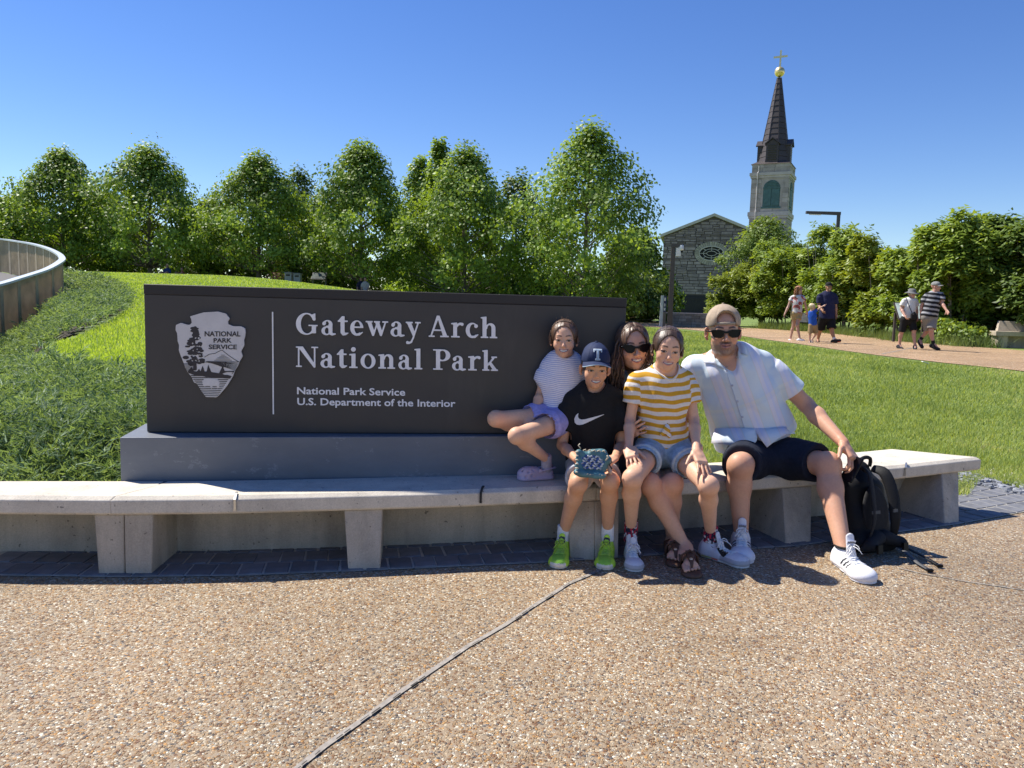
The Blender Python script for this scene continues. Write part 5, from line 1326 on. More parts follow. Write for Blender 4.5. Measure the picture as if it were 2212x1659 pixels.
def broad_plant(label, g, h, n, leaf, seed, group, ml):
    t = thing('leafy_plant', label, 'plant', g, group); r = np.random.default_rng(seed); P = np.array(g)+r.normal(size=(n, 3))*np.array([.32, .25, 0])*h+np.array([0, 0, 1])*(r.random(n)[:, None]**.7*h*.95+.03)
    V, F, q = leaves_mesh(P, np.zeros((n, 3)), leaf, .5, .8, seed, .1); part('foliage', V, F, ml, t, attrs={'rnd': q})
    mb = MB(); mb.tube([Vector(g), Vector(g)+Vector((.02, 0, h*.8))], .012, 4); mb.part('stem', m_bark, t)
for i, (px, push, h, lab) in enumerate(((1868, .25, .75, 'broad-leaved plant at the path edge between the two groups of walkers'), (1890, .3, .5, 'smaller broad-leaved plant beside the dark panel post'), (2035, .25, .85, 'bushy leafy plant behind the striped man\'s feet'), (2075, .3, .75, 'leafy plant halfway from the striped man to the small bench'), (2105, .35, .6, 'low leafy plant nearest the small bench'))):
    broad_plant(lab, beyond(px, push), h, 60 if i < 2 else 260, .26 if i < 2 else .15, 300+i, 'leafy plants at the hedge foot', m_leafC if i < 2 else m_leafD)

# ---- juniper bed and grass
jun_px = [zf(*p) for p in ((655, 500), (760, 530), (960, 562), (1120, 602), (1270, 662), (1378, 742), (1398, 800), (1335, 915), (1200, 1005), (1000, 1115), (750, 1226), (520, 1318), (300, 1440), (430, 1540), (700, 1600), (1000, 1690), (1250, 1690), (1530, 1675), (1640, 1640))]
jun = [hit(*p) for p in jun_px]; jb_ = [Vector((-1.35, 3.95, 0)), Vector((-6.5, 3.72, 0)), Vector((-7.5, 6.5, 0))]
jpoly = [(p.x, p.y) for p in jun]+[(p.x, p.y) for p in jb_]+[(p.x+.55, p.y-.45) for p in RS[40:345:12]]
xs = [p[0] for p in jpoly]; ys = [p[1] for p in jpoly]
def sample(n, dmin, dmax, xr, poly, pw=1.0, seed=1, neg=None):
    r = np.random.default_rng(seed); out = []; tot = 0
    while tot < n:
        d = dmin*(dmax/dmin)**r.random(n) if pw == 1 else dmin+(dmax-dmin)*r.random(n); x = r.uniform(xr[0], xr[1], n)*d; P = np.stack([x, d], 1); k = in_poly(P, poly)
        if neg is not None: k &= ~in_poly(P, neg)
        P = P[k]; out.append(P); tot += len(P)
        if len(out) > 60: break
    P = np.concatenate(out)[:n]; return np.hstack([P, terrain(P[:, 0], P[:, 1])[:, None]])
# bed soil sheet
P = np.concatenate([sample(42000, 3.7, 24, (-1.9, -.2), jpoly, seed=3), sample(9000, 12, 40, (-.9, -.2), jpoly, pw=0, seed=13)]); d = P[:, 1]
r = np.random.default_rng(12)
# plants as low mounds; sprigs fan outwards from each crown
K = len(P); ctr = P[r.choice(K, 620)]; rad_ = (.30+.22*r.random(620))*(1+.012*ctr[:, 1])
who = r.choice(620, 84000, p=(1/ctr[:, 1])/np.sum(1/ctr[:, 1])); fr_ = r.random(84000)**.55; an_ = r.uniform(0, 6.283, 84000); R_ = rad_[who]
P = ctr[who]+np.stack([np.cos(an_)*fr_*R_*1.2, np.sin(an_)*fr_*R_, 0*an_], 1); k = in_poly(P[:, :2], jpoly) & (P[:, 1] > 3.75); P, who, fr_, an_, R_ = P[k], who[k], fr_[k], an_[k], R_[k]; P[:, 2] = terrain(P[:, 0], P[:, 1]); n = len(P); d = P[:, 1]
C0 = P+np.array([0, 0, 1])*((.05+.20*(1-fr_**2)*(.6+.8*np.sin(who*12.9)**2))*(.55+.45*r.random(n)))[:, None]
a2 = an_+r.normal(0, .5, n); D = np.stack([np.cos(a2), np.sin(a2), r.uniform(.05, .75, n)], 1); D /= np.linalg.norm(D, axis=1)[:, None]; Ls = r.uniform(.055, .125, n)*(1+.022*d)
Vs, Fs, Qs = [], [], []; base_i = 0; tone = np.clip(.5+.22*np.sin(who*7.7)+.25*(fr_-.5)+r.normal(0, .15, n), 0, 1)
for j in range(6):   # sprigs: a main shoot with side shoots
    f = r.uniform(.1, .85, n) if j else np.zeros(n); st = C0+D*(Ls*f)[:, None]; dv = D+r.normal(size=(n, 3))*(.5 if j else .08)+np.array([0, 0, .10]); dv /= np.linalg.norm(dv, axis=1)[:, None]
    ln = Ls*(1 if j == 0 else .5)*r.uniform(.7, 1.2, n); side = np.cross(dv, r.normal(size=(n, 3))); side /= np.linalg.norm(side, axis=1)[:, None]; w = (.0055+.0011*d)*(.8 if j == 0 else 1)
    V = np.stack([st-side*w[:, None]*.5, st+side*w[:, None]*.5, st+dv*ln[:, None]], 1).reshape(-1, 3); Vs.append(V); Fs.append(np.arange(n*3).reshape(-1, 3)+base_i); base_i += n*3; Qs.append(np.repeat(tone, 3))
m_jun = leaf_mat('juniper_needles', (.060, .125, .060), (.33, .45, .23), .38, .6, .6)
part('juniper', np.concatenate(Vs), np.concatenate(Fs).astype(np.int32), m_jun, None, attrs={'rnd': np.concatenate(Qs)}, kind='stuff', loc=(-3, 4.2, .2), label='spreading blue-green juniper covering the bank below the railing', cat='ground cover')
gx, gy = np.meshgrid(np.linspace(min(xs), max(xs), 110), np.linspace(min(ys), max(ys), 130), indexing='ij'); Pg = np.stack([gx.ravel(), gy.ravel()], 1); ins = in_poly(Pg, jpoly).reshape(gx.shape)
zg = terrain(gx, gy)+.02; V = np.stack([gx, gy, zg], -1).reshape(-1, 3); c = np.argwhere(ins[:-1, :-1] & ins[1:, :-1] & ins[:-1, 1:] & ins[1:, 1:]); i0 = c[:, 0]*130+c[:, 1]
part('planting_bed', V, np.stack([i0, i0+130, i0+131, i0+1], 1).astype(np.int32), m_soil, None, True, kind='structure')
# lawn at the right of the sign
lr_px = [(1300, 975), (1400, 1006), (1861, 974), (1927, 967), (2121, 984), (2122, 1036), (2212, 1062), (2330, 1092), (2600, 1150), (2600, 878), (2400, 842), (2212, 807), (2050, 790), (1902, 773), (1735, 748.5), (1560, 723), (1400, 708.5), (1349, 705), (1300, 702)]
lpoly = [(p.x, p.y) for p in (hit(*q) for q in lr_px)]
lpoly[0] = (.35, 4.9); lpoly[1] = (.6, 4.75); lpoly[2] = (2.0, 4.95); lpoly[3] = (2.5, 5.12); lpoly[4] = (3.1, 5.12)
P = np.concatenate([sample(230000, 4.55, 38, (0.0, .95), lpoly, seed=5), sample(60000, 4.5, 40, (-.15, .2), [(-.5, 4.25), (-2, 40), (5.5, 40), (.35, 4.9)], seed=15, neg=path_poly)])
# thin worn patches and tufts
cl = np.sin(P[:, 0]*3.1+P[:, 1]*1.3)*np.sin(P[:, 1]*2.7-P[:, 0]*.8)+.6*np.sin(P[:, 0]*9+1)*np.sin(P[:, 1]*8.3)
hg = np.clip(.046+.014*cl, .024, .085)
V, F, q = tuft_mesh(P, 1.0, 1.0, 8, .8)
def blades(P, hgt, wid, seed, spread):
    r = np.random.default_rng(seed); n = len(P); a = r.uniform(0, 2*math.pi, n); l = r.uniform(.1, 1, n)*spread; h = hgt*r.uniform(.55, 1.2, n)
    d = np.stack([np.cos(a), np.sin(a), 0*a], 1); s = np.stack([-np.sin(a+.8), np.cos(a+.8), 0*a], 1); w = wid*r.uniform(.7, 1.3, n)
    top = P+d*(l*h)[:, None]+np.array([0, 0, 1])*(h*np.sqrt(np.clip(1-l*l*.8, .12, 1)))[:, None]
    return np.stack([P-s*w[:, None]*.5, P+s*w[:, None]*.5, top], 1).reshape(-1, 3).astype(np.float32), np.arange(n*3, dtype=np.int32).reshape(-1, 3), np.repeat(np.clip(r.normal(.5, .25, n)+.22*np.sin(P[:, 0]*1.7)*np.sin(P[:, 1]*1.1), 0, 1), 3)
V, F, q = blades(P, hg*(1+.01*P[:, 1]), .0042+.00075*P[:, 1], 8, .8)
part('grass', V, F, m_blade, None, attrs={'rnd': q}, kind='stuff', loc=(3, 6, 0), label='mown lawn grass between the bench and the tan path', cat='grass')
crest = [hit(-100, 590), hit(-100, 700)]
left_poly = [(-1.6, 4.2), (-1.0, 40), (-26, 40), (-26, 9), (-4, 5)]
P = sample(90000, 6.0, 40, (-.62, -.18), [(-.5, 4.2), (-2, 40), (-30, 40), (-30, 4.2)], seed=6, neg=jpoly)
k = ~in_poly(P[:, :2], [(p.x, p.y) for p in RS[::10]]); P = P[k]
V, F, q = blades(P, .055+.0*P[:, 0], .005+.0010*P[:, 1], 9, .8)
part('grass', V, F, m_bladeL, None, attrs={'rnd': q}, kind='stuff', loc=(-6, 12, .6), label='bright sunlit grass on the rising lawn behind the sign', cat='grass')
# ================================================================== PEOPLE: a figure kit
class Flat:
    """cone with flat ends (sleeves, cuffs, socks)"""
    def __init__(s, a, b, ra, rb=None, fl=None, fk=1.):
        s.a = V3(a); s.b = V3(b); s.ra = ra; s.rb = ra if rb is None else rb; s.fl = None if fl is None else V3(fl); s.fk = fk
        r = max(s.ra, s.rb)*max(1, fk); s.lo = np.minimum(s.a, s.b)-r; s.hi = np.maximum(s.a, s.b)+r
    def __call__(s, X, Y, Z):
        ba = s.b-s.a; L = float(np.sqrt(ba @ ba))+1e-9; u = ba/L; px, py, pz = X-s.a[0], Y-s.a[1], Z-s.a[2]
        t = px*u[0]+py*u[1]+pz*u[2]; qx, qy, qz = px-t*u[0], py-t*u[1], pz-t*u[2]
        if s.fl is not None:
            q = (qx*s.fl[0]+qy*s.fl[1]+qz*s.fl[2])*(1/s.fk-1); qx, qy, qz = qx+q*s.fl[0], qy+q*s.fl[1], qz+q*s.fl[2]
        d = np.sqrt(qx*qx+qy*qy+qz*qz)-(s.ra+(s.rb-s.ra)*np.clip(t/L, 0, 1)); e = np.abs(t-L/2)-L/2
        return np.minimum(np.maximum(d, e), 0)+np.sqrt(np.maximum(d, 0)**2+np.maximum(e, 0)**2)
def ss(a, b, x): t = np.clip((x-a)/(b-a), 0, 1); return t*t*(3-2*t)
class Head:
    def __init__(s, c, yaw=0, pitch=0, roll=0, size=1.0, kid=0., male=0., smile=1., teeth=1., ear=1.0, squint=.5):
        s.c = Vector(c); s.R = rotm(yaw, pitch, roll); s.s = size; s.kid = kid; s.male = male; s.smile = smile; s.teeth = teeth; s.ear = ear; s.squint = squint
        s.Rn = np.array(s.R)
    def L(s, x, y, z): return s.c+s.R @ (Vector((x, y, z))*s.s)
    def ell(s, c, r, R=None): return Ell(s.L(*c), [a*s.s for a in r], s.R if R is None else s.R @ R)
    def cone(s, a, b, ra, rb=None): return Cone(s.L(*a), s.L(*b), ra*s.s, None if rb is None else rb*s.s)
    def loc(s, P): return ((P-np.array(s.c)) @ s.Rn)/s.s
    def cranium(s, S, g=0., k=.02):
        kk = s.kid
        S.add(s.ell((0, .016, .036), (.0735+g+.002*kk, .092+g, .082+g)), 0); S.add(s.ell((0, -.028, .030), (.064+g+.003*kk, .062+g, .066+g)), k*s.s)
    def build(s, S, lite=False):
        k, m = s.kid, s.male; z = s.s
        s.cranium(S)
        S.add(s.ell((0, -.030, -.030+.003*k), (.0575-.0035*k, .062, .076-.008*k)), .03*z)
        for sg in (-1, 1):
            S.add(s.ell((sg*.036, -.054, -.036+.004*s.smile), (.0255, .026, .025)), .02*z)
            S.add(s.ell((sg*(.0395-.002*k), -.004, -.066+.004*k), (.0120-.0025*k+.001*m, .027, .025)), .025*z)
        S.add(s.ell((0, -.034, -.078+.009*k), (.0415-.0065*k+.002*m, .046, .034)), .025*z)
        S.add(s.ell((0, -.073, -.099+.010*k), (.019+.003*m, .017, .015)), .02*z)
        if lite:
            S.add(s.cone((0, -.088, .004), (0, -.106, -.034), .009, .012), .008*z)
            for sg in (-1, 1): S.add(s.ell((sg*.078, .006, -.010), (.010, .019, .030)), .006*z)
            return
        S.add(s.cone((-.032, -.077, .021), (.032, -.077, .021), .0115+.002*m), .014*z)
        for sg in (-1, 1):
            S.sub(s.ell((sg*.031, -.098, .000), (.019, .013, .012)), .012*z)
            S.add(s.ell((sg*.031, -.0795, -.001), (.0150, .0125, .0115)), .005*z)
            S.add(s.cone((sg*.018, -.0885, .0085), (sg*.044, -.084, .0065), .004), .005*z)      # upper lid
            S.add(s.cone((sg*.019, -.0875, -.0095), (sg*.042, -.083, -.0090), .0035), .006*z)    # lower lid
        nz = 1-.22*k
        S.add(s.cone((0, -.084, .008), (0, -.084-.025*nz, -.029), .0075, .0098*nz), .009*z)
        S.add(s.ell((0, -.086-.024*nz, -.033), (.0105*nz, .0095, .0085)), .006*z)
        for sg in (-1, 1): S.add(s.ell((sg*.0118*nz, -.079-.020*nz, -.0365), (.0075*nz, .009, .0070)), .005*z)
        for sg in (-1, 1): S.sub(s.ell((sg*.006*nz, -.082-.022*nz, -.0420), (.0035, .004, .003)), .003*z)
        S.add(s.ell((0, -.077, -.064), (.031, .019, .021)), .014*z)
        hw = .0215+.008*s.smile; cz = -.062+.0065*s.smile
        for sg in (-1, 1):
            S.add(s.cone((0, -.0965, -.0580), (sg*hw, -.085, cz), .0052, .0032), .004*z)
            S.add(s.cone((0, -.0955, -.0705), (sg*hw*.9, -.0855, cz-.0035), .0062, .0030), .004*z)
            S.sub(s.cone((0, -.101, -.0640), (sg*hw*.92, -.0885, cz-.001), .0042*(.6+.5*s.teeth), .0022), .003*z)
            if s.smile > .4: S.sub(s.cone((sg*.026, -.094, -.040), (sg*.037, -.086, -.064), .0035), .010*z)
        for sg in (-1, 1):
            RR = Matrix.Rotation(sg*math.radians(28*s.ear), 3, 'Z')
            S.add(s.ell((sg*(.0775+.004*s.ear), .010, -.006), (.0085, .020, .032), RR), .007*z)
            S.sub(s.ell((sg*(.0855+.004*s.ear), -.004, -.003), (.0055, .010, .019), RR), .005*z)
            S.add(s.ell((sg*.0785, .002, -.034), (.006, .008, .009)), .006*z)
    def paint(s, V, C, tone, lip, brow, iris=(.045, .028, .018), stubble=None, flush=.5, browt=.0042, lashes=1., hair=None):
        q = s.loc(V); x, y, z = q[:, 0], q[:, 1], q[:, 2]; ax = np.abs(x); fr = ss(-.035, -.055, y)*(np.abs(z) < .14)*(ax < .1)
        def mix(m, c):
            m = np.clip(m, 0, 1)[:, None]; C[:] = C*(1-m)+np.array(c)*m
        fl = np.exp(-(((ax-.040)/.022)**2+((z+.030)/.020)**2))*fr*flush; mix(fl*.40, (tone[0]*1.04, tone[1]*.72, tone[2]*.68))
        mix(np.exp(-((x/.012)**2+((z+.033)/.012)**2))*fr*.25*flush, (tone[0]*1.05, tone[1]*.75, tone[2]*.7))
        mix(np.exp(-(((ax-.082)/.012)**2+((z+.005)/.03)**2))*.30, (tone[0]*1.02, tone[1]*.68, tone[2]*.62))
        if stubble is not None:
            m = np.maximum(ss(-.050, -.066, z)*ss(.030, -.030, y), ss(.034, .024, ax)*ss(-.040, -.047, z)*fr)*ss(-.128, -.112, z); m = np.maximum(m, ss(.058, .066, ax)*ss(-.02, -.045, z)*ss(.02, -.01, y)*.8*ss(-.128, -.112, z))
            mix(m*(.62+.25*np.sin(q[:, 0]*2600)*np.sin(q[:, 2]*2300+q[:, 1]*900)), stubble); mix(np.exp(-((x/.020)**2+((z+.095)/.014)**2))*fr*.45, (.34, .27, .23)); mix(np.exp(-((ax/.027)**4+((z+.0475)/.0058)**2))*fr*.75, (stubble[0]*.45, stubble[1]*.42, stubble[2]*.42))
        if hair is not None:     # fine hairs thin out towards the brow
            k0 = np.sqrt((x/.0705)**2+((z+.026)/.126)**2); st = .5+.5*np.sin(np.arctan2(x, z+.03)*95+2*np.sin(k0*40)); mix(ss(.80, 1.0, k0+.10*(st-.5))*(z > -.03)*ss(.03, .0, y)*.9, hair)
        hw = .0225+.008*s.smile; u = x/hw; zl_ = -.0640+.0075*s.smile*u*u
        lipm = ss(.0125, .0095, np.abs(z-zl_)/np.sqrt(np.clip(1-u*u*.92, .05, 1)))*(np.abs(u) < 1.02)*fr; mix(lipm*.85, lip)
        op = (.0058*s.teeth+.0012)*np.sqrt(np.clip(1-(u/.92)**2, 0, 1)); d = np.abs(z-zl_-.0005); inn = ss(op+.0016, op-.0006, d)*(np.abs(u) < .92)*fr; mix(inn, (.075, .022, .020))
        if s.teeth > .2:
            op2 = .0052*s.teeth*np.sqrt(np.clip(1-(u/.76)**2, 0, 1)); mix(ss(op2+.0012, op2-.0006, np.abs(z-zl_-.0012))*(np.abs(u) < .76)*fr, (.70, .66, .60))
        bz = .0250+.0045*np.sin((ax-.012)/.036*2.4)-.002*ss(.034, .048, ax); bw = browt*(1-.45*ss(.030, .050, ax))
        mix(ss(bw+.0018, bw-.001, np.abs(z-bz))*ss(.010, .014, ax)*ss(.053, .046, ax)*fr*.85, brow)
        eh = .0068*(1-.5*s.squint); e = (ax-.031)/.0150; lid = eh*np.sqrt(np.clip(1-e*e, 0, 1)); zz = z+.001
        mix(ss(lid+.0042, lid+.0012, np.abs(zz))*(np.abs(e) < 1.15)*fr*.45*lashes, (tone[0]*.55, tone[1]*.42, tone[2]*.38))
        mix(ss(lid+.0010, lid-.0008, np.abs(zz))*(np.abs(e) < 1)*fr, (.46, .42, .39))
        mix(ss(.0080, .0066, np.hypot(ax-.031, (zz-.0005)))*ss(lid+.0012, lid-.0004, np.abs(zz))*fr, iris)
        mix(ss(.0030, .0014, np.abs(zz-lid-.0004))*(np.abs(e) < 1.08)*fr*.9*lashes, (.03, .02, .016))
        return C
def paint_limbs(V, C, J, q):
    for k in ('knl', 'knr', 'ell', 'elr', 'wrl', 'wrr'):
        if k in J:
            r_ = {'k': .050, 'e': .040, 'w': .05}[k[0]]*q; m = np.exp(-(((V-np.array(J[k]))**2).sum(1))/(r_*r_)*.8)*.34; C[:] = C*(1-m[:, None])+m[:, None]*C*np.array([1.04, .74, .68])
    nz = (np.sin(V[:, 0]*31+2*np.sin(V[:, 2]*23))*np.sin(V[:, 2]*29+V[:, 1]*17)+.6*np.sin(V[:, 0]*83+V[:, 2]*71)*np.sin(V[:, 1]*67-V[:, 2]*59))*.035
    C[:] = np.clip(C*(1+nz[:, None]*np.array([.7, 1.3, 1.4])), 0, 1); return C
def add_hand(S, wrist, fd, pn, side, s=1.0, curl=(.35, .35, .4, .45), spread=.10, thumb=(.75, .35), k=.0035):
    """wrist, finger direction, palm normal, thumb side (+1/-1 along fd x pn)"""
    fd = Vector(fd).normalized(); pn = Vector(pn); pn = (pn-fd*pn.dot(fd)).normalized(); la = fd.cross(pn)*side; w = Vector(wrist)
    R = Matrix((la, fd, pn)).transposed()
    S.add(RBox(w+fd*.052*s+la*.002*s, (.041*s, .050*s, .0135*s), .0125*s, R), .012*s)
    S.add(Cone(w-fd*.01*s, w+fd*.04*s, .0245*s, .026*s, pn, .66), .015*s)
    S.add(Ell(w+fd*.035*s+la*.024*s+pn*.008*s, (.018*s, .030*s, .014*s), R), .012*s)
    for i, (off, ln) in enumerate(((.030, .072), (.0105, .081), (-.0095, .075), (-.028, .059))):
        b = w+fd*(.098-.004*abs(i-1.2))*s+la*off*s; a = curl[i]; d = (fd+la*spread*(1.2-i)).normalized(); q = d; p = b-d*.02*s; r = (.0092-.0005*i)*s
        for j, fr in enumerate((.50, .30, .24)):
            ang = a*(.7 if j == 0 else 1.0); ax = d.cross(pn).normalized(); q = Matrix.Rotation(ang if True else 0, 3, ax) @ q
            n = p+q*(ln*fr*s+(.02*s if j == 0 else 0)); S.add(Cone(p, n, r, r*.92), k*s if j == 0 else .002*s); p = n; r *= .93
    t0 = w+fd*.022*s+la*.026*s; d = (fd*(1-thumb[0]*.5)+la*thumb[0]+pn*.25).normalized(); p = t0+d*.042*s; S.add(Cone(t0, p, .0135*s, .0112*s), .008*s)
    d2 = (d*(1-thumb[1])+fd*thumb[1]+pn*thumb[1]*.5).normalized(); p2 = p+d2*.032*s; S.add(Cone(p, p2, .0108*s, .0098*s), .004*s); S.add(Cone(p2, p2+d2*.022*s, .0096*s, .0078*s), .003*s)
    return w
def limb(S, a, m, b, r0, r1, r2, r3, bulge, k=.02):
    """two bones with a muscle belly on the second"""
    a, m, b = Vector(a), Vector(m), Vector(b); S.add(Cone(a, m, r0, r1), k); c = m.lerp(b, .30)+Vector(bulge); S.add(Cone(m, c, r1*.97, r2), k); S.add(Cone(c, b, r2, r3), k)
def frame_of(up, right):
    up = Vector(up).normalized(); right = Vector(right); right = (right-up*right.dot(up)).normalized(); return right, right.cross(up), up   # right, front, up
def folds(amp, dirs, seed=0):
    r = np.random.default_rng(seed); ph = r.uniform(0, 6.28, (len(dirs), 3))
    def w(P):
        d = 0
        for (dx, dy, dz, f, a), p in zip(dirs, ph):
            u = (P[:, 0]*dx+P[:, 1]*dy+P[:, 2]*dz)*f; v = np.sin(P[:, 0]*11+p[1])+np.sin(P[:, 2]*9+p[2])+np.sin(P[:, 1]*10+p[0])
            s_ = np.sin(u+v*.9+p[0]); d = d+a*np.sign(s_)*np.abs(s_)**1.4*(.45+.55*np.sin(P[:, 2]*13+P[:, 0]*9+p[2]))
        return (d*amp).astype(np.float32)
    return w
def solid_part(S, name, mat, parent, h, fine=None, warp=None, rel=1, attrs=None, **kw):
    V, F = S.mesh(h, fine, warp=warp)
    if rel: V = relax(V, F, rel, .5)
    a = attrs(V) if attrs else None
    return part(name, V, F, mat, parent, True, a, **kw)
m_skin = MV('skin', .50, sss=.10, spec=.35, var=.05, vscale=90, bmp=.08, bscale=500)
m_hair = {}
def hair_mat(name, c1, c2):
    m, nb, b = base_mat(name); n = noise(nb, 55, 5, .65, stretch=(1, 1, .12)); nb.link(ramp(nb, n, [(.3, c1), (.7, c2)]), b.inputs['Base Color'])
    b.inputs['Roughness'].default_value = .42; b.inputs['Specular IOR Level'].default_value = .5; bump(nb, b, n, .6, .004); return m
hm_brown = hair_mat('brown_hair', (.050, .027, .016), (.19, .105, .062)); hm_dark = hair_mat('dark_brown_hair', (.026, .016, .011), (.115, .07, .047)); hm_blond = hair_mat('blond_hair', (.50, .37, .20), (.72, .58, .36)); hm_curly = hair_mat('auburn_hair', (.16, .055, .018), (.40, .17, .07)); hm_black = hair_mat('black_hair', (.010, .008, .007), (.03, .022, .018))
def wrinkle(m, strength=.5, scale=9., dist=.022):
    nb = NB(m); b = nb.n['Principled BSDF']; old = b.inputs['Normal'].links[0].from_socket if b.inputs['Normal'].links else None
    tc = nb.new('ShaderNodeTexCoord'); n = nb.new('ShaderNodeTexNoise'); n.inputs['Scale'].default_value = scale; n.inputs['Detail'].default_value = 2.5; n.inputs['Distortion'].default_value = 1.6; n.noise_type = 'RIDGED_MULTIFRACTAL'
    mp = nb.new('ShaderNodeMapping'); mp.inputs['Scale'].default_value = (1, 1, .62); mp.inputs['Rotation'].default_value = (0, .5, 0); nb.link(tc.outputs['Object'], mp.inputs[0]); nb.link(mp.outputs[0], n.inputs['Vector'])
    x = nb.new('ShaderNodeBump'); x.inputs['Strength'].default_value = strength; x.inputs['Distance'].default_value = dist; nb.link(n.outputs[0], x.inputs['Height'])
    if old is not None: nb.link(old, x.inputs['Normal'])
    nb.link(x.outputs[0], b.inputs['Normal']); return m
def fabric(name, col, var=.07, rough=.85, bmp=.25, scale=60, bscale=700):
    if name in MATS: return MATS[name]
    return wrinkle(M(name, col, rough, var, scale, bmp, bscale, spec=.25, bdist=.0015), .35)
def stripe_mat(name, attr, period, duty, c1, c2, soft=.06, off=0., rough=.85):
    """cloth with bands counted along a stored coordinate"""
    m, nb, b = base_mat(name); a = nb.new('ShaderNodeAttribute'); a.attribute_name = attr
    f = math_n(nb, 'FRACT', math_n(nb, 'ADD', math_n(nb, 'MULTIPLY', a.outputs['Fac'], 1/period), off))
    mk = ramp(nb, f, [(0., 1), (max(0, duty-soft), 1), (duty, 0), (1-soft, 0), (1., 1)])
    g = ramp(nb, noise(nb, 80, 4), [(.3, .94), (.7, 1.05)])
    nb.link(mixrgb(nb, 1.0, mixrgb(nb, mk, c2, c1), g, 'MULTIPLY'), b.inputs['Base Color']); b.inputs['Roughness'].default_value = rough; b.inputs['Specular IOR Level'].default_value = .2
    bump(nb, b, noise(nb, 800, 2), .2, .001); return wrinkle(m, .35)
# ---- shoes
def shoe_frame(heel, toe):
    heel, toe = Vector(heel), Vector(toe); f = (toe-heel); L = f.length; f.normalize(); up = Vector((0, 0, 1)); up = (up-f*up.dot(f)).normalized(); return heel, f, f.cross(up), up, L
m_lace = fabric('lace_white', (.80, .80, .80)); m_lace_g = fabric('lace_green', (.42, .62, .10))
def shoe(person_, heel, toe, ankle, colf, wid=.36, sole_t=.10, h=.0042, lace=m_lace, tongue=True, name='shoe', rough=.6, collar=.42):
    """heel and toe are on the ground; colf(x, y, z) colours from shoe coordinates (y along the foot 0..1, x across, z up)"""
    o, f, r, u, L = shoe_frame(heel, toe); R = Matrix((r, f, u)).transposed(); P = lambda x, y, z: o+r*x*L+f*y*L+u*z*L
    S = Solid(); w = wid*.5
    S.add(Cone(P(0, .13, .11), P(-.0, .40, .12), w*.72*L, w*.68*L), .02); S.add(Cone(P(0, .12, .04), P(0, .80, .04), w*.66*L, w*.86*L, u, .6), .03); S.add(Cone(P(0, .40, .14), P(0, .80, .085), w*.66*L, w*.86*L, u, .62), .03); S.add(Ell(P(0, .80, .095), (w*.93*L, .20*L, .105*L), R), .03); S.add(Ell(P(0, .12, .15), (w*.72*L, .13*L, .18*L), R), .03)
    a = Vector(ankle); S.add(Cone(P(0, .20, .20), P(0, .20, .20).lerp(a, .55), w*.66*L, w*.62*L), .02)
    if tongue: S.add(Cone(P(0, .42, .26), P(0, .34, collar), w*.40*L, w*.36*L, f, .35), .012)
    S.cut(Half(P(0, 0, sole_t*.35), -u), .004)
    top = P(0, .20, .33); S.sub(Cone(top, top+u*.2*L, w*.47*L, w*.52*L), .006)
    def col(V):
        q = (V-np.array(o)) @ np.array(R)/L; return {'col': np.array(colf(q[:, 0], q[:, 1], q[:, 2]))}
    up_ = solid_part(S, name, MV('shoe_cloth', rough, var=.05, bmp=.2, bscale=600), person_, h, attrs=col)
    # sole: outline of the foot, as thick as a real one
    T = Solid(); T.add(Cone(P(0, .13, 0), P(0, .45, 0), w*.76*L, w*.71*L), .01).add(Cone(P(0, .45, 0), P(.0, .80, 0), w*.72*L, w*.94*L), .02).add(Ell(P(0, .83, 0), (w*.92*L, .172*L, .1*L), R), .02)
    T.cut(Half(P(0, 0, sole_t), u), .006).cut(Half(P(0, 0, .006), -u), .004)
    def cols(V):
        q = (V-np.array(o)) @ np.array(R)/L; return {'col': np.array(colf(q[:, 0], q[:, 1], q[:, 2]-9))}
    solid_part(T, 'sole', MV('shoe_sole', .55, var=.04), up_, h, attrs=cols)
    if lace is not None:
        bvh = BVHTree.FromPolygons([v.co[:] for v in up_.data.vertices], [tuple(p.vertices) for p in up_.data.polygons]); og = root_org(person_); mb = MB()
        def proj(x, y):
            p = P(x, y, .9)-og; hit_, n, _, _ = bvh.ray_cast(p, -u); return (hit_+n*.0022+og) if hit_ is not None else P(x, y, .3)
        for k in range(5):
            y0, y1 = .40+.062*k, .40+.062*(k+1)
            for s_ in (-1, 1):
                pts = [proj(s_*(.085-.19*t*.9+.0), y0+(y1-y0)*t) for t in np.linspace(0, 1, 5)]; mb.tube(pts, .0026, 5)
        for s_ in (-1, 1):
            c = proj(0, .41)+u*.006; pts = [c, c+r*s_*.015+u*.007+f*.006, c+r*s_*.026+u*.000+f*.014, c+r*s_*.030-u*.012+f*.020, c+r*s_*.018-u*.006+f*.020, c]; mb.tube(pts, .0021, 5); pts = [c, c+r*s_*.012+f*.020-u*.003, c+r*s_*.026+f*.034-u*.016, c+r*s_*.033+f*.040-u*.028]; mb.tube(pts, .0020, 5)
        mb.part('shoelace', lace, up_, True)
    return up_, P, L
def sock(person_, a, b, r0, r1, mat, name='sock', attrs=None):
    S = Solid(); S.add(Flat(a, b, r0, r1), 0); return solid_part(S, name, mat, person_, .005, warp=folds(.0012, [(0, 0, 1, 160, 1.)], 3), attrs=attrs)
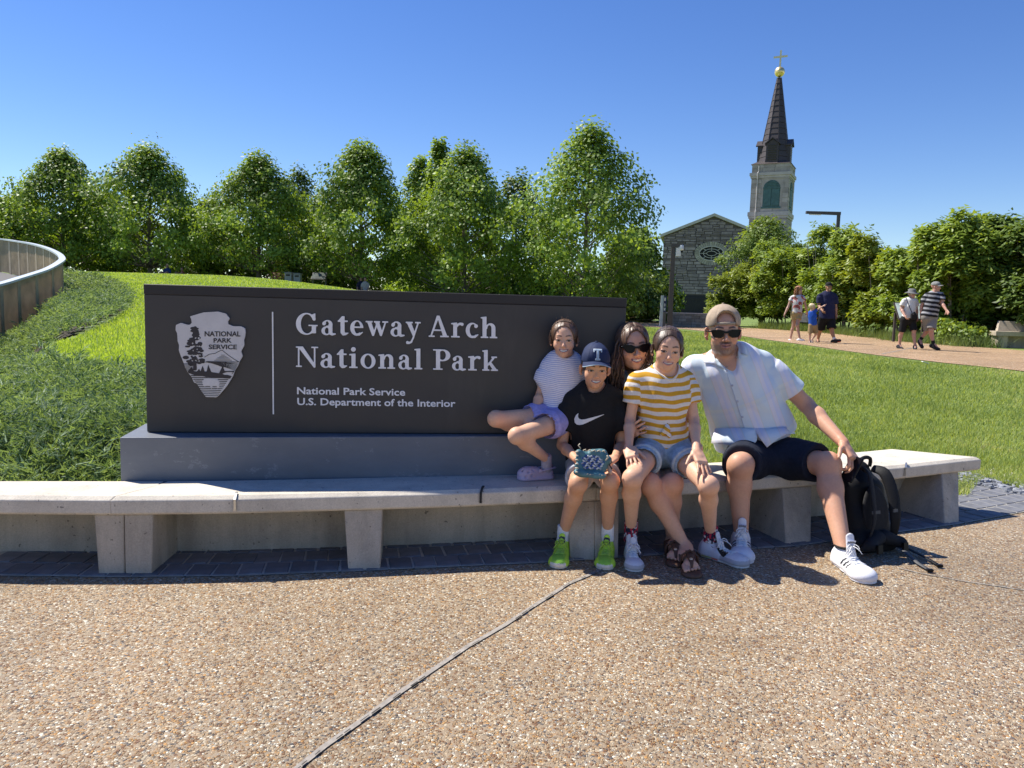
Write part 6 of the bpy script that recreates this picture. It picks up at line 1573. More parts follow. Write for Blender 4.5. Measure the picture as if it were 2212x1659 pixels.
def emblem_on(obj, shape, x0, x1, y0, y1, h, origin, ex, ey, dirn, name, mat, parent, off=.0016, thick=.0012):
    """lay a flat print on a garment: each point of the shape is dropped on the cloth along dirn"""
    og = root_org(obj); bvh = BVHTree.FromPolygons([v.co[:] for v in obj.data.vertices], [tuple(p.vertices) for p in obj.data.polygons]); dirn = Vector(dirn).normalized()
    def place(x, y, o):
        p = Vector(origin)+Vector(ex)*x+Vector(ey)*y; hp, n, _, _ = bvh.ray_cast(p-dirn*.4-og, dirn)
        return (hp+og if hp is not None else p)-dirn*(off+o)
    return plate(shape, x0, x1, y0, y1, h, place, 0, thick, name, mat, parent)
SWOOSH = [(0, .30), (.02, .16), (.09, .06), (.18, .035), (.27, .055), (1.0, .42), (.33, .20), (.22, .185), (.155, .22), (.125, .30), (.14, .40), (.06, .44)]
SWOOSH = [(.14, .43), (.05, .33), (.0, .20), (.015, .08), (.08, .01), (.17, 0), (.28, .03), (1.0, .40), (.34, .21), (.23, .195), (.15, .225), (.12, .29), (.125, .36)]
# ================================================================== THE FAMILY ON THE BENCH
def torso_skin(S, J, q, chest, waist, hip, dep=.66):
    rt, fr, up = frame_of(J['neck']-J['pelvis'], J['shr']-J['shl']); n, p = J['neck'], J['pelvis']; H_ = (n-p).length
    S.add(Cone(p.lerp(n, .62), p.lerp(n, .80), chest, chest*.94, fr, dep), .03); S.add(Cone(p.lerp(n, .34), p.lerp(n, .62), waist, chest*.97, fr, dep+.04), .04); S.add(Cone(p+up*.02, p.lerp(n, .34), hip, waist, fr, dep+.10), .04)
    S.add(Cone(J['shl'].lerp(J['shr'], .06), J['shr'].lerp(J['shl'], .06), .046*q), .04); S.add(Cone(n-up*.03*q, n+up*.0, .062*q, .052*q), .04)
    for s in ('l', 'r'): S.add(Cone(n+up*.02, J['sh'+s].lerp(n, .15)+up*.008, .040*q, .042*q), .04)
    return rt, fr, up
def person(label, base): return thing('person', label, 'person', base)
def fine_head(H, f=.0026): return (np.array(H.c)-.125*H.s*1.0, np.array(H.c)+.125*H.s, f)
def fine_pt(p, r, f): return (np.array(p)-r, np.array(p)+r, f)
def shorts_solid(J, q, rh, rl, tk, bag=1.0, pel=.0):
    """shorts: pelvis block plus two legs ending flat at tk along the thigh"""
    S = Solid(); p = J['pelvis']; rt, fr, up = frame_of(J['neck']-J['pelvis'], J['shr']-J['shl'])
    S.add(Cone(p+up*.10*q, p-Vector((0, 0, .005)), rh*.98, rh*1.04, fr, .80), 0); S.add(Cone(J['hpl'], J['hpr'], rh*.72), .03)
    for s in ('l', 'r'):
        a, b = J['hp'+s], J['kn'+s]; e = a.lerp(b, tk); S.add(Cone(a, a.lerp(b, .4), rh*.70, rl*1.02), .03); S.add(Flat(a.lerp(b, .2), e, rl*1.02, rl*bag), .02)
        d = (b-a).normalized(); S.sub(Cone(e+d*(rl*.55), e+d*.2, rl*bag*.87, rl*bag*.87), .003)
    return S
def limbs_skin(S, J, q, ql=None):
    ql = ql or q
    for s in ('l', 'r'):
        limb(S, J['sh'+s], J['el'+s], J['wr'+s], .049*q, .039*q, .042*q, .0265*q, (0, 0, 0), .018*q)
        if 'kn'+s in J:
            kn, an = J['kn'+s], J['an'+s]; back = Vector((0, .022*ql, 0)); limb(S, J['hp'+s], kn, an, .086*ql, .057*ql, .055*ql, .034*ql, back, .03*ql)
            d = (kn-J['hp'+s]).normalized(); S.add(Ell(kn+Vector((0, -.010*ql, .004)), (.044*ql, .040*ql, .050*ql)), .035*ql)
def tee(J, q, H, chest, waist, hemk, sleeve, rs, neck_r, dep=.70, loose=1.05, hem_r=None, necko=(0, 0, 0), armk=1.0):
    S = Solid(); rt, fr, up = frame_of(J['neck']-J['pelvis'], J['shr']-J['shl']); n, p = J['neck'], J['pelvis']; hem = p.lerp(n, hemk)
    S.add(Cone(p.lerp(n, .58), p.lerp(n, .82), chest*loose, chest*.92*loose, fr, dep), 0); S.add(Cone(hem-up*.06, p.lerp(n, .58), (hem_r or waist)*loose, chest*loose, fr, dep+.06), .04)
    S.add(Cone(J['shl'].lerp(J['shr'], .05), J['shr'].lerp(J['shl'], .05), .053*q), .035)
    for s in ('l', 'r'):
        S.add(Cone(n-up*.005, J['sh'+s].lerp(n, .12)+up*.008, .046*q, .050*q), .035); a, b = J['sh'+s], J['el'+s]; e = a.lerp(b, sleeve); S.add(Cone(a, a.lerp(b, .25), .055*q*armk, rs*1.0), .03); S.add(Flat(a.lerp(b, .1), e, rs*1.0, rs*1.06), .02)
        d = (b-a).normalized(); S.sub(Cone(e+d*(rs*.55), e+d*.15, rs*.86, rs*.86), .003)
    S.cut(Half(hem, -up), .006)
    nb_ = n+up*.012*q+fr*.030*q+Vector(necko); S.sub(Cone(nb_-up*.0, nb_+up*.12, neck_r, neck_r*1.15), .006)
    return S, (rt, fr, up)
def collar_band(J, q, neck_r, up, fr, mat, parent, off=Vector((0, 0, 0)), obj=None, name='collar'):
    c = J['neck']+up*.012*q+fr*.030*q+off; rt = fr.cross(up)*-1; og = root_org(obj); bvh = BVHTree.FromPolygons([v.co[:] for v in obj.data.vertices], [tuple(p.vertices) for p in obj.data.polygons]); pts = []
    for t in np.linspace(0, 2*math.pi, 37):
        p = c+(rt*math.cos(t)+fr*math.sin(t))*(neck_r+.006); hp, nn, _, _ = bvh.ray_cast(p+up*.25-og, -up)
        pts.append((hp+og-up*.002) if hp is not None else (pts[-1] if pts else p))
    mb = MB(); mb.tube(pts, .0062*q+.001, 6, cap=False); return mb.part(name, mat, parent, True)
def strands(name, mat, parent, curves, r0=.004, r1=.0015, n=5):
    mb = MB()
    for c in curves: mb.tube(c, np.linspace(r0, r1, len(c)), n)
    return mb.part(name, mat, parent, True)
def hair_warp(H, f=95., a=.0012):
    a = a*.45
    def w(P):
        q = H.loc(P); ang = np.arctan2(q[:, 0], -(q[:, 1]-.12)); return (-a*np.sin(ang*f+3*np.sin(q[:, 2]*22)+1.3*np.sin(ang*17))-a*.7*np.sin(ang*f*.37+2)).astype(np.float32)
    return w
def up2(p, Y): return at(p[0], p[1], Y)

def combed(H, name, mat, parent, n, seed, back=(0, .10, -.005), part=False, off=.0125, a0=1.9):
    """fine strands lying over the skull from the hairline towards the back (or from a middle parting down the sides)"""
    r = random.Random(seed); cs = []
    for k in range(n):
        if part:
            sg = r.choice((-1, 1)); d0 = Vector((sg*.02, r.uniform(-.75, .6), 1.0)).normalized(); d1 = Vector((sg*1.0, r.uniform(-.45, .6), r.uniform(-.5, -.1))).normalized()
        else:
            a = r.uniform(-a0, a0); zz = .98-.30*a*a+r.uniform(-.05, .12); d0 = Vector((math.sin(a)*.80, -math.cos(a)*.62, max(-.15, zz*.95))).normalized(); d1 = (Vector(back)+Vector((r.gauss(0, .012), 0, r.gauss(0, .02)))).normalized()
        pts = []; j = r.uniform(-.0012, .0016)
        for u in np.linspace(0, r.uniform(.75, 1), 10):
            d = d0.slerp(d1, u); c = Vector((0, .012, .034)); q = Vector((d.x/.0755, d.y/.094, d.z/.0835)); t = 1/q.length; p = c+d*(t+off-.003+j+.0008*math.sin(u*9+k)); pts.append(H.L(*p))
        cs.append(pts)
    return strands(name, mat, parent, cs, .0017, .0010, 4)
# ---------------------------------------------------------------- boy with the glove
J = dict(pelvis=at(1277, 1000, 3.90), neck=at(1285, 842, 3.85), shl=at(1231, 866, 3.86), shr=at(1338, 866, 3.86), ell=at(1214, 962, 3.84), elr=at(1343, 962, 3.84), wrl=at(1249, 995, 3.60), wrr=at(1328, 988, 3.62),
         hpl=at(1254, 1004, 3.90), hpr=at(1303, 1004, 3.90), knl=at(1249, 1045, 3.54), knr=at(1318, 1040, 3.54), anl=at(1217, 1150, 3.66), anr=at(1312.5, 1147, 3.66))
boy = person('smiling boy in navy cap and black t-shirt holding a blue baseball glove', on(1260, 1225)); tone = (.64, .35, .215)
H = Head(at(1285, 796, 3.80), yaw=1, pitch=4, roll=1, size=.845, kid=.9, smile=.8, teeth=.75, ear=1.25, squint=.6)
S = Solid(); torso_skin(S, J, .66, .118, .108, .118); limbs_skin(S, J, .66, .72); S.add(Cone(J['neck']-Vector((0, 0, .02)), H.L(0, .018, -.06), .036, .037), .02); H.build(S)
hl = J['wrl']; add_hand(S, hl, at(1290, 1012, 3.57)-hl, Vector((.2, .6, .6)), 1, .74, (.5, .5, .5, .5)); hr = J['wrr']; add_hand(S, hr, at(1295, 1012, 3.54)-hr, Vector((-.3, -.2, -.9)), -1, .72, (.7, .7, .7, .7))
V, F = S.mesh(.0068, [fine_head(H), fine_pt((hl+hr)/2, .09, .004)]); V = relax(V, F, 1, .35); C = np.tile(np.array(tone), (len(V), 1)); H.paint(V, C, tone, (.55, .24, .20), (.030, .018, .012), flush=.6)
paint_limbs(V, C, J, 0.7); part('body', V, F, m_skin, boy, True, {'col': C})
S, (rt, fr, up) = tee(J, .70, H, .128, .122, .02, .66, .052, .048, dep=.74, loose=1.06, hem_r=.128)
shirt = solid_part(S, 'tshirt', fabric('black_jersey', (.012, .012, .013), .1, .8), boy, .0062, warp=folds(.0035, [(.4, .2, 1, 34, 1.), (1, 0, .45, 42, .8), (-.8, .2, .6, 38, .7)], 4))
collar_band(J, .66, .048, up, fr, MATS['black_jersey'], shirt, obj=shirt)
c0 = at(*z1(830, 1062), 3.72); ex = (at(*z1(1078, 1062), 3.72)-c0); ey = (at(*z1(830, 965), 3.72)-c0)
emblem_on(shirt, F2().poly([(x, y*2.35) for x, y in SWOOSH]), -.05, 1.05, -.05, 1.1, .022, c0, ex, ey, Vector((.05, 1, -.05)), 'swoosh_print', fabric('print_white', (.72, .72, .72), .02), shirt)
S = shorts_solid(J, .68, .098, .062, .74, 1.06)
sh_w = folds(.004, [(1, .2, .2, 38, 1.), (.3, 1, .5, 30, 1.)], 9)
def camo_mat(name, cols, sc_):
    m, nb, b = base_mat(name); n = noise(nb, sc_, 3, .5); nb.link(ramp(nb, n, [(i/len(cols)*.5+.25, c) for i, c in enumerate(cols)], 'CONSTANT'), b.inputs['Base Color']); b.inputs['Roughness'].default_value = .85; bump(nb, b, noise(nb, 700, 2), .2, .001); return m
sho = solid_part(S, 'shorts', fabric('grey_shorts', (.40, .42, .46), .2, scale=14), boy, .006, warp=sh_w)
# hair at the sides and nape, cap with a stitched T
S = Solid(); H.cranium(S, .006); S.sub(H.ell((0, -.085, -.02), (.066, .075, .10)), .004); S.cut(Half(H.L(0, 0, -.035), H.R @ Vector((0, -.35, -1))), .004); S.sub(H.ell((.085, .0, -.02), (.022, .03, .045)), .004); S.sub(H.ell((-.085, .0, -.02), (.022, .03, .045)), .004)
solid_part(S, 'hair', hm_black, boy, .004, warp=hair_warp(H))
m_navy = fabric('navy_twill', (.018, .030, .082), .08, .75); m_sky = fabric('sky_twill', (.36, .47, .56), .06, .75)
def cap(H, parent, m_crown, m_brim, m_under, front=-1, rise=.030, z0=.050, brim=True, opening=False):
    S = Solid(); S.add(H.ell((0, .014, .050), (.0845, .100, .075+rise)), 0); S.add(H.ell((0, -.035, .060), (.074, .062, .058+rise*.6)), .03*H.s)
    S.cut(Half(H.L(0, 0, z0-.004), H.R @ Vector((0, 0.10 if brim else -.02, -1))), .003)
    if opening: S.sub(H.ell((.002, -.098, .066), (.047, .060, .048)), .003); S.sub(H.ell((0, -.01, .03), (.0755, .0945, .0775)), .002)
    seams = lambda P: (lambda q: (.0016*np.exp(-((np.mod(np.arctan2(q[:, 0], -q[:, 1]), math.pi/3)-math.pi/6)/.035)**2)).astype(np.float32))(H.loc(P))
    cr = solid_part(S, 'cap', m_crown, parent, .0036, warp=seams)
    mb = MB(); mb.lathe([(.0075, -.003), (.0075, .002), (.004, .0045)], H.L(0, .006, .050+.075+rise+.001), 10, H.R @ Vector((0, 0, 1))); mb.part('cap_button', m_crown, cr, True)
    if brim:
        V = []; n = 25; m = 7
        for lay in (0, 1):
            for i in range(n):
                a = math.radians(-76+152*i/(n-1))
                for j in range(m):
                    t = j/(m-1); x0, y0 = .078*math.sin(a), -.030-.062*math.cos(a); x1, y1 = .086*math.sin(a), -.052-.124*math.cos(a)*(1-.10*abs(math.sin(a)))
                    x = x0+(x1-x0)*t; y = y0+(y1-y0)*t; z = z0+.0035-.20*(-y-.09)*.45-5.2*x*x*(.6+.4*t)+(.0045 if lay else 0); V.append(H.L(x, y, z))
        q = n*m; F = []
        for i in range(n-1):
            for j in range(m-1): a = i*m+j; F += [(a, a+1, a+m+1, a+m), (q+a, q+a+m, q+a+m+1, q+a+1)]
        ed = [(i*m+m-1, (i+1)*m+m-1) for i in range(n-1)]+[(j+1, j) for j in range(m-1)]+[((n-1)*m+j, (n-1)*m+j+1) for j in range(m-1)]
        F += [(a, b, b+q, a+q) for a, b in ed]; top = [f for f in F if min(f) >= q]; rest = [f for f in F if min(f) < q]
        br = part('brim', V, top, m_brim, cr, True); part('brim_underside', V, rest, m_under, br, True)
    return cr
cp = cap(H, boy, m_navy, m_navy, m_sky)
Tz = H.L(0, -.125, .098); ex = H.R @ Vector((1, 0, 0)); ey = H.R @ Vector((0, -.25, .97)); dv = H.R @ Vector((0, 1, -.12)); sT = .040*H.s
TT = F2().box(-.5, .62, .5, .9).box(-.17, -.6, .17, .8).box(-.36, -.85, .36, -.58).box(-.62, .40, -.44, .9).box(.44, .40, .62, .9)
TI = F2().box(-.40, .68, .40, .82).box(-.09, -.6, .09, .8).box(-.28, -.77, .28, -.65).box(-.55, .46, -.48, .82).box(.48, .46, .55, .82)
em = emblem_on(cp, TT, -.7, .7, -.95, 1., .035, Tz, ex*sT, ey*sT, dv, 'letter_patch', fabric('patch_white', (.62, .68, .74), .03), cp, .001, .0018)
emblem_on(cp, TI, -.7, .7, -.95, 1., .035, Tz, ex*sT, ey*sT, dv, 'letter_inlay', fabric('patch_blue', (.26, .36, .48), .03), cp, .003, .0008)
# socks, shoes
for s, heel, toe in (('l', at(1216, 1186, 3.72), on(1199, 1236)), ('r', at(1313, 1183, 3.72), on(1306, 1234))):
    a = J['an'+s]; heel.z = 0; d = (toe-heel).normalized(); heel = Vector((a.x, a.y, 0))-d*.035; toe = heel+d*.245
    sock(boy, a-Vector((0, 0, .05)), a+Vector((0, -.004, .038)), .032, .030, fabric('sock_white', (.78, .78, .78), .03))
    def colf(x, y, z):
        n = len(x); C = np.tile(np.array([.46, .74, .05]), (n, 1)); C[z < -3] = (.62, .62, .50)
        k = (z < -3) & (y > .9); C[k] = (.70, .66, .60); k = (z > -3) & (y > .62) & (np.abs(x) < .12); C[k] = (.27, .56, .06); k = (z > -3) & (z > .30) & (y > .3) & (y < .48); C[k] = (.50, .80, .07)
        k = (z > .32) & (np.hypot(x, z-.37) < .085) & (np.hypot(x, z-.37) > .048) & (y > .33); C[k] = (.015, .02, .05)
        k = (z > -3) & (y > .94) & (z < .12); C[k] = (.68, .66, .60); return C
    shoe(boy, heel, toe, a, colf, lace=m_lace_g, collar=.45)
# ---------------------------------------------------------------- baseball glove on his lap
gc_ = at(1281, 1000, 3.49); gl = thing('baseball_glove', 'teal leather baseball glove with laced woven web in the boy\'s lap', 'glove', gc_ - Vector((0, 0, .07)))
gx = Vector((1, .10, -.05)).normalized(); gz = Vector((-.0, .42, 1)); gz = (gz-gx*gz.dot(gx)).normalized(); gy = gz.cross(gx)   # gy points away from the viewer
Gp = lambda x, y, z: gc_+gx*x+gy*y+gz*z
m_teal_l = M('teal_leather', (.065, .17, .20), .55, .25, 18, .35, 120, spec=.45, bdist=.002); m_tan_l = M('tan_lacing', (.62, .54, .40), .7, .1, 40)
S = Solid(); RG = Matrix((gx, gy, gz)).transposed()
S.add(Ell(Gp(0, .018, 0), (.076, .032, .060), RG), 0)
for i in range(4): S.add(Cone(Gp(-.058+.006*i, .012, -.042+.026*i), Gp(-.078+.004*i, -.004, -.048+.031*i), .017, .0145), .012)
S.add(Cone(Gp(.035, .008, .045), Gp(.070, .0, .020), .022, .018), .02); S.add(Cone(Gp(.0, .0, .050), Gp(.05, .004, .052), .016), .015); S.add(Cone(Gp(-.055, .0, -.052), Gp(.045, .0, -.056), .016), .015); S.sub(Ell(Gp(-.008, -.022, .002), (.055, .022, .036), RG), .01)
go = solid_part(S, 'glove_shell', m_teal_l, gl, .0038, warp=folds(.0014, [(1, 0, .3, 90, 1.), (.2, 0, 1, 80, 1.)], 2))
mw = [M('web_white', (.66, .66, .62), .6, .08, 60), M('web_blue', (.045, .09, .30), .6, .1, 60), M('web_grey', (.34, .36, .40), .6, .1, 60)]
for i in range(9):
    for j in range(6):
        u, v = -.052+.0118*i+(.0059 if j % 2 else 0), -.026+.0108*j
        if ((u+.004)/.054)**2+(v/.034)**2 > 1.05: continue
        mb = MB(); R = RG @ Matrix.Rotation(.62 if (i+j) % 2 else -.62, 3, 'Y'); mb.box(Gp(u, -.010+.4*v*v+.8*(u*u), v), (.0135, .006, .0078), R); o = mb.part('woven_strip', mw[(i*2+j) % 3], gl); bevel(o, .0015, 1)
mb = MB()
for i in range(9): a = Gp(-.062+.014*i, -.014, -.056-.002*(i % 2)); mb.tube([a, a+gx*.009+gz*.002], .0024, 5)
for i in range(6): a = Gp(-.085, -.014, -.05+.019*i); mb.tube([a, a+gx*.006-gy*.004, a+gx*.016], .0028, 5)
for i in range(5): a = Gp(-.05+.022*i, -.014, .052); mb.tube([a, a+gx*.010+gz*.006-gy*.004, a+gx*.016-gz*.004], .0026, 5)
mb.tube([Gp(-.06, -.008, .062), Gp(-.072, -.012, .076), Gp(-.064, -.012, .084)], .003, 5); mb.tube([Gp(.055, -.014, .012), Gp(.066, -.022, .026), Gp(.060, -.024, .034)], .0035, 5); mb.part('leather_lacing', m_tan_l, gl, True)
S = Solid(); S.add(Cone(Gp(.062, .020, .040), Gp(.088, .028, -.030), .020, .017, gx, .55), 0); solid_part(S, 'wrist_strap', M('strap_pink_tan', (.46, .33, .28), .6, .15, 30), gl, .004); mb = MB(); mb.tube([Gp(.076, -.002, .035), Gp(.090, .004, .01), Gp(.078, .002, -.004), Gp(.092, .008, -.022)], .003, 5); mb.part('strap_piping', m_dark, gl, True)

# ---------------------------------------------------------------- woman behind
J = dict(pelvis=at(1428, 1000, 4.16), neck=at(1381, 806, 4.10), shl=at(1335, 836, 4.12), shr=at(1436, 832, 4.12), ell=at(1330, 925, 4.06), elr=at(1490, 920, 4.05), wrl=at(1357, 936, 3.84), wrr=at(1500, 955, 3.86),
         hpl=at(1408, 1002, 4.14), hpr=at(1450, 1002, 4.14), knl=at(1404, 1046, 3.68), knr=at(1452, 1046, 3.70), anl=at(1480, 1183, 3.66), anr=at(1452, 1172, 3.82))
woman = person('smiling woman with long brown hair and sunglasses behind the girl in yellow stripes', on(1460, 1230)); tone = (.70, .395, .265)
H = Head(at(1367, 749, 4.00), yaw=4, pitch=2, roll=-5, size=.985, smile=1.0, teeth=1.0, ear=.6)
S = Solid(); torso_skin(S, J, .88, .142, .125, .165); limbs_skin(S, J, .85, .86); S.add(Cone(J['neck']-Vector((0, 0, .03)), H.L(0, .018, -.06), .047, .046), .02); H.build(S)
add_hand(S, J['wrl'], at(1378, 926, 3.74)-J['wrl'], Vector((.5, .5, .2)), 1, .86, (.25, .25, .3, .3)); add_hand(S, J['wrr'], at(1512, 972, 3.80)-J['wrr'], Vector((-.8, .2, 0)), -1, .86, (.6, .6, .6, .6))
def foot(S, an, heel, toe, q):
    heel, toe = Vector(heel), Vector(toe); f = (toe-heel).normalized(); r = f.cross(Vector((0, 0, 1))); L = (toe-heel).length
    S.add(Cone(an, heel.lerp(toe, .12)+Vector((0, 0, .035)), .033*q, .030*q), .02); S.add(Cone(an-Vector((0, 0, .01)), heel.lerp(toe, .68)+Vector((0, 0, .030)), .034*q, .030*q), .03); S.add(Cone(heel.lerp(toe, .66)+r*.020*q+Vector((0, 0, .030)), heel.lerp(toe, .66)-r*.020*q+Vector((0, 0, .028)), .019*q), .02)
    return f, r, L
FT = {}
for s, heel, toe in (('l', on(1478, 1207), on(1497, 1249)), ('r', on(1449, 1192), on(1462, 1226))):
    heel = toe+(heel-toe).normalized()*.245; FT[s] = (heel, toe); f, r, L = foot(S, J['an'+s], heel, toe, .9); io = -1 if s == 'l' else 1
    for i in range(5):
        b = heel.lerp(toe, .70-.028*max(0, i-.5))+r*io*(-.031+.0155*i)+Vector((0, 0, .032)); S.add(Cone(b, b+f*(.052-.004*i)+r*io*.001*i-Vector((0, 0, .006)), (.0115 if i == 0 else .0085-.0004*i), (.0098 if i == 0 else .0072)), .003)
V, F = S.mesh(.0068, [fine_head(H), fine_pt(FT['l'][1]+Vector((0, .05, .03)), .06, .004)]); V = relax(V, F, 1, .35); C = np.tile(np.array(tone), (len(V), 1)); H.paint(V, C, tone, (.62, .22, .22), (.05, .028, .018), flush=.8)
paint_limbs(V, C, J, 0.85); part('body', V, F, m_skin, woman, True, {'col': C})
m_denimj = fabric('pale_denim', (.42, .50, .55), .14, .85, .3, 50)
S, (rt, fr, up) = tee(J, .92, H, .150, .140, .05, .92, .052, .052, dep=.72, loose=1.05); top = solid_part(S, 'denim_jacket', m_denimj, woman, .007, warp=folds(.0045, [(.5, .2, 1, 32, 1.), (1, 0, -.5, 36, .8)], 14))
for sg in (-1, 1):
    c = J['neck']+up*.016+fr*.045; pts = [c+rt*sg*.052-fr*.06+up*.01, c+rt*sg*.056+up*.0, c+rt*sg*.045+fr*.038-up*.055]; mb = MB(); mb.tube(pts, [.010, .017, .009], 6, flat=.4); mb.part('collar', m_denimj, top, True)
mb = MB(); c = J['neck']; pts = [c-rt*.075+up*.0-fr*.05, c-rt*.068+fr*.055-up*.015, c-rt*.045+fr*.122-up*.085, c+rt*.02+fr*.15-up*.17]; mb.tube(pts, .016, 6, flat=.35, up=fr); mb.part('bag_strap', fabric('strap_black', (.012, .012, .013)), woman, True)
S = shorts_solid(J, .9, .145, .085, .45, 1.04); solid_part(S, 'shorts', fabric('dark_shorts', (.02, .022, .028)), woman, .008)
# hair: parted on top, long waves down one side
S = Solid(); H.cranium(S, .011); S.add(H.ell((0, .03, -.04), (.080, .075, .10)), .03); S.sub(H.ell((.004, -.100, -.030), (.065, .092, .122)), .006); S.sub(H.ell((.004, -.120, .065), (.036, .060, .050)), .008); S.cut(Half(H.L(0, 0, -.135), H.R @ Vector((0, 0, -1))), .01)
hr_ = solid_part(S, 'hair', hm_brown, woman, .0042, warp=hair_warp(H, 80., .003))
cs = []; r = random.Random(5)
for k in range(120):
    side = -1 if k < 80 else 1; t = r.random(); x0 = side*(.066+.018*t); y0 = -.042+.09*r.random(); p0 = H.L(x0*.93, y0, .045-.07*t+r.uniform(-.02, .05)); L_ = (.20+.12*r.random()) if side < 0 else (.09+.08*r.random()); w = r.uniform(.004, .010); ph = r.uniform(0, 6.3); out = r.uniform(-.008, .030)*(1 if side > 0 else 1.6); pts = []
    fw = r.uniform(.0, .07)
    for i in range(9):
        u = i/8; pts.append(p0+Vector((side*out*math.sin(u*2.2)+w*math.sin(ph+u*15), -fw*u+.012*math.sin(ph*2+u*10)*u, -L_*u)))
    cs.append(pts)
strands('hair_locks', hm_brown, hr_, cs, .0052, .0018, 6); combed(H, 'hair_strands', hm_brown, hr_, 300, 6, part=True, off=.0145)
# sunglasses
m_blackp = M('black_plastic', (.006, .006, .007), .35, .05, 20, spec=.2); m_lens = M('dark_lens', (.010, .008, .010), .12, .1, 10, spec=.10)
def glasses(H, parent, label, ox, oz, rx, rz, rim, tilt=0., brow=0.):
    t = thing('sunglasses', label, 'sunglasses', H.L(0, -.1, 0))
    def place(x, y, o): return H.L(x, -.1035+2.6*x*x+tilt*y-o/H.s, oz+y)
    fr_ = F2(); ln = F2(); half = [(.010, .012), (.030, .021), (.068, .024), (.070, .012), (.064, -.006), (.050, -.020), (.030, -.022), (.014, -.012)] if brow else [(.009, .013), (.030, .019), (.066, .0185), (.072, .012), (.067, -.009), (.057, -.020), (.028, -.022), (.013, -.013)]
    for sg in (-1, 1):
        fr_.poly([(sg*a, b) for a, b in half]); cx = sum(a for a, b in half)/8; cz = sum(b for a, b in half)/8; inn = [(sg*(cx+(a-cx)*.84), cz+(b-cz)*.80) for a, b in half]; fr_.poly(inn, True); ln.poly([(sg*(cx+(a-cx)*.88), cz+(b-cz)*.85) for a, b in half])
    fr_.cap((-.012, .006), (.012, .006), .005)
    f_ = plate(fr_, -.08, .08, -.035, .035, .0022, place, -.003, .004, 'frame', m_blackp, t); plate(ln, -.08, .08, -.035, .035, .003, place, -.0015, .0012, 'lens', m_lens, t)
    for sg in (-1, 1): mb = MB(); mb.tube([H.L(sg*.068, -.089, oz+.011), H.L(sg*.079, -.05, oz+.010), H.L(sg*.0835, .004, oz+.006), H.L(sg*.082, .02, oz-.01)], [.005, .004, .0035, .003], 6); mb.part('temple', m_blackp, t, True)
    return t
glasses(H, woman, 'large cat-eye sunglasses worn by the woman', .038, 0.000, .0245, .0175, 0, .10, 1)
for sg in (-1, 1): mb = MB(); c = H.L(sg*.079, -.004, -.052); mb.tube([c+H.R @ Vector((0, .010*math.sin(a), .010*math.cos(a))) for a in np.linspace(0, 6.28, 13)], .0016, 5); mb.part('hoop_earring', M('gold_hoop', (.8, .6, .3), .3, metal=1.), woman, True)
# sandals
m_sand = M('sandal_leather', (.105, .048, .026), .6, .15, 25, .3, 200); m_cork = M('cork_sole', (.38, .28, .18), .85, .15, 60)
for s in ('l', 'r'):
    heel, toe = FT[s]; o, f, r, u, L = shoe_frame(heel, toe+(toe-heel).normalized()*.012); P = lambda x, y, z: o+r*x*L+f*y*L+u*z*L; RS_ = Matrix((r, f, u)).transposed()
    T = Solid(); T.add(Cone(P(0, .12, 0), P(0, .45, 0), .135*L, .130*L), 0).add(Cone(P(0, .45, 0), P(0, .78, 0), .13*L, .185*L), .02).add(Ell(P(0, .84, 0), (.175*L, .16*L, .1*L), RS_), .02); B = T.copy(); T.cut(Half(P(0, 0, .075), u), .003).cut(Half(P(0, 0, .004), -u), .003); sl = solid_part(T, 'sandal', m_sand, woman, .005); B.cut(Half(P(0, 0, .035), u), .002).cut(Half(P(0, 0, .001), -u), .002); 
    mb = MB(); mb.tube([P(-.16, .50, .08), P(-.135, .46, .25), P(0, .44, .34), P(.135, .46, .25), P(.16, .50, .08)], [.020, .024, .026, .024, .020], 6, flat=.22); mb.part('instep_strap', m_sand, sl, True)
    mb = MB(); mb.tube([P(0, .47, .335), P(0, .60, .262), P(.0, .73, .21), P(.0, .80, .10)], [.024, .020, .010, .005], 6, flat=.25, up=u); mb.part('toe_thong', m_sand, sl, True)
    mb = MB(); mb.lathe([(.0085, 0), (.0085, .002), (.005, .0035)], P(0, .655, .25), 8, (u*.9+f*.3).normalized()); mb.part('strap_button', M('button_gold', (.75, .68, .5), .3, metal=.9), sl, True)
    mb = MB(); mb.tube([P(-.13, .42, .1), P(-.12, .12, .22), P(0, .02, .24), P(.12, .12, .22), P(.13, .42, .1)], .011, 6, flat=.3); mb.part('heel_strap', m_sand, sl, True)

# ---------------------------------------------------------------- girl in yellow stripes on her lap
J = dict(pelvis=at(1432, 962, 3.86), neck=at(1437, 801, 3.82), shl=at(1376, 826, 3.82), shr=at(1484, 824, 3.84), ell=at(1361, 906, 3.80), elr=at(1499, 906, 3.80), wrl=at(1358, 968, 3.66), wrr=at(1505, 974, 3.62),
         hpl=at(1408, 970, 3.86), hpr=at(1458, 970, 3.86), knl=at(1366, 1034, 3.50), knr=at(1531, 1050, 3.52), anl=at(1363, 1140, 3.68), anr=at(1535, 1150, 3.70))
girl = person('smiling girl in yellow and white striped t-shirt and denim shorts on the woman\'s lap', on(1450, 1235)); tone = (.72, .425, .285)
H = Head(at(1442, 755, 3.79), yaw=-4, pitch=5, roll=4, size=.90, kid=.75, smile=.85, teeth=.55, ear=.9, squint=.62)
S = Solid(); torso_skin(S, J, .68, .118, .108, .125); limbs_skin(S, J, .66, .75); S.add(Cone(J['neck']-Vector((0, 0, .02)), H.L(0, .018, -.06), .036, .037), .02); H.build(S)
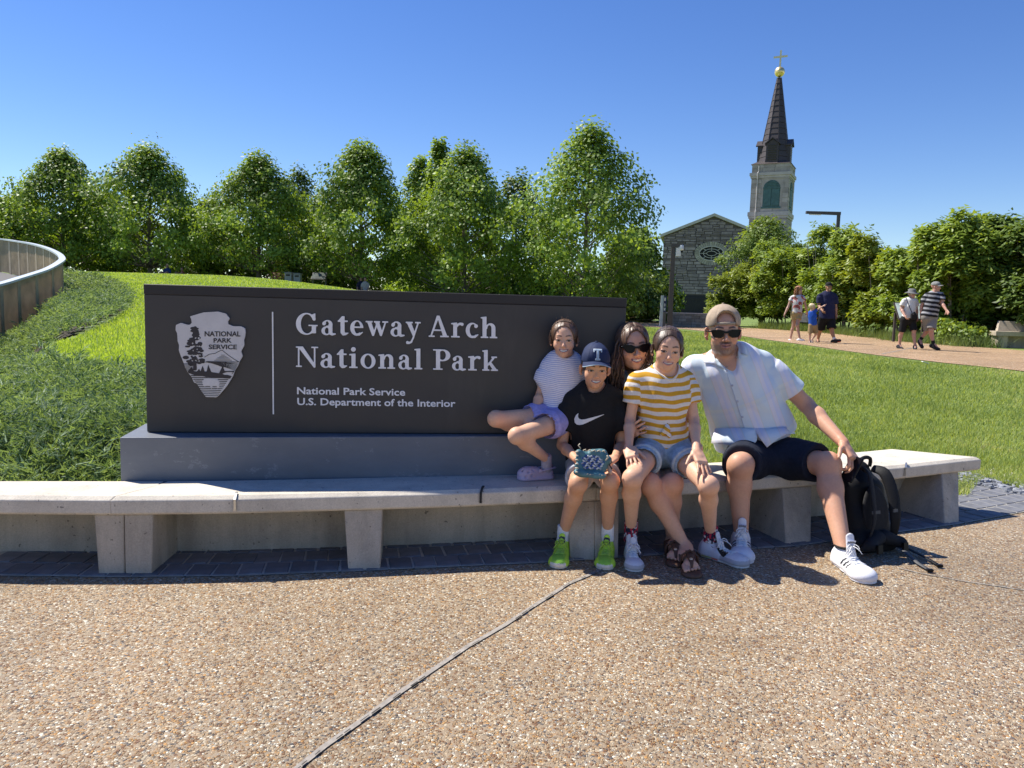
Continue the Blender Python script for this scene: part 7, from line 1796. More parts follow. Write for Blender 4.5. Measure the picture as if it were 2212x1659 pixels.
add_hand(S, J['wrl'], at(1372, 1006, 3.53)-J['wrl'], Vector((.25, .35, -.8)), 1, .80, (.22, .2, .2, .22), .16, (.6, .3)); add_hand(S, J['wrr'], at(1524, 1016, 3.52)-J['wrr'], Vector((-.25, .45, -.7)), -1, .82, (.10, .12, .14, .16), .20, (.75, .3))
V, F = S.mesh(.0068, [fine_head(H), fine_pt(at(1370, 1000, 3.56), .085, .0038), fine_pt(at(1520, 1010, 3.55), .085, .0038)]); V = relax(V, F, 1, .3); C = np.tile(np.array(tone), (len(V), 1)); H.paint(V, C, tone, (.62, .28, .25), (.055, .034, .022), flush=.7, browt=.0038, hair=(.06, .038, .026))
paint_limbs(V, C, J, 0.7); part('body', V, F, m_skin, girl, True, {'col': C})
S, (rt, fr, up) = tee(J, .72, H, .124, .118, .02, .58, .052, .056, dep=.74, loose=1.05, hem_r=.120)
def tstripe(J, up):
    def a(V):
        u = (V-np.array(J['pelvis'])) @ np.array(up)
        for s in ('l', 'r'):
            A, B = np.array(J['sh'+s]), np.array(J['el'+s]); d = B-A; L = np.linalg.norm(d); d /= L; t = (V-A) @ d; rad = np.linalg.norm(V-A-t[:, None]*d, axis=1); cx = np.abs((V-np.array(J['neck'])) @ np.array(rt)); sx_ = abs((Vector(A)-J['neck']).dot(rt))
            k = (rad < .075) & (t > -.01) & (cx > sx_*.98); u0 = float((A-np.array(J['pelvis'])) @ np.array(up)); u[k] = u0-t[k]
        return {'tu': u+.0025*np.sin(V[:, 0]*26)+.002*np.sin(V[:, 0]*61+V[:, 2]*30)}
    return a
m_ys = stripe_mat('yellow_stripes', 'tu', .0405, .50, (.62, .33, .030), (.74, .70, .66))
gsh = solid_part(S, 'tshirt', m_ys, girl, .0058, warp=folds(.0038, [(.5, .2, 1, 34, 1.), (1, 0, -.4, 40, .9), (-.9, .2, .5, 44, .6)], 24), attrs=tstripe(J, up))
collar_band(J, .68, .056, up, fr, fabric('collar_white', (.72, .69, .65), .04), gsh, obj=gsh)
# knotted hem
kc = at(*z1(1560, 1085), 3.735); S = Solid(); S.add(Ell(kc, (.015, .011, .013)), 0); S.add(Cone(kc, kc+Vector((-.022, .002, -.026)), .007, .011, Vector((0, 1, 0)), .5), .012); S.add(Cone(kc, kc+Vector((.014, -.001, -.034)), .007, .012, Vector((0, 1, 0)), .5), .012); S.add(Cone(kc, kc+Vector((.004, .014, .035)), .010, .004), .02)
solid_part(S, 'hem_knot', m_ys, gsh, .0036, attrs=lambda V: {'tu': (V[:, 2]*1.1+V[:, 0]*.7).astype(np.float32)})
S = shorts_solid(J, .72, .112, .072, .40, 1.08); m_denim = fabric('light_denim', (.30, .41, .52), .20, .85, .4, 30); gs_ = solid_part(S, 'shorts', m_denim, girl, .006, warp=folds(.003, [(1, .4, .2, 40, 1.), (.2, 1, .3, 36, 1.)], 31))
for s in ('l', 'r'):
    a, b = J['hp'+s], J['kn'+s]; d = (b-a).normalized(); e = a.lerp(b, .40); ax1 = d.orthogonal().normalized(); ax2 = d.cross(ax1); pts = [e-d*.004+(ax1*math.cos(t)+ax2*math.sin(t))*.0765 for t in np.linspace(0, 6.283, 33)]; mb = MB(); mb.tube(pts, .010, 6, cap=False, flat=1.0); mb.part('turned_cuff', fabric('pale_denim_cuff', (.44, .53, .60), .15), gs_, True)
# hair drawn back
S = Solid(); H.cranium(S, .0065); S.add(H.ell((.0, .020, .075), (.060, .068, .048)), .02); S.sub(H.ell((0, -.104, -.028), (.068, .096, .119)), .005); S.sub(H.ell((.085, .004, -.012), (.016, .024, .036)), .004); S.sub(H.ell((-.085, .004, -.012), (.016, .024, .036)), .004); S.cut(Half(H.L(0, 0, -.07), H.R @ Vector((0, -.5, -1))), .01)
S.add(Cone(H.L(.045, .085, .02), H.L(.075, .10, -.10), .020, .012), .01)
hh = solid_part(S, 'hair', hm_dark, girl, .0038, warp=hair_warp(H, 100., .0022))
def wisps(H, n, seed, l0, l1):
    r = random.Random(seed); cs = []
    for k in range(n):
        sg = r.choice((-1, 1)); side = r.random() < .6; L_ = r.uniform(l0, l1)
        p0 = H.L(sg*.076, -.03+.03*r.random(), .03+.03*r.random()) if side else H.L(sg*.05*r.random(), .0+.04*r.random(), .125)
        cs.append([p0+H.R @ Vector((sg*(.006+.5*L_*u*r.uniform(.3, .6)), -.01*u, L_*(-u if side else .25*math.sin(u*3)-.2*u*u)))*H.s for u in np.linspace(0, 1, 6)])
    return cs
combed(H, 'hair_strands', hm_dark, hh, 260, 3, off=.0105); strands('flyaway_hair', hm_dark, hh, wisps(H, 10, 3, .03, .07), .0008, .0004, 4)
# team socks and running shoes
def sock_pat(seed):
    def a(V):
        r = np.random.default_rng(seed); g = np.floor(V/np.array([.0085, .0085, .0085])); hsh = np.mod(np.sin(g @ np.array([12.9, 78.2, 37.7]))*43758.5, 1); C = np.tile(np.array([.012, .014, .04]), (len(V), 1)); C[(hsh > .45) & (hsh < .72)] = (.50, .02, .05); C[hsh > .78] = (.70, .68, .70); return {'col': C}
    return a
m_team = MV('team_sock', .85, var=.05, vscale=300)
for s, heel, toe in (('l', on(1362, 1195), on(1371, 1237)), ('r', on(1512, 1207), on(1604, 1236))):
    a = J['an'+s]
    if s == 'l': heel = toe+(heel-toe).normalized()*.235
    else: toe = heel+(toe-heel).normalized()*.235; 
    if s == 'r': d = (toe-heel).normalized(); heel = Vector((a.x, a.y, 0))-d*.05; toe = heel+d*.265
    sock(girl, Vector((a.x, a.y+.0, .075)), a+Vector((0, 0, .035)), .034, .034, m_team, attrs=sock_pat(4 if s == 'l' else 7))
    def colf(x, y, z):
        C = np.tile(np.array([.66, .66, .70]), (len(x), 1)); sol = z < -3; C[sol] = (.66, .66, .66)
        k = sol & (z+9 > .045); C[k] = (.50, .50, .53); k = sol & (y > .12) & (y < .30) & (z+9 > .03); C[k] = (.50, .62, .06); k = sol & (y >= .30) & (y < .46) & (z+9 > .03); C[k] = (.85, .10, .045)
        k = ~sol & (z < .14) & (y > .5); C[k] = (.42, .42, .45); k = ~sol & (y < .10); C[k] = (.55, .55, .6); return C
    up_, P, L = shoe(girl, heel, toe, a, colf, sole_t=.13, collar=.46)
    sd_ = -1 if s == 'l' else 1; o, f, r, u, L = shoe_frame(heel, toe)
    emblem_on(up_, F2().poly([(x, y*1.3) for x, y in SWOOSH]), -.05, 1.05, -.05, .62, .03, P(sd_*.18, .62, .13), -f*.30*L, u*.30*L, -r*sd_, 'swoosh_mark', m_dark, up_, .001, .001)

# ---------------------------------------------------------------- girl in lilac stripes on the plinth
J = dict(pelvis=at(1210, 896, 3.95), neck=at(1219, 776, 3.94), shl=at(1181, 797, 3.94), shr=at(1256, 796, 3.93), ell=at(1168, 851, 3.94), elr=at(1268, 850, 3.98), wrl=at(1152, 892, 3.83), wrr=at(1262, 895, 3.98),
         hpl=at(1192, 902, 3.93), hpr=at(1226, 904, 3.91), knl=at(1071, 905, 3.75), knr=at(1116, 942, 3.63), anl=at(1158, 938, 3.88), anr=at(1179, 990, 3.80))
girl2 = person('girl in lilac striped t-shirt sitting cross-legged on the slate plinth against the sign', Vector((J['pelvis'].x, J['pelvis'].y, ZPL))); tone = (.72, .425, .285)
H = Head(at(1218.5, 733, 3.90), yaw=-5, pitch=2, roll=-1, size=.82, kid=.85, smile=1.0, teeth=.9, ear=.9, squint=.55)
S = Solid(); torso_skin(S, J, .62, .105, .096, .108); limbs_skin(S, J, .60, .66); S.add(Cone(J['neck']-Vector((0, 0, .02)), H.L(0, .018, -.06), .033, .034), .02); H.build(S)
add_hand(S, J['wrl'], at(1140, 910, 3.79)-J['wrl'], Vector((0, .3, -1)), -1, .7, (.2, .2, .2, .2)); add_hand(S, J['wrr'], Vector((0, .1, -1)), Vector((0, 1, 0)), -1, .7)
S.add(Cone(J['anl'], at(1196, 930, 3.90), .024, .020), .01)
V, F = S.mesh(.0066, [fine_head(H)]); V = relax(V, F, 1, .35); C = np.tile(np.array(tone), (len(V), 1)); H.paint(V, C, tone, (.62, .28, .25), (.06, .038, .024), flush=.7, browt=.0036, hair=(.085, .048, .028))
paint_limbs(V, C, J, 0.62); part('body', V, F, m_skin, girl2, True, {'col': C})
S, (rt, fr, up) = tee(J, .64, H, .110, .104, -.04, .50, .050, .044, dep=.74, loose=1.10, hem_r=.110)
ush = solid_part(S, 'tshirt', stripe_mat('lilac_stripes', 'tu', .0098, .42, (.44, .46, .68), (.80, .79, .84), .1), girl2, .0056, warp=folds(.0036, [(.5, .2, 1, 36, 1.), (1, 0, -.6, 40, .9)], 41), attrs=tstripe(J, up))
collar_band(J, .62, .044, up, fr, fabric('collar_lilac', (.55, .55, .66), .04), ush, obj=ush)
S = shorts_solid(J, .64, .104, .066, .36, 1.10); solid_part(S, 'shorts', fabric('lilac_shorts', (.36, .33, .64), .12), girl2, .006, warp=folds(.003, [(1, .4, .2, 40, 1.)], 44))
S = Solid(); H.cranium(S, .0060); S.sub(H.ell((0, -.104, -.028), (.069, .096, .119)), .005); S.sub(H.ell((.085, .004, -.012), (.016, .024, .036)), .004); S.sub(H.ell((-.085, .004, -.012), (.016, .024, .036)), .004); S.cut(Half(H.L(0, 0, -.08), H.R @ Vector((0, -.3, -1))), .01); S.add(Cone(H.L(.02, .09, .0), H.L(.055, .07, -.13), .022, .010), .01)
hh = solid_part(S, 'hair', hm_brown, girl2, .0038, warp=hair_warp(H, 100., .002)); combed(H, 'hair_strands', hm_brown, hh, 260, 4, off=.0100); strands('flyaway_hair', hm_brown, hh, wisps(H, 14, 8, .04, .09), .0008, .0004, 4)
# clog on the bench
m_clog = M('clog_lilac', (.50, .40, .52), .55, .05, 20)
hl_, tl_ = at(1190, 1010, 3.83), at(1137, 1018, 3.79); hl_.z = tl_.z = ZT+.001; o, f, r, u, L = shoe_frame(hl_, tl_); L = .19; P = lambda x, y, z: o+f*(-.012)+r*x*L+f*y*L+u*z*L; RC = Matrix((r, f, u)).transposed()
S = Solid(); S.add(Cone(P(0, .15, .16), P(0, .55, .17), .150*L, .17*L), 0); S.add(Ell(P(0, .70, .15), (.215*L, .30*L, .21*L), RC), .04*L); S.add(Cone(P(0, .14, .05), P(0, .78, .05), .17*L, .22*L, u, .5), .03*L); S.cut(Half(P(0, 0, .0), -u), .003); S.sub(Ell(P(0, .20, .38), (.135*L, .25*L, .22*L), RC), .005)
for x, y, z in ((-.15, .62, .30), (-.17, .76, .24), (0, .66, .36), (0, .80, .31), (.15, .62, .30), (.17, .76, .24), (-.20, .66, .15), (-.20, .82, .12), (.20, .66, .15), (.2, .82, .12), (-.09, .88, .24), (.09, .88, .24), (-.08, .55, .36), (.08, .55, .36)): S.sub(Ell(P(x, y, z), (.026*L*1.3, .026*L*1.3, .045*L), RC), .001)
cl = solid_part(S, 'clog', m_clog, girl2, .0034); mb = MB(); mb.tube([P(-.185, .42, .26), P(-.185, .20, .30), P(-.13, .0, .32), P(.13, .0, .32), P(.185, .20, .30), P(.185, .42, .26)], .0085, 6, flat=.4); mb.part('heel_strap', m_clog, cl, True)
for sg in (-1, 1): mb = MB(); mb.lathe([(.010, -.003), (.010, .002), (.006, .004)], P(sg*.195, .42, .26), 10, r*sg); mb.part('strap_rivet', m_clog, cl, True)
sock(girl2, P(0, .18, .15), J['anr']+Vector((.002, 0, .018)), .027, .027, fabric('sock_grey', (.40, .36, .42), .1))

# ---------------------------------------------------------------- man at the end
J = dict(pelvis=at(1640, 968, 4.32), neck=at(1570, 772, 4.22), shl=at(1500, 794, 4.27), shr=at(1652, 786, 4.24), ell=at(1478, 890, 4.36), elr=at(1741, 874, 4.22), wrl=at(1460, 930, 4.14), wrr=at(1822, 957, 3.94),
         hpl=at(1618, 985, 4.30), hpr=at(1668, 982, 4.30), knl=at(1599, 1006, 3.86), knr=at(1788, 1004, 3.90), anl=at(1601, 1150, 3.84), anr=at(1822, 1188, 3.62))
man = person('bearded man in backwards tan cap, sunglasses and pale plaid shirt at the bench end', on(1700, 1230)); tone = (.63, .345, .225)
H = Head(at(1562, 717, 4.15), yaw=-6, pitch=2, roll=-3, size=1.06, male=1., smile=.15, teeth=.0, ear=1.1)
S = Solid(); torso_skin(S, J, 1.08, .185, .180, .180, .72); limbs_skin(S, J, 1.08, 1.06); S.add(Cone(J['neck']-Vector((0, 0, .04)), H.L(0, .018, -.06), .063, .060), .02); H.build(S)
wr = J['wrr']; add_hand(S, wr, at(1846, 992, 3.87)-wr, Vector((-.55, .35, -.75)), -1, 1.06, (.75, .72, .72, .7), .08, (.95, .45))
V, F = S.mesh(.0075, [fine_head(H, .0028), fine_pt(at(1840, 1000, 3.88), .105, .0042)]); V = relax(V, F, 1, .3); C = np.tile(np.array(tone), (len(V), 1)); H.paint(V, C, tone, (.50, .24, .20), (.04, .026, .02), stubble=(.125, .082, .064), flush=.8, lashes=.5)
paint_limbs(V, C, J, 1.05); part('body', V, F, m_skin, man, True, {'col': C})
S, (rt, fr, up) = tee(J, 1.12, H, .196, .190, .13, .70, .074, .060, dep=.76, loose=1.04, hem_r=.232, armk=1.1); n = J['neck']
S.sub(Cone(n+fr*.10+up*.03, n+fr*.16-up*.075, .050, .008), .006)
def plaid_attr(V):
    q = (V-np.array(J['pelvis'])); return {'tv': q @ np.array(rt), 'tu': q @ np.array(up)}
def plaid():
    m, nb, b = base_mat('pale_plaid'); a = nb.new('ShaderNodeAttribute'); a.attribute_name = 'tv'; c = nb.new('ShaderNodeAttribute'); c.attribute_name = 'tu'
    f = math_n(nb, 'FRACT', math_n(nb, 'ADD', math_n(nb, 'MULTIPLY', a.outputs['Fac'], 1/.118), 5.35))
    v = ramp(nb, f, [(0, (.68, .77, .83)), (.26, (.67, .76, .83)), (.29, (.74, .72, .69)), (.32, (.78, .77, .84)), (.46, (.78, .77, .84)), (.49, (.71, .73, .87)), (.56, (.71, .73, .87)), (.59, (.76, .76, .83)), (.70, (.79, .78, .84)), (.73, (.74, .72, .68)), (.76, (.66, .75, .81)), (1, (.68, .77, .83))])
    g = math_n(nb, 'FRACT', math_n(nb, 'ADD', math_n(nb, 'MULTIPLY', c.outputs['Fac'], 1/.23), .18)); h_ = ramp(nb, g, [(0, (1, 1, 1)), (.55, (1, 1, 1)), (.60, (.93, .95, .98)), (.70, (1.0, .98, .92)), (.74, (.92, .95, .99)), (.9, (1, 1, 1))])
    nb.link(mixrgb(nb, 1.0, v, h_, 'MULTIPLY'), b.inputs['Base Color']); b.inputs['Roughness'].default_value = .75; b.inputs['Specular IOR Level'].default_value = .25; bump(nb, b, noise(nb, 700, 2), .15, .001); return wrinkle(m, .42, 7., .025)
m_plaid = plaid()
msh = solid_part(S, 'shirt', m_plaid, man, .0068, warp=folds(.0062, [(.75, .2, -.75, 24, 1.), (.55, .2, .85, 34, .7), (.3, .1, 1, 24, .7), (.9, 0, -.4, 52, .45)], 52), attrs=plaid_attr)
def cloth_flap(name, pts, mat, parent, thick=.004):
    """a small sheet given as a grid of points"""
    nr, nc = len(pts), len(pts[0]); V = [p for row in pts for p in row]; nn = (Vector(pts[0][1])-Vector(pts[0][0])).cross(Vector(pts[1][0])-Vector(pts[0][0])).normalized()*thick; n0 = len(V); V2 = V+[Vector(p)+nn for p in V]; F = []
    for i in range(nr-1):
        for j in range(nc-1): a = i*nc+j; F += [(a, a+nc, a+nc+1, a+1), (n0+a, n0+a+1, n0+a+nc+1, n0+a+nc)]
    ed = [(j, j+1) for j in range(nc-1)]+[(i*nc+nc-1, (i+1)*nc+nc-1) for i in range(nr-1)]+[((nr-1)*nc+j+1, (nr-1)*nc+j) for j in range(nc-1)]+[((i+1)*nc, i*nc) for i in range(nr-1)]
    F += [(a, b, b+n0, a+n0) for a, b in ed]; return part(name, V2, F, mat, parent, True, plaid_attr(np.array([tuple(v) for v in V2])))
og = root_org(man); bvh = BVHTree.FromPolygons([v.co[:] for v in msh.data.vertices], [tuple(p.vertices) for p in msh.data.polygons])
def on_shirt(px, py, off=.003):
    d = ray(px, py); hp, nn, _, _ = bvh.ray_cast(Vector((0, 0, CAM_H))-og, d.normalized()); return (hp+og-d.normalized()*off, nn) if hp is not None else (None, None)
# collar leaves lying on the shirt
for inner, outer in (([(500, 555), (528, 640), (580, 702), (632, 744)], [(452, 590), (418, 678), (503, 690), (606, 742)]), ([(762, 478), (742, 570), (702, 662), (642, 740)], [(832, 520), (850, 612), (748, 622), (684, 702)])):
    rows = []
    for t in (0, .5, 1):
        row = []
        for (a, b), (c, d) in zip(inner, outer):
            q, nn = on_shirt(*z3(a+(c-a)*t, b+(d-b)*t), .016 if t < 1 else .011); row.append(q if q is not None else at(*z3(a+(c-a)*t, b+(d-b)*t), n.y-.02))
        rows.append(row)
    cloth_flap('collar', rows, m_plaid, msh, .003)
pl_ = []
for t in np.linspace(0, 1, 14):
    q, nn = on_shirt(*z3(625+(830-625)*t**.9, 745+(1370-745)*t)); 
    if q is not None: pl_.append(q)
if len(pl_) > 3: mb = MB(); mb.tube(pl_, .0032, 4, flat=.6); mb.part('placket_edge', fabric('placket', (.52, .58, .72), .04), msh, True)
for t in (.02, .25, .50, .74, .985):
    q, nn = on_shirt(*z3(637+(845-637)*t**.9, 750+(1370-750)*t), .004)
    if q is not None: mb = MB(); mb.lathe([(.0055, -.002), (.0055, .001), (.003, .0016)], q, 10, nn); mb.part('button', fabric('button_pearl', (.50, .52, .60), .1), msh, True)
S = Solid(); S.add(Cone(n+fr*.05-up*.02, n+fr*.10-up*.09, .045, .03), 0); solid_part(S, 'undershirt', fabric('undershirt_dark', (.05, .055, .05)), man, .006)
# shirt tails falling over the shorts
def tail(pix, Ys, name='shirt_tail'):
    pts = [[at(x, y, Y) for (x, y), Y in zip(row, yy)] for row, yy in zip(pix, Ys)]; return cloth_flap(name, pts, m_plaid, msh, .004)
tail([[(1545, 925), (1575, 925), (1606, 925), (1638, 925)], [(1538, 946), (1570, 950), (1606, 953), (1634, 952)], [(1536, 957), (1568, 961), (1600, 964), (1624, 965)]], [[4.17, 4.12, 4.10, 4.10], [4.15, 4.10, 4.07, 4.06], [4.15, 4.09, 4.06, 4.05]])
tail([[(1632, 925), (1662, 925), (1690, 922), (1712, 920)], [(1640, 944), (1668, 942), (1694, 934), (1716, 932)], [(1657, 966), (1680, 948), (1700, 938), (1718, 936)]], [[4.10, 4.10, 4.12, 4.18], [4.06, 4.07, 4.11, 4.18], [4.04, 4.06, 4.10, 4.18]])
S = shorts_solid(J, 1.1, .165, .098, .84, 1.05); S.add(Cone(J['hpl'].lerp(J['knl'], .45), J['hpr'].lerp(J['knr'], .40), .080), .10)
shm = solid_part(S, 'shorts', fabric('navy_shorts', (.012, .016, .030), .15, .8), man, .0075, warp=folds(.005, [(1, .6, .2, 30, 1.), (.2, 1, .4, 26, 1.), (.7, -.6, .5, 34, .6)], 61))
m_tan = fabric('tan_twill', (.40, .31, .225), .10, .85)
cp = cap(H, man, m_tan, m_tan, m_tan, rise=.016, z0=.034, brim=False, opening=True)
mb = MB(); pts = [H.L(.084*math.sin(a)*1.0, .012-.106*math.cos(a)*1.02, .044+.004*math.cos(a)) for a in np.linspace(-.66, .66, 13)]; mb.tube(pts, .0085, 6, flat=.28, up=H.R @ Vector((0, -1, 0))); mb.part('cap_strap', fabric('cap_strap_tan', (.36, .30, .23), .06), cp, True)
mb = MB(); pts = [H.L(.002+.048*math.cos(a), -.094+.016*abs(math.cos(a))+.016*math.sin(a), .060+.052*math.sin(a)) for a in np.linspace(0, math.pi, 17)]; mb.tube(pts, .0018, 5); mb.part('opening_binding', fabric('binding_tan', (.34, .27, .2), .06), cp, True)
glasses(H, man, 'black square sunglasses worn by the bearded man', .038, -.001, .0245, .0155, 0, .06)
for s, heel, toe in (('l', on(1602, 1182), on(1608, 1229)), ('r', on(1806, 1222), on(1868, 1268))):
    a = J['an'+s]; d = (toe-heel).normalized(); heel = Vector((a.x, a.y, 0))-d*.055; toe = heel+d*.315
    sock(man, Vector((a.x, a.y, .10)), a+Vector((0, 0, .012)), .045, .046, fabric('ankle_sock_black', (.015, .015, .016)))
    def colf(x, y, z):
        C = np.tile(np.array([.76, .76, .80]), (len(x), 1)); sol = z < -3; k = sol & (z+9 > .082); C[k] = (.5, .52, .56)
        for i in range(3):
            yc = .44+i*.085; k = ~sol & (np.abs(x) > .085) & (np.abs(y-yc-(z-.15)*.35) < .022) & (z > .11) & (z < .30); C[k] = (.012, .014, .022)
        return C
    up_, P, L = shoe(man, heel, toe, a, colf, wid=.37, sole_t=.10, collar=.50, rough=.45)
    o, f, r, u, L = shoe_frame(heel, toe); tg = P(0, .36, .455)
    mb = MB(); RB_ = Matrix((r, f, u)).transposed() @ Matrix.Rotation(-.5, 3, 'X'); mb.box(P(0, .395, .44), (.040, .003, .016), RB_); tb = mb.part('tongue_label', fabric('label_grey', (.55, .57, .68), .03), up_)
    sans('adidas', -.017, .017, .0045, 0, .011, lambda x, y, o2: P(0, .395, .44)+RB_ @ Vector((-x, .0016+o2, -y+.0)), 'label_lettering', m_dark, up_, .0002, .0010, -.005, split=False)
mb = MB(); c = at(1858, 1012, 3.86)
# phone in his hand
ph_c = at(1840, 1013, 3.86); ph = thing('phone', 'black phone held in the man\'s hand over his knee', 'phone', ph_c-Vector((0, 0, .05)))
Rp = Matrix.Rotation(math.radians(35), 3, 'Z') @ Matrix.Rotation(math.radians(28), 3, 'Y') @ Matrix.Rotation(math.radians(8), 3, 'X')
S = Solid(); S.add(RBox(ph_c, (.007, .036, .070), .006, Rp), 0); solid_part(S, 'phone_case', m_blackp, ph, .003); mb = MB(); mb.box(ph_c+Rp @ Vector((-.0072, 0, 0)), (.001, .064, .132), Rp); mb.part('screen', m_lens, ph)
# ================================================================== BACKPACK
bp = thing('backpack', 'black backpack leaning on the bench end beside the man\'s shoe', 'backpack', on(1900, 1195))
m_nyl = M('black_nylon', (.0045, .0045, .0055), .7, .2, 14, .4, 160, spec=.4, bdist=.003); m_mesh = M('grey_mesh', (.014, .014, .016), .85, .15, 60, .3, 400); m_web = M('webbing_grey', (.10, .10, .10), .8, .1, 60)
bc = on(1896, 1192); bx = Vector((.93, .36, 0)).normalized(); bz = Vector((-.02, .20, 1)).normalized(); by = bz.cross(bx); BP = lambda x, y, z: bc+bx*x+by*y+bz*z   # by points away from the viewer
RB = Matrix((bx, by, bz)).transposed()
S = Solid(); S.add(RBox(BP(-.005, .11, .19), (.128, .085, .19), .06, RB), 0); S.add(Cone(BP(-.015, .10, .34), BP(-.005, .11, .40), .105, .070, by, .7), .05); S.add(Cone(BP(.0, .06, .06), BP(.0, .05, .15), .125, .11, by, .6), .04); S.add(Cone(BP(-.09, .03, .05), BP(.10, .03, .05), .055), .04)
body = solid_part(S, 'pack_body', m_nyl, bp, .006, warp=folds(.004, [(1, .2, .3, 30, 1.), (.2, .3, 1, 34, 1.)], 71))
S = Solid(); S.add(Ell(BP(-.005, .0, .20), (.085, .022, .14), RB), 0); solid_part(S, 'back_pad', m_mesh, bp, .006)
for sg in (-1, 1):
    pts = [BP(sg*.035, .05, .425), BP(sg*.052, -.012, .40), BP(sg*.066, -.045, .30), BP(sg*.070, -.055, .18), BP(sg*.080, -.030, .08), BP(sg*.095, .0, .03)]; pts = crom(pts, 5); mb = MB(); mb.tube(pts, np.interp(np.linspace(0, 5, len(pts)), range(6), [.022, .030, .030, .027, .016, .012]), 10, flat=.32, up=by); st = mb.part('shoulder_strap', m_mesh if sg < 0 else m_nyl, bp, True)
    mb = MB(); mb.box(BP(sg*.070, -.066, .21), (.052, .006, .016), RB); mb.part('strap_slider', M('slider_grey', (.07, .07, .07), .6), st)
mb = MB(); mb.tube(crom([BP(-.045, .075, .435), BP(-.036, .06, .472), BP(.0, .055, .484), BP(.034, .06, .472), BP(.042, .075, .435)], 5), .010, 8); mb.part('haul_loop', m_nyl, bp, True)
for sg in (-1, 1):
    S = Solid(); S.add(Cone(BP(sg*.03, -.02, .075), BP(sg*.105, -.055, .045), .048, .026, bz, .8), 0); S.add(Cone(BP(sg*.1, -.05, .045), BP(sg*.135, -.04, .03), .03, .015), .02); hb = solid_part(S, 'hip_pad', m_mesh, bp, .006)
    mb = MB(); mb.box(BP(sg*.085, -.095, .03), (.03, .014, .042), RB); mb.part('buckle', m_blackp, hb)
for i, (e1, e2) in enumerate(((on(1983, 1222), on(2008, 1237)), (on(2008, 1214), on(2029, 1227)))):
    a = BP(.125, .05+.03*i, .05); mb = MB(); L = [a, a.lerp(e1, .5)+Vector((0, 0, .012)), e1+Vector((0, 0, .012)), e2+Vector((0, 0, .012))]; mb.tube(L, .0125, 6, flat=.18, up=(0, 0, 1)); ws_ = mb.part('loose_strap', m_web if i == 0 else m_nyl, bp, True); mb = MB(); mb.box(e2+Vector((0, 0, .012)), (.028, .016, .012)); mb.part('strap_end', m_blackp, ws_)
mb = MB(); mb.box(BP(.118, -.02, .27), (.004, .014, .010), RB); mb.part('small_label', fabric('label_white', (.6, .6, .6)), bp)

# ================================================================== WALKERS ON THE PATH
def walker(label, foot_px, top_px, Y, ht, joints, col, tone, q=1.0, group=None, kid=0, head=(0, 0, 0), male=0.):
    """joints are photo points of the walkers' enlargement, all at depth Y with a fore-and-aft offset"""
    base = at(foot_px[0], foot_px[1], Y); base.z = float(terrain(base.x, base.y)); t = thing('person', label, 'person', base, group)
    J = {k: at(*zw(v[0], v[1]), Y+(v[2] if len(v) > 2 else 0)) for k, v in joints.items()}
    for s in ('l', 'r'):
        J['toe'+s].z = J['toe'+s].z
    H = Head(J['head'], *head, size=ht, kid=kid, male=male); S = Solid(); h = .013
    torso_skin(S, J, q*.95, .150*q, .135*q, .155*q); limbs_skin(S, J, q*.98, q*.95); S.add(Cone(J['neck'], H.L(0, .018, -.06), .05*q, .05*q), .02); H.build(S, True)
    for s in ('l', 'r'):
        d = (J['wr'+s]-J['el'+s]).normalized(); w = J['wr'+s]; add_hand(S, w, d, Vector((.3*(1 if s == 'l' else -1), -.2, 0))+Vector((.01, .01, 0)), 1, q*.95, (.5,)*4)
        S.add(Cone(J['an'+s], J['toe'+s].lerp(J['an'+s], .35), .036*q, .03*q), .02)
    V, F = S.mesh(h, [fine_head(H, .0075)]); V = relax(V, F, 1, .4); C = np.tile(np.array(tone), (len(V), 1)); H.paint(V, C, tone, (.4, .16, .13), (.06, .04, .03)); part('body', V, F, m_skin, t, True, {'col': C})
    return t, J, H
def wshoes(t, J, mats, q, hgt=.09):
    for i, s in enumerate(('l', 'r')):
        a, b = J['an'+s], J['toe'+s]; S = Solid(); d = (b-a); dz = Vector((d.x, d.y, 0)).normalized(); hl = a-dz*.05*q+Vector((0, 0, -.05*q)); S.add(Cone(hl, b, .046*q, .040*q), 0); S.add(Cone(a-Vector((0, 0, .02*q)), hl.lerp(b, .5), .046*q, .045*q), .03); sh = solid_part(S, 'shoe', mats[0], t, .011)
        if mats[1] is not None: S = Solid(); S.add(Cone(hl-Vector((0, 0, .028*q)), b-Vector((0, 0, .022*q)), .036*q, .036*q, Vector((0, 0, 1)), .5), 0); solid_part(S, 'sole', mats[1], sh, .011)
def wshorts(t, J, q, mat, tk, rh=.150, rl=.092, nm='shorts'): S = shorts_solid(J, q, rh*q, rl*q, tk, 1.12); return solid_part(S, nm, mat, t, .012, warp=folds(.005, [(1, .2, .4, 22, 1.)], 5))
def wtee(t, J, q, H, mat, hemk=.0, sl=.62, rs=.066, nr=.055, attrs=None, chest=.158, nm='tshirt', waist=.150):
    S, fr = tee(J, q, H, chest*q, waist*q, hemk, sl, rs*q, nr*q, dep=.78, loose=1.06, hem_r=(waist+.008)*q); return solid_part(S, nm, mat, t, .012, warp=folds(.006, [(.5, .2, 1, 24, 1.), (1, 0, -.5, 26, .8)], 6), attrs=attrs), fr
GW = 'walkers on the path'
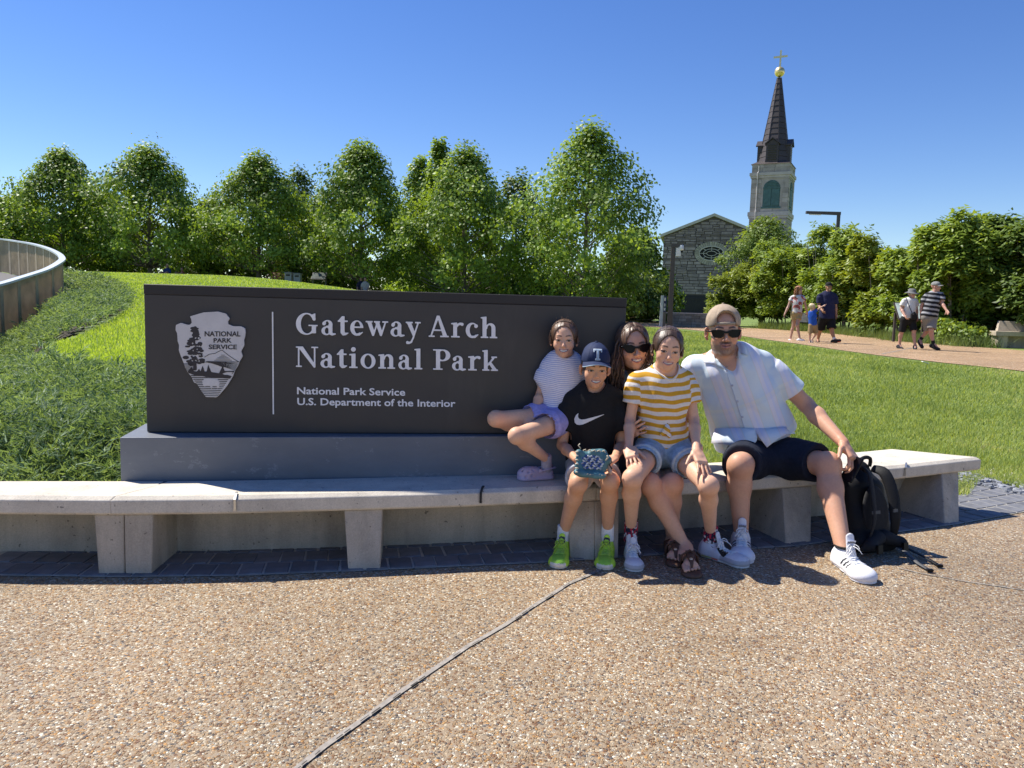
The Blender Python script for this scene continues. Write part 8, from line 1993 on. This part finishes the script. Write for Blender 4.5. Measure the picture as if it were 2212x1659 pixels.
# woman with curly hair
jw = dict(pelvis=(378, 500), neck=(392, 312), head=(404, 255), shl=(322, 340, .05), shr=(452, 338, -.05), ell=(290, 430, .05), elr=(478, 430), wrl=(252, 510, .0), wrr=(492, 495, .1), hpl=(350, 510), hpr=(405, 510), knl=(345, 640, .1), knr=(385, 640, -.1), anl=(308, 790, .15), anr=(412, 785, -.15), toel=(335, 822, .0), toer=(452, 805, -.2))
t, J, H = walker('woman with curly auburn hair in flowered top walking in white shoes', zw(380, 830), None, 24.0, 1.02, jw, None, (.5, .30, .23), .93, GW, head=(35, 0, 0))
m_flow = camo_mat('flowered_cloth', [(.66, .62, .60), (.66, .62, .60), (.62, .56, .55), (.40, .06, .06), (.25, .10, .08)], 9); wtee(t, J, .95, H, m_flow, -.02, .40, .062, .06); wshorts(t, J, .93, fabric('khaki_a', (.40, .29, .15), .1), .50); wshoes(t, J, (fabric('shoe_white', (.75, .75, .76), .04), fabric('sole_white', (.7, .7, .7), .04)), .95)
S = Solid(); H.cranium(S, .02); S.sub(H.ell((0, -.1, -.03), (.058, .08, .1)), .01); hw_ = solid_part(S, 'hair', hm_curly, t, .008); r = random.Random(2); cs = []
for k in range(70):
    a = r.uniform(-2.6, 2.6); p0 = H.L(.085*math.sin(a), .01-.085*math.cos(a)*(.3 if math.cos(a) > 0 else 1), .05+r.uniform(-.04, .06)); ph = r.uniform(0, 6); L_ = r.uniform(.18, .36); cs.append([p0+Vector((.03*math.sin(ph+u*22)+.05*math.sin(a)*u, .03*math.cos(ph+u*22), -L_*u)) for u in np.linspace(0, 1, 12)])
strands('hair_curls', hm_curly, hw_, cs, .014, .008, 5)
# man in navy
jm = dict(pelvis=(708, 545), neck=(718, 280), head=(727, 222), shl=(630, 318), shr=(795, 318), ell=(620, 420), elr=(803, 430), wrl=(655, 475, -.25), wrr=(808, 520, -.05), hpl=(668, 560), hpr=(748, 560), knl=(632, 690, .15), knr=(760, 685, -.1), anl=(610, 800, .25), anr=(790, 795, -.2), toel=(608, 835, .0), toer=(848, 805, -.3))
t, J, H = walker('man in navy t-shirt, black shorts and black cap walking in red-soled shoes', zw(700, 850), None, 23.0, 1.06, jm, None, (.40, .21, .13), 1.12, GW, head=(5, 0, 0), male=1.)
wtee(t, J, 1.16, H, fabric('navy_jersey', (.018, .020, .060), .1), -.08, .80, .075, chest=.172, waist=.185); wshorts(t, J, 1.12, fabric('black_shorts', (.010, .010, .011), .1), .92, .160, .108); wshoes(t, J, (fabric('shoe_black', (.02, .02, .022), .1), fabric('sole_red', (.55, .05, .035), .06)), 1.12)
m_bcap = fabric('cap_black', (.012, .012, .013)); cap(H, t, m_bcap, m_bcap, m_bcap, rise=.018, z0=.045)
for s in ('r',): sock(t, J['an'+s]-Vector((0, 0, .03)), J['an'+s]+(J['kn'+s]-J['an'+s]).normalized()*.07, .045, .045, fabric('sock_white2', (.7, .7, .7)))
# boy pointing
jb2 = dict(pelvis=(556, 635), neck=(545, 478), head=(548, 440), shl=(527, 498, .05), shr=(572, 492, -.02), ell=(545, 590, .15), elr=(618, 458, -.1), wrl=(575, 570, .15), wrr=(670, 428, -.15), hpl=(538, 640), hpr=(575, 640), knl=(525, 740), knr=(588, 735, .05), anl=(520, 815), anr=(545, 795, .1), toel=(512, 848, -.1), toer=(550, 838, .0))
t, J, H = walker('blond boy in bright blue shirt pointing with a raised arm', zw(540, 855), None, 22.6, .86, jb2, None, (.55, .34, .25), .62, GW, 1., head=(55, 0, 0))
wtee(t, J, .66, H, fabric('royal_blue', (.02, .085, .42), .15), -.02, .7, .07, .06, chest=.165, waist=.165); wshorts(t, J, .66, fabric('khaki_b', (.30, .21, .11), .1), .86, .160, .105); wshoes(t, J, (fabric('shoe_grey', (.10, .10, .11), .1), fabric('sole_white', (.7, .7, .7), .04)), .74)
S = Solid(); H.cranium(S, .014); S.sub(H.ell((0, -.1, -.03), (.06, .075, .095)), .01); S.cut(Half(H.L(0, 0, -.03), H.R @ Vector((0, -.4, -1))), .01); solid_part(S, 'hair', hm_blond, t, .008)
# older woman in wide hat
jo = dict(pelvis=(1592, 565), neck=(1622, 350), head=(1634, 300), shl=(1546, 375), shr=(1672, 372), ell=(1518, 460), elr=(1684, 470), wrl=(1560, 540, -.2), wrr=(1690, 545, .0), hpl=(1555, 575), hpr=(1632, 575), knl=(1520, 710, .05), knr=(1655, 700, -.1), anl=(1497, 850, .1), anr=(1668, 855, -.15), toel=(1528, 895, .0), toer=(1672, 905, -.25))
t, J, H = walker('older woman in wide grey sun hat and white top with a cross-body bag', zw(1590, 915), None, 20.3, .98, jo, None, (.5, .28, .21), .95, GW, head=(20, 5, 0))
tp_, frm = wtee(t, J, .98, H, fabric('white_top', (.72, .70, .67), .05), .02, .62, .068); wshorts(t, J, .96, fabric('black_capris', (.012, .012, .013)), .99, .155, .088, 'capri_trousers'); wshoes(t, J, (fabric('shoe_slate', (.035, .037, .042), .1), fabric('sole_black', (.015, .015, .016), .1)), .98)
m_hat = fabric('hat_grey', (.17, .17, .17), .12)
def hat(H, t, m):
    mb = MB(); prof = [(.17, -.012), (.165, -.002), (.10, .012), (.092, .02), (.088, .075), (.07, .098), (.02, .104)]; R = H.R
    V = []; n = 24
    for rr, z in prof:
        for k in range(n): a = 2*math.pi*k/n; V.append(H.L(rr*math.cos(a), .012+rr*math.sin(a)*1.1, .045+z-(.02*abs(math.sin(a)) if rr > .12 else 0)))
    F = [(i*n+k, i*n+(k+1) % n, (i+1)*n+(k+1) % n, (i+1)*n+k) for i in range(len(prof)-1) for k in range(n)]+[tuple(range(n-1, -1, -1)), tuple(range((len(prof)-1)*n, len(prof)*n))]; return part('sun_hat', V, F, m, t, True)
hat(H, t, m_hat); S = Solid(); H.cranium(S, .008); S.sub(H.ell((0, -.09, -.02), (.062, .075, .1)), .01); S.cut(Half(H.L(0, 0, -.05), H.R @ Vector((0, -.3, -1))), .01); solid_part(S, 'hair', hair_mat('grey_hair', (.3, .28, .25), (.5, .48, .45)), t, .008)
mb = MB(); mb.tube([at(*zw(1572, 342), 20.2), at(*zw(1600, 420), 20.08), at(*zw(1632, 500), 20.08)], .014, 5, flat=.4); mb.part('bag_strap', fabric('strap_navy', (.02, .02, .05)), t, True)
bgc = at(*zw(1657, 540), 20.05); bg_ = thing('shoulder_bag', 'small black cross-body bag on the older woman\'s hip', 'bag', bgc-Vector((0, 0, .09))); S = Solid(); S.add(RBox(bgc, (.085, .04, .085), .03), 0); S.add(Cone(bgc+Vector((0, 0, .05)), bgc+Vector((0, 0, .10)), .05, .02), .03); sb = solid_part(S, 'bag_body', fabric('bag_black', (.014, .014, .015)), bg_, .01); mb = MB(); mb.tube([bgc+Vector((x, -.042, .045+.015*math.cos(x*25))) for x in np.linspace(-.06, .06, 7)], .006, 5); mb.part('zip', m_web, sb)
# older man in stripes
jo = dict(pelvis=(1822, 545), neck=(1880, 285), head=(1893, 222), shl=(1795, 315, .05), shr=(1950, 305, -.05), ell=(1738, 430, .1), elr=(1962, 400, -.15), wrl=(1735, 560, .1), wrr=(2012, 478, -.35), hpl=(1790, 555), hpr=(1862, 555), knl=(1812, 690, .1), knr=(1842, 690, -.1), anl=(1722, 795, .25), anr=(1868, 840, -.1), toel=(1745, 875, .05), toer=(1925, 900, -.2))
t, J, H = walker('older man in black and grey striped polo shirt and grey cap striding', zw(1840, 920), None, 20.0, 1.05, jo, None, (.5, .27, .2), 1.06, GW, head=(48, 0, 0), male=1.)
rt, fr, up = frame_of(J['neck']-J['pelvis'], J['shr']-J['shl']); wtee(t, J, 1.1, H, stripe_mat('polo_stripes', 'tu', .112, .58, (.012, .012, .016), (.34, .34, .36), .16), -.0, .70, .075, attrs=tstripe(J, up), chest=.165, waist=.165, nm='polo_shirt'); wshorts(t, J, 1.06, fabric('grey_shorts_b', (.22, .205, .19), .1), .94, .155, .100); wshoes(t, J, (fabric('shoe_black', (.02, .02, .022), .1), fabric('sole_black', (.015, .015, .016), .1)), 1.06)
m_gcap = fabric('cap_grey', (.24, .24, .23), .08); cap(H, t, m_gcap, m_gcap, m_gcap, rise=.012, z0=.045)
for s in ('l', 'r'): sock(t, J['an'+s]-Vector((0, 0, .03)), J['an'+s]+(J['kn'+s]-J['an'+s]).normalized()*.09, .043, .043, fabric('ankle_sock_black', (.015, .015, .016)))
# ---- people far off under the trees
def far_person(label, px, py_top, py_bot, Y, top, bottom, hairm, sit=False, sh=1.0):
    a, b = at(px, py_top, Y), at(px, py_bot, Y); g = Vector((b.x, b.y, float(terrain(b.x, b.y)))); t = thing('person', label, 'person', g, 'people under the trees'); hh = .115; hc = a-Vector((0, 0, hh)); z0 = g.z
    S = Solid(); S.add(Ell(hc, (.078, .09, .115)), 0); S.add(Cone(hc-Vector((0, 0, .08)), hc-Vector((0, 0, .2)), .05), .02)
    for sg in (-1, 1): S.add(Cone(hc+Vector((sg*.17, 0, -.27)), hc+Vector((sg*.20, -.1, -.55)), .045, .038), .02); S.add(Cone(hc+Vector((sg*.20, -.1, -.55)), hc+Vector((sg*.12, -.25, -.68)), .038, .03), .02)
    zb_ = hc.z-.82
    if not sit:
        for sg in (-1, 1): S.add(Cone(Vector((hc.x+sg*.09, hc.y, zb_)), Vector((hc.x+sg*.1, hc.y, z0+.05)), .075, .045), .02)
    else:
        for sg in (-1, 1): S.add(Cone(Vector((hc.x+sg*.1, hc.y, max(zb_, z0+.1))), Vector((hc.x+sg*.16, hc.y-.45, z0+.22)), .08, .06), .02); S.add(Cone(Vector((hc.x+sg*.16, hc.y-.45, z0+.22)), Vector((hc.x+sg*.12, hc.y-.75, z0+.05)), .055, .04), .02)
    V, F = S.mesh(.02); part('body', V, F, m_skin, t, True, {'col': np.tile(np.array((.42, .24, .17)), (len(V), 1))})
    S = Solid(); S.add(Cone(hc-Vector((0, 0, .30)), hc-Vector((0, 0, .78)), .19*sh, .16*sh, Vector((0, 1, 0)), .68), 0); S.add(Cone(hc+Vector((-.15, 0, -.27)), hc+Vector((.15, 0, -.27)), .065), .04)
    for sg in (-1, 1): S.add(Cone(hc+Vector((sg*.17, 0, -.27)), hc+Vector((sg*.19, -.05, -.42)), .062), .02)
    solid_part(S, 'shirt', top, t, .02)
    S = Solid(); S.add(Ell(hc+Vector((0, .02, .025)), (.088, .10, .115)), 0); S.sub(Ell(hc+Vector((0, -.1, -.03)), (.065, .08, .1)), .01)
    solid_part(S, 'hair', hairm, t, .016); return t, hc
far_person('person in blue sitting on the grass crest under a broad tree', 361, 570, 590, 46., fabric('far_blue', (.03, .06, .18), .1), None, hm_blond, True)
far_person('person in dark red lying back on the grass beside the person in blue', 393, 577.5, 592, 46., fabric('far_red', (.22, .02, .03), .1), None, hm_brown, True)
far_person('standing person with long dark hair and dark top beyond the sign', 780, 598, 632, 44., fabric('far_navy', (.02, .02, .05), .1), None, hm_black)
far_person('standing person with dark hair and pale top beyond the sign', 789, 598.5, 633, 43.6, fabric('far_pale', (.42, .38, .36), .1), None, hm_black)
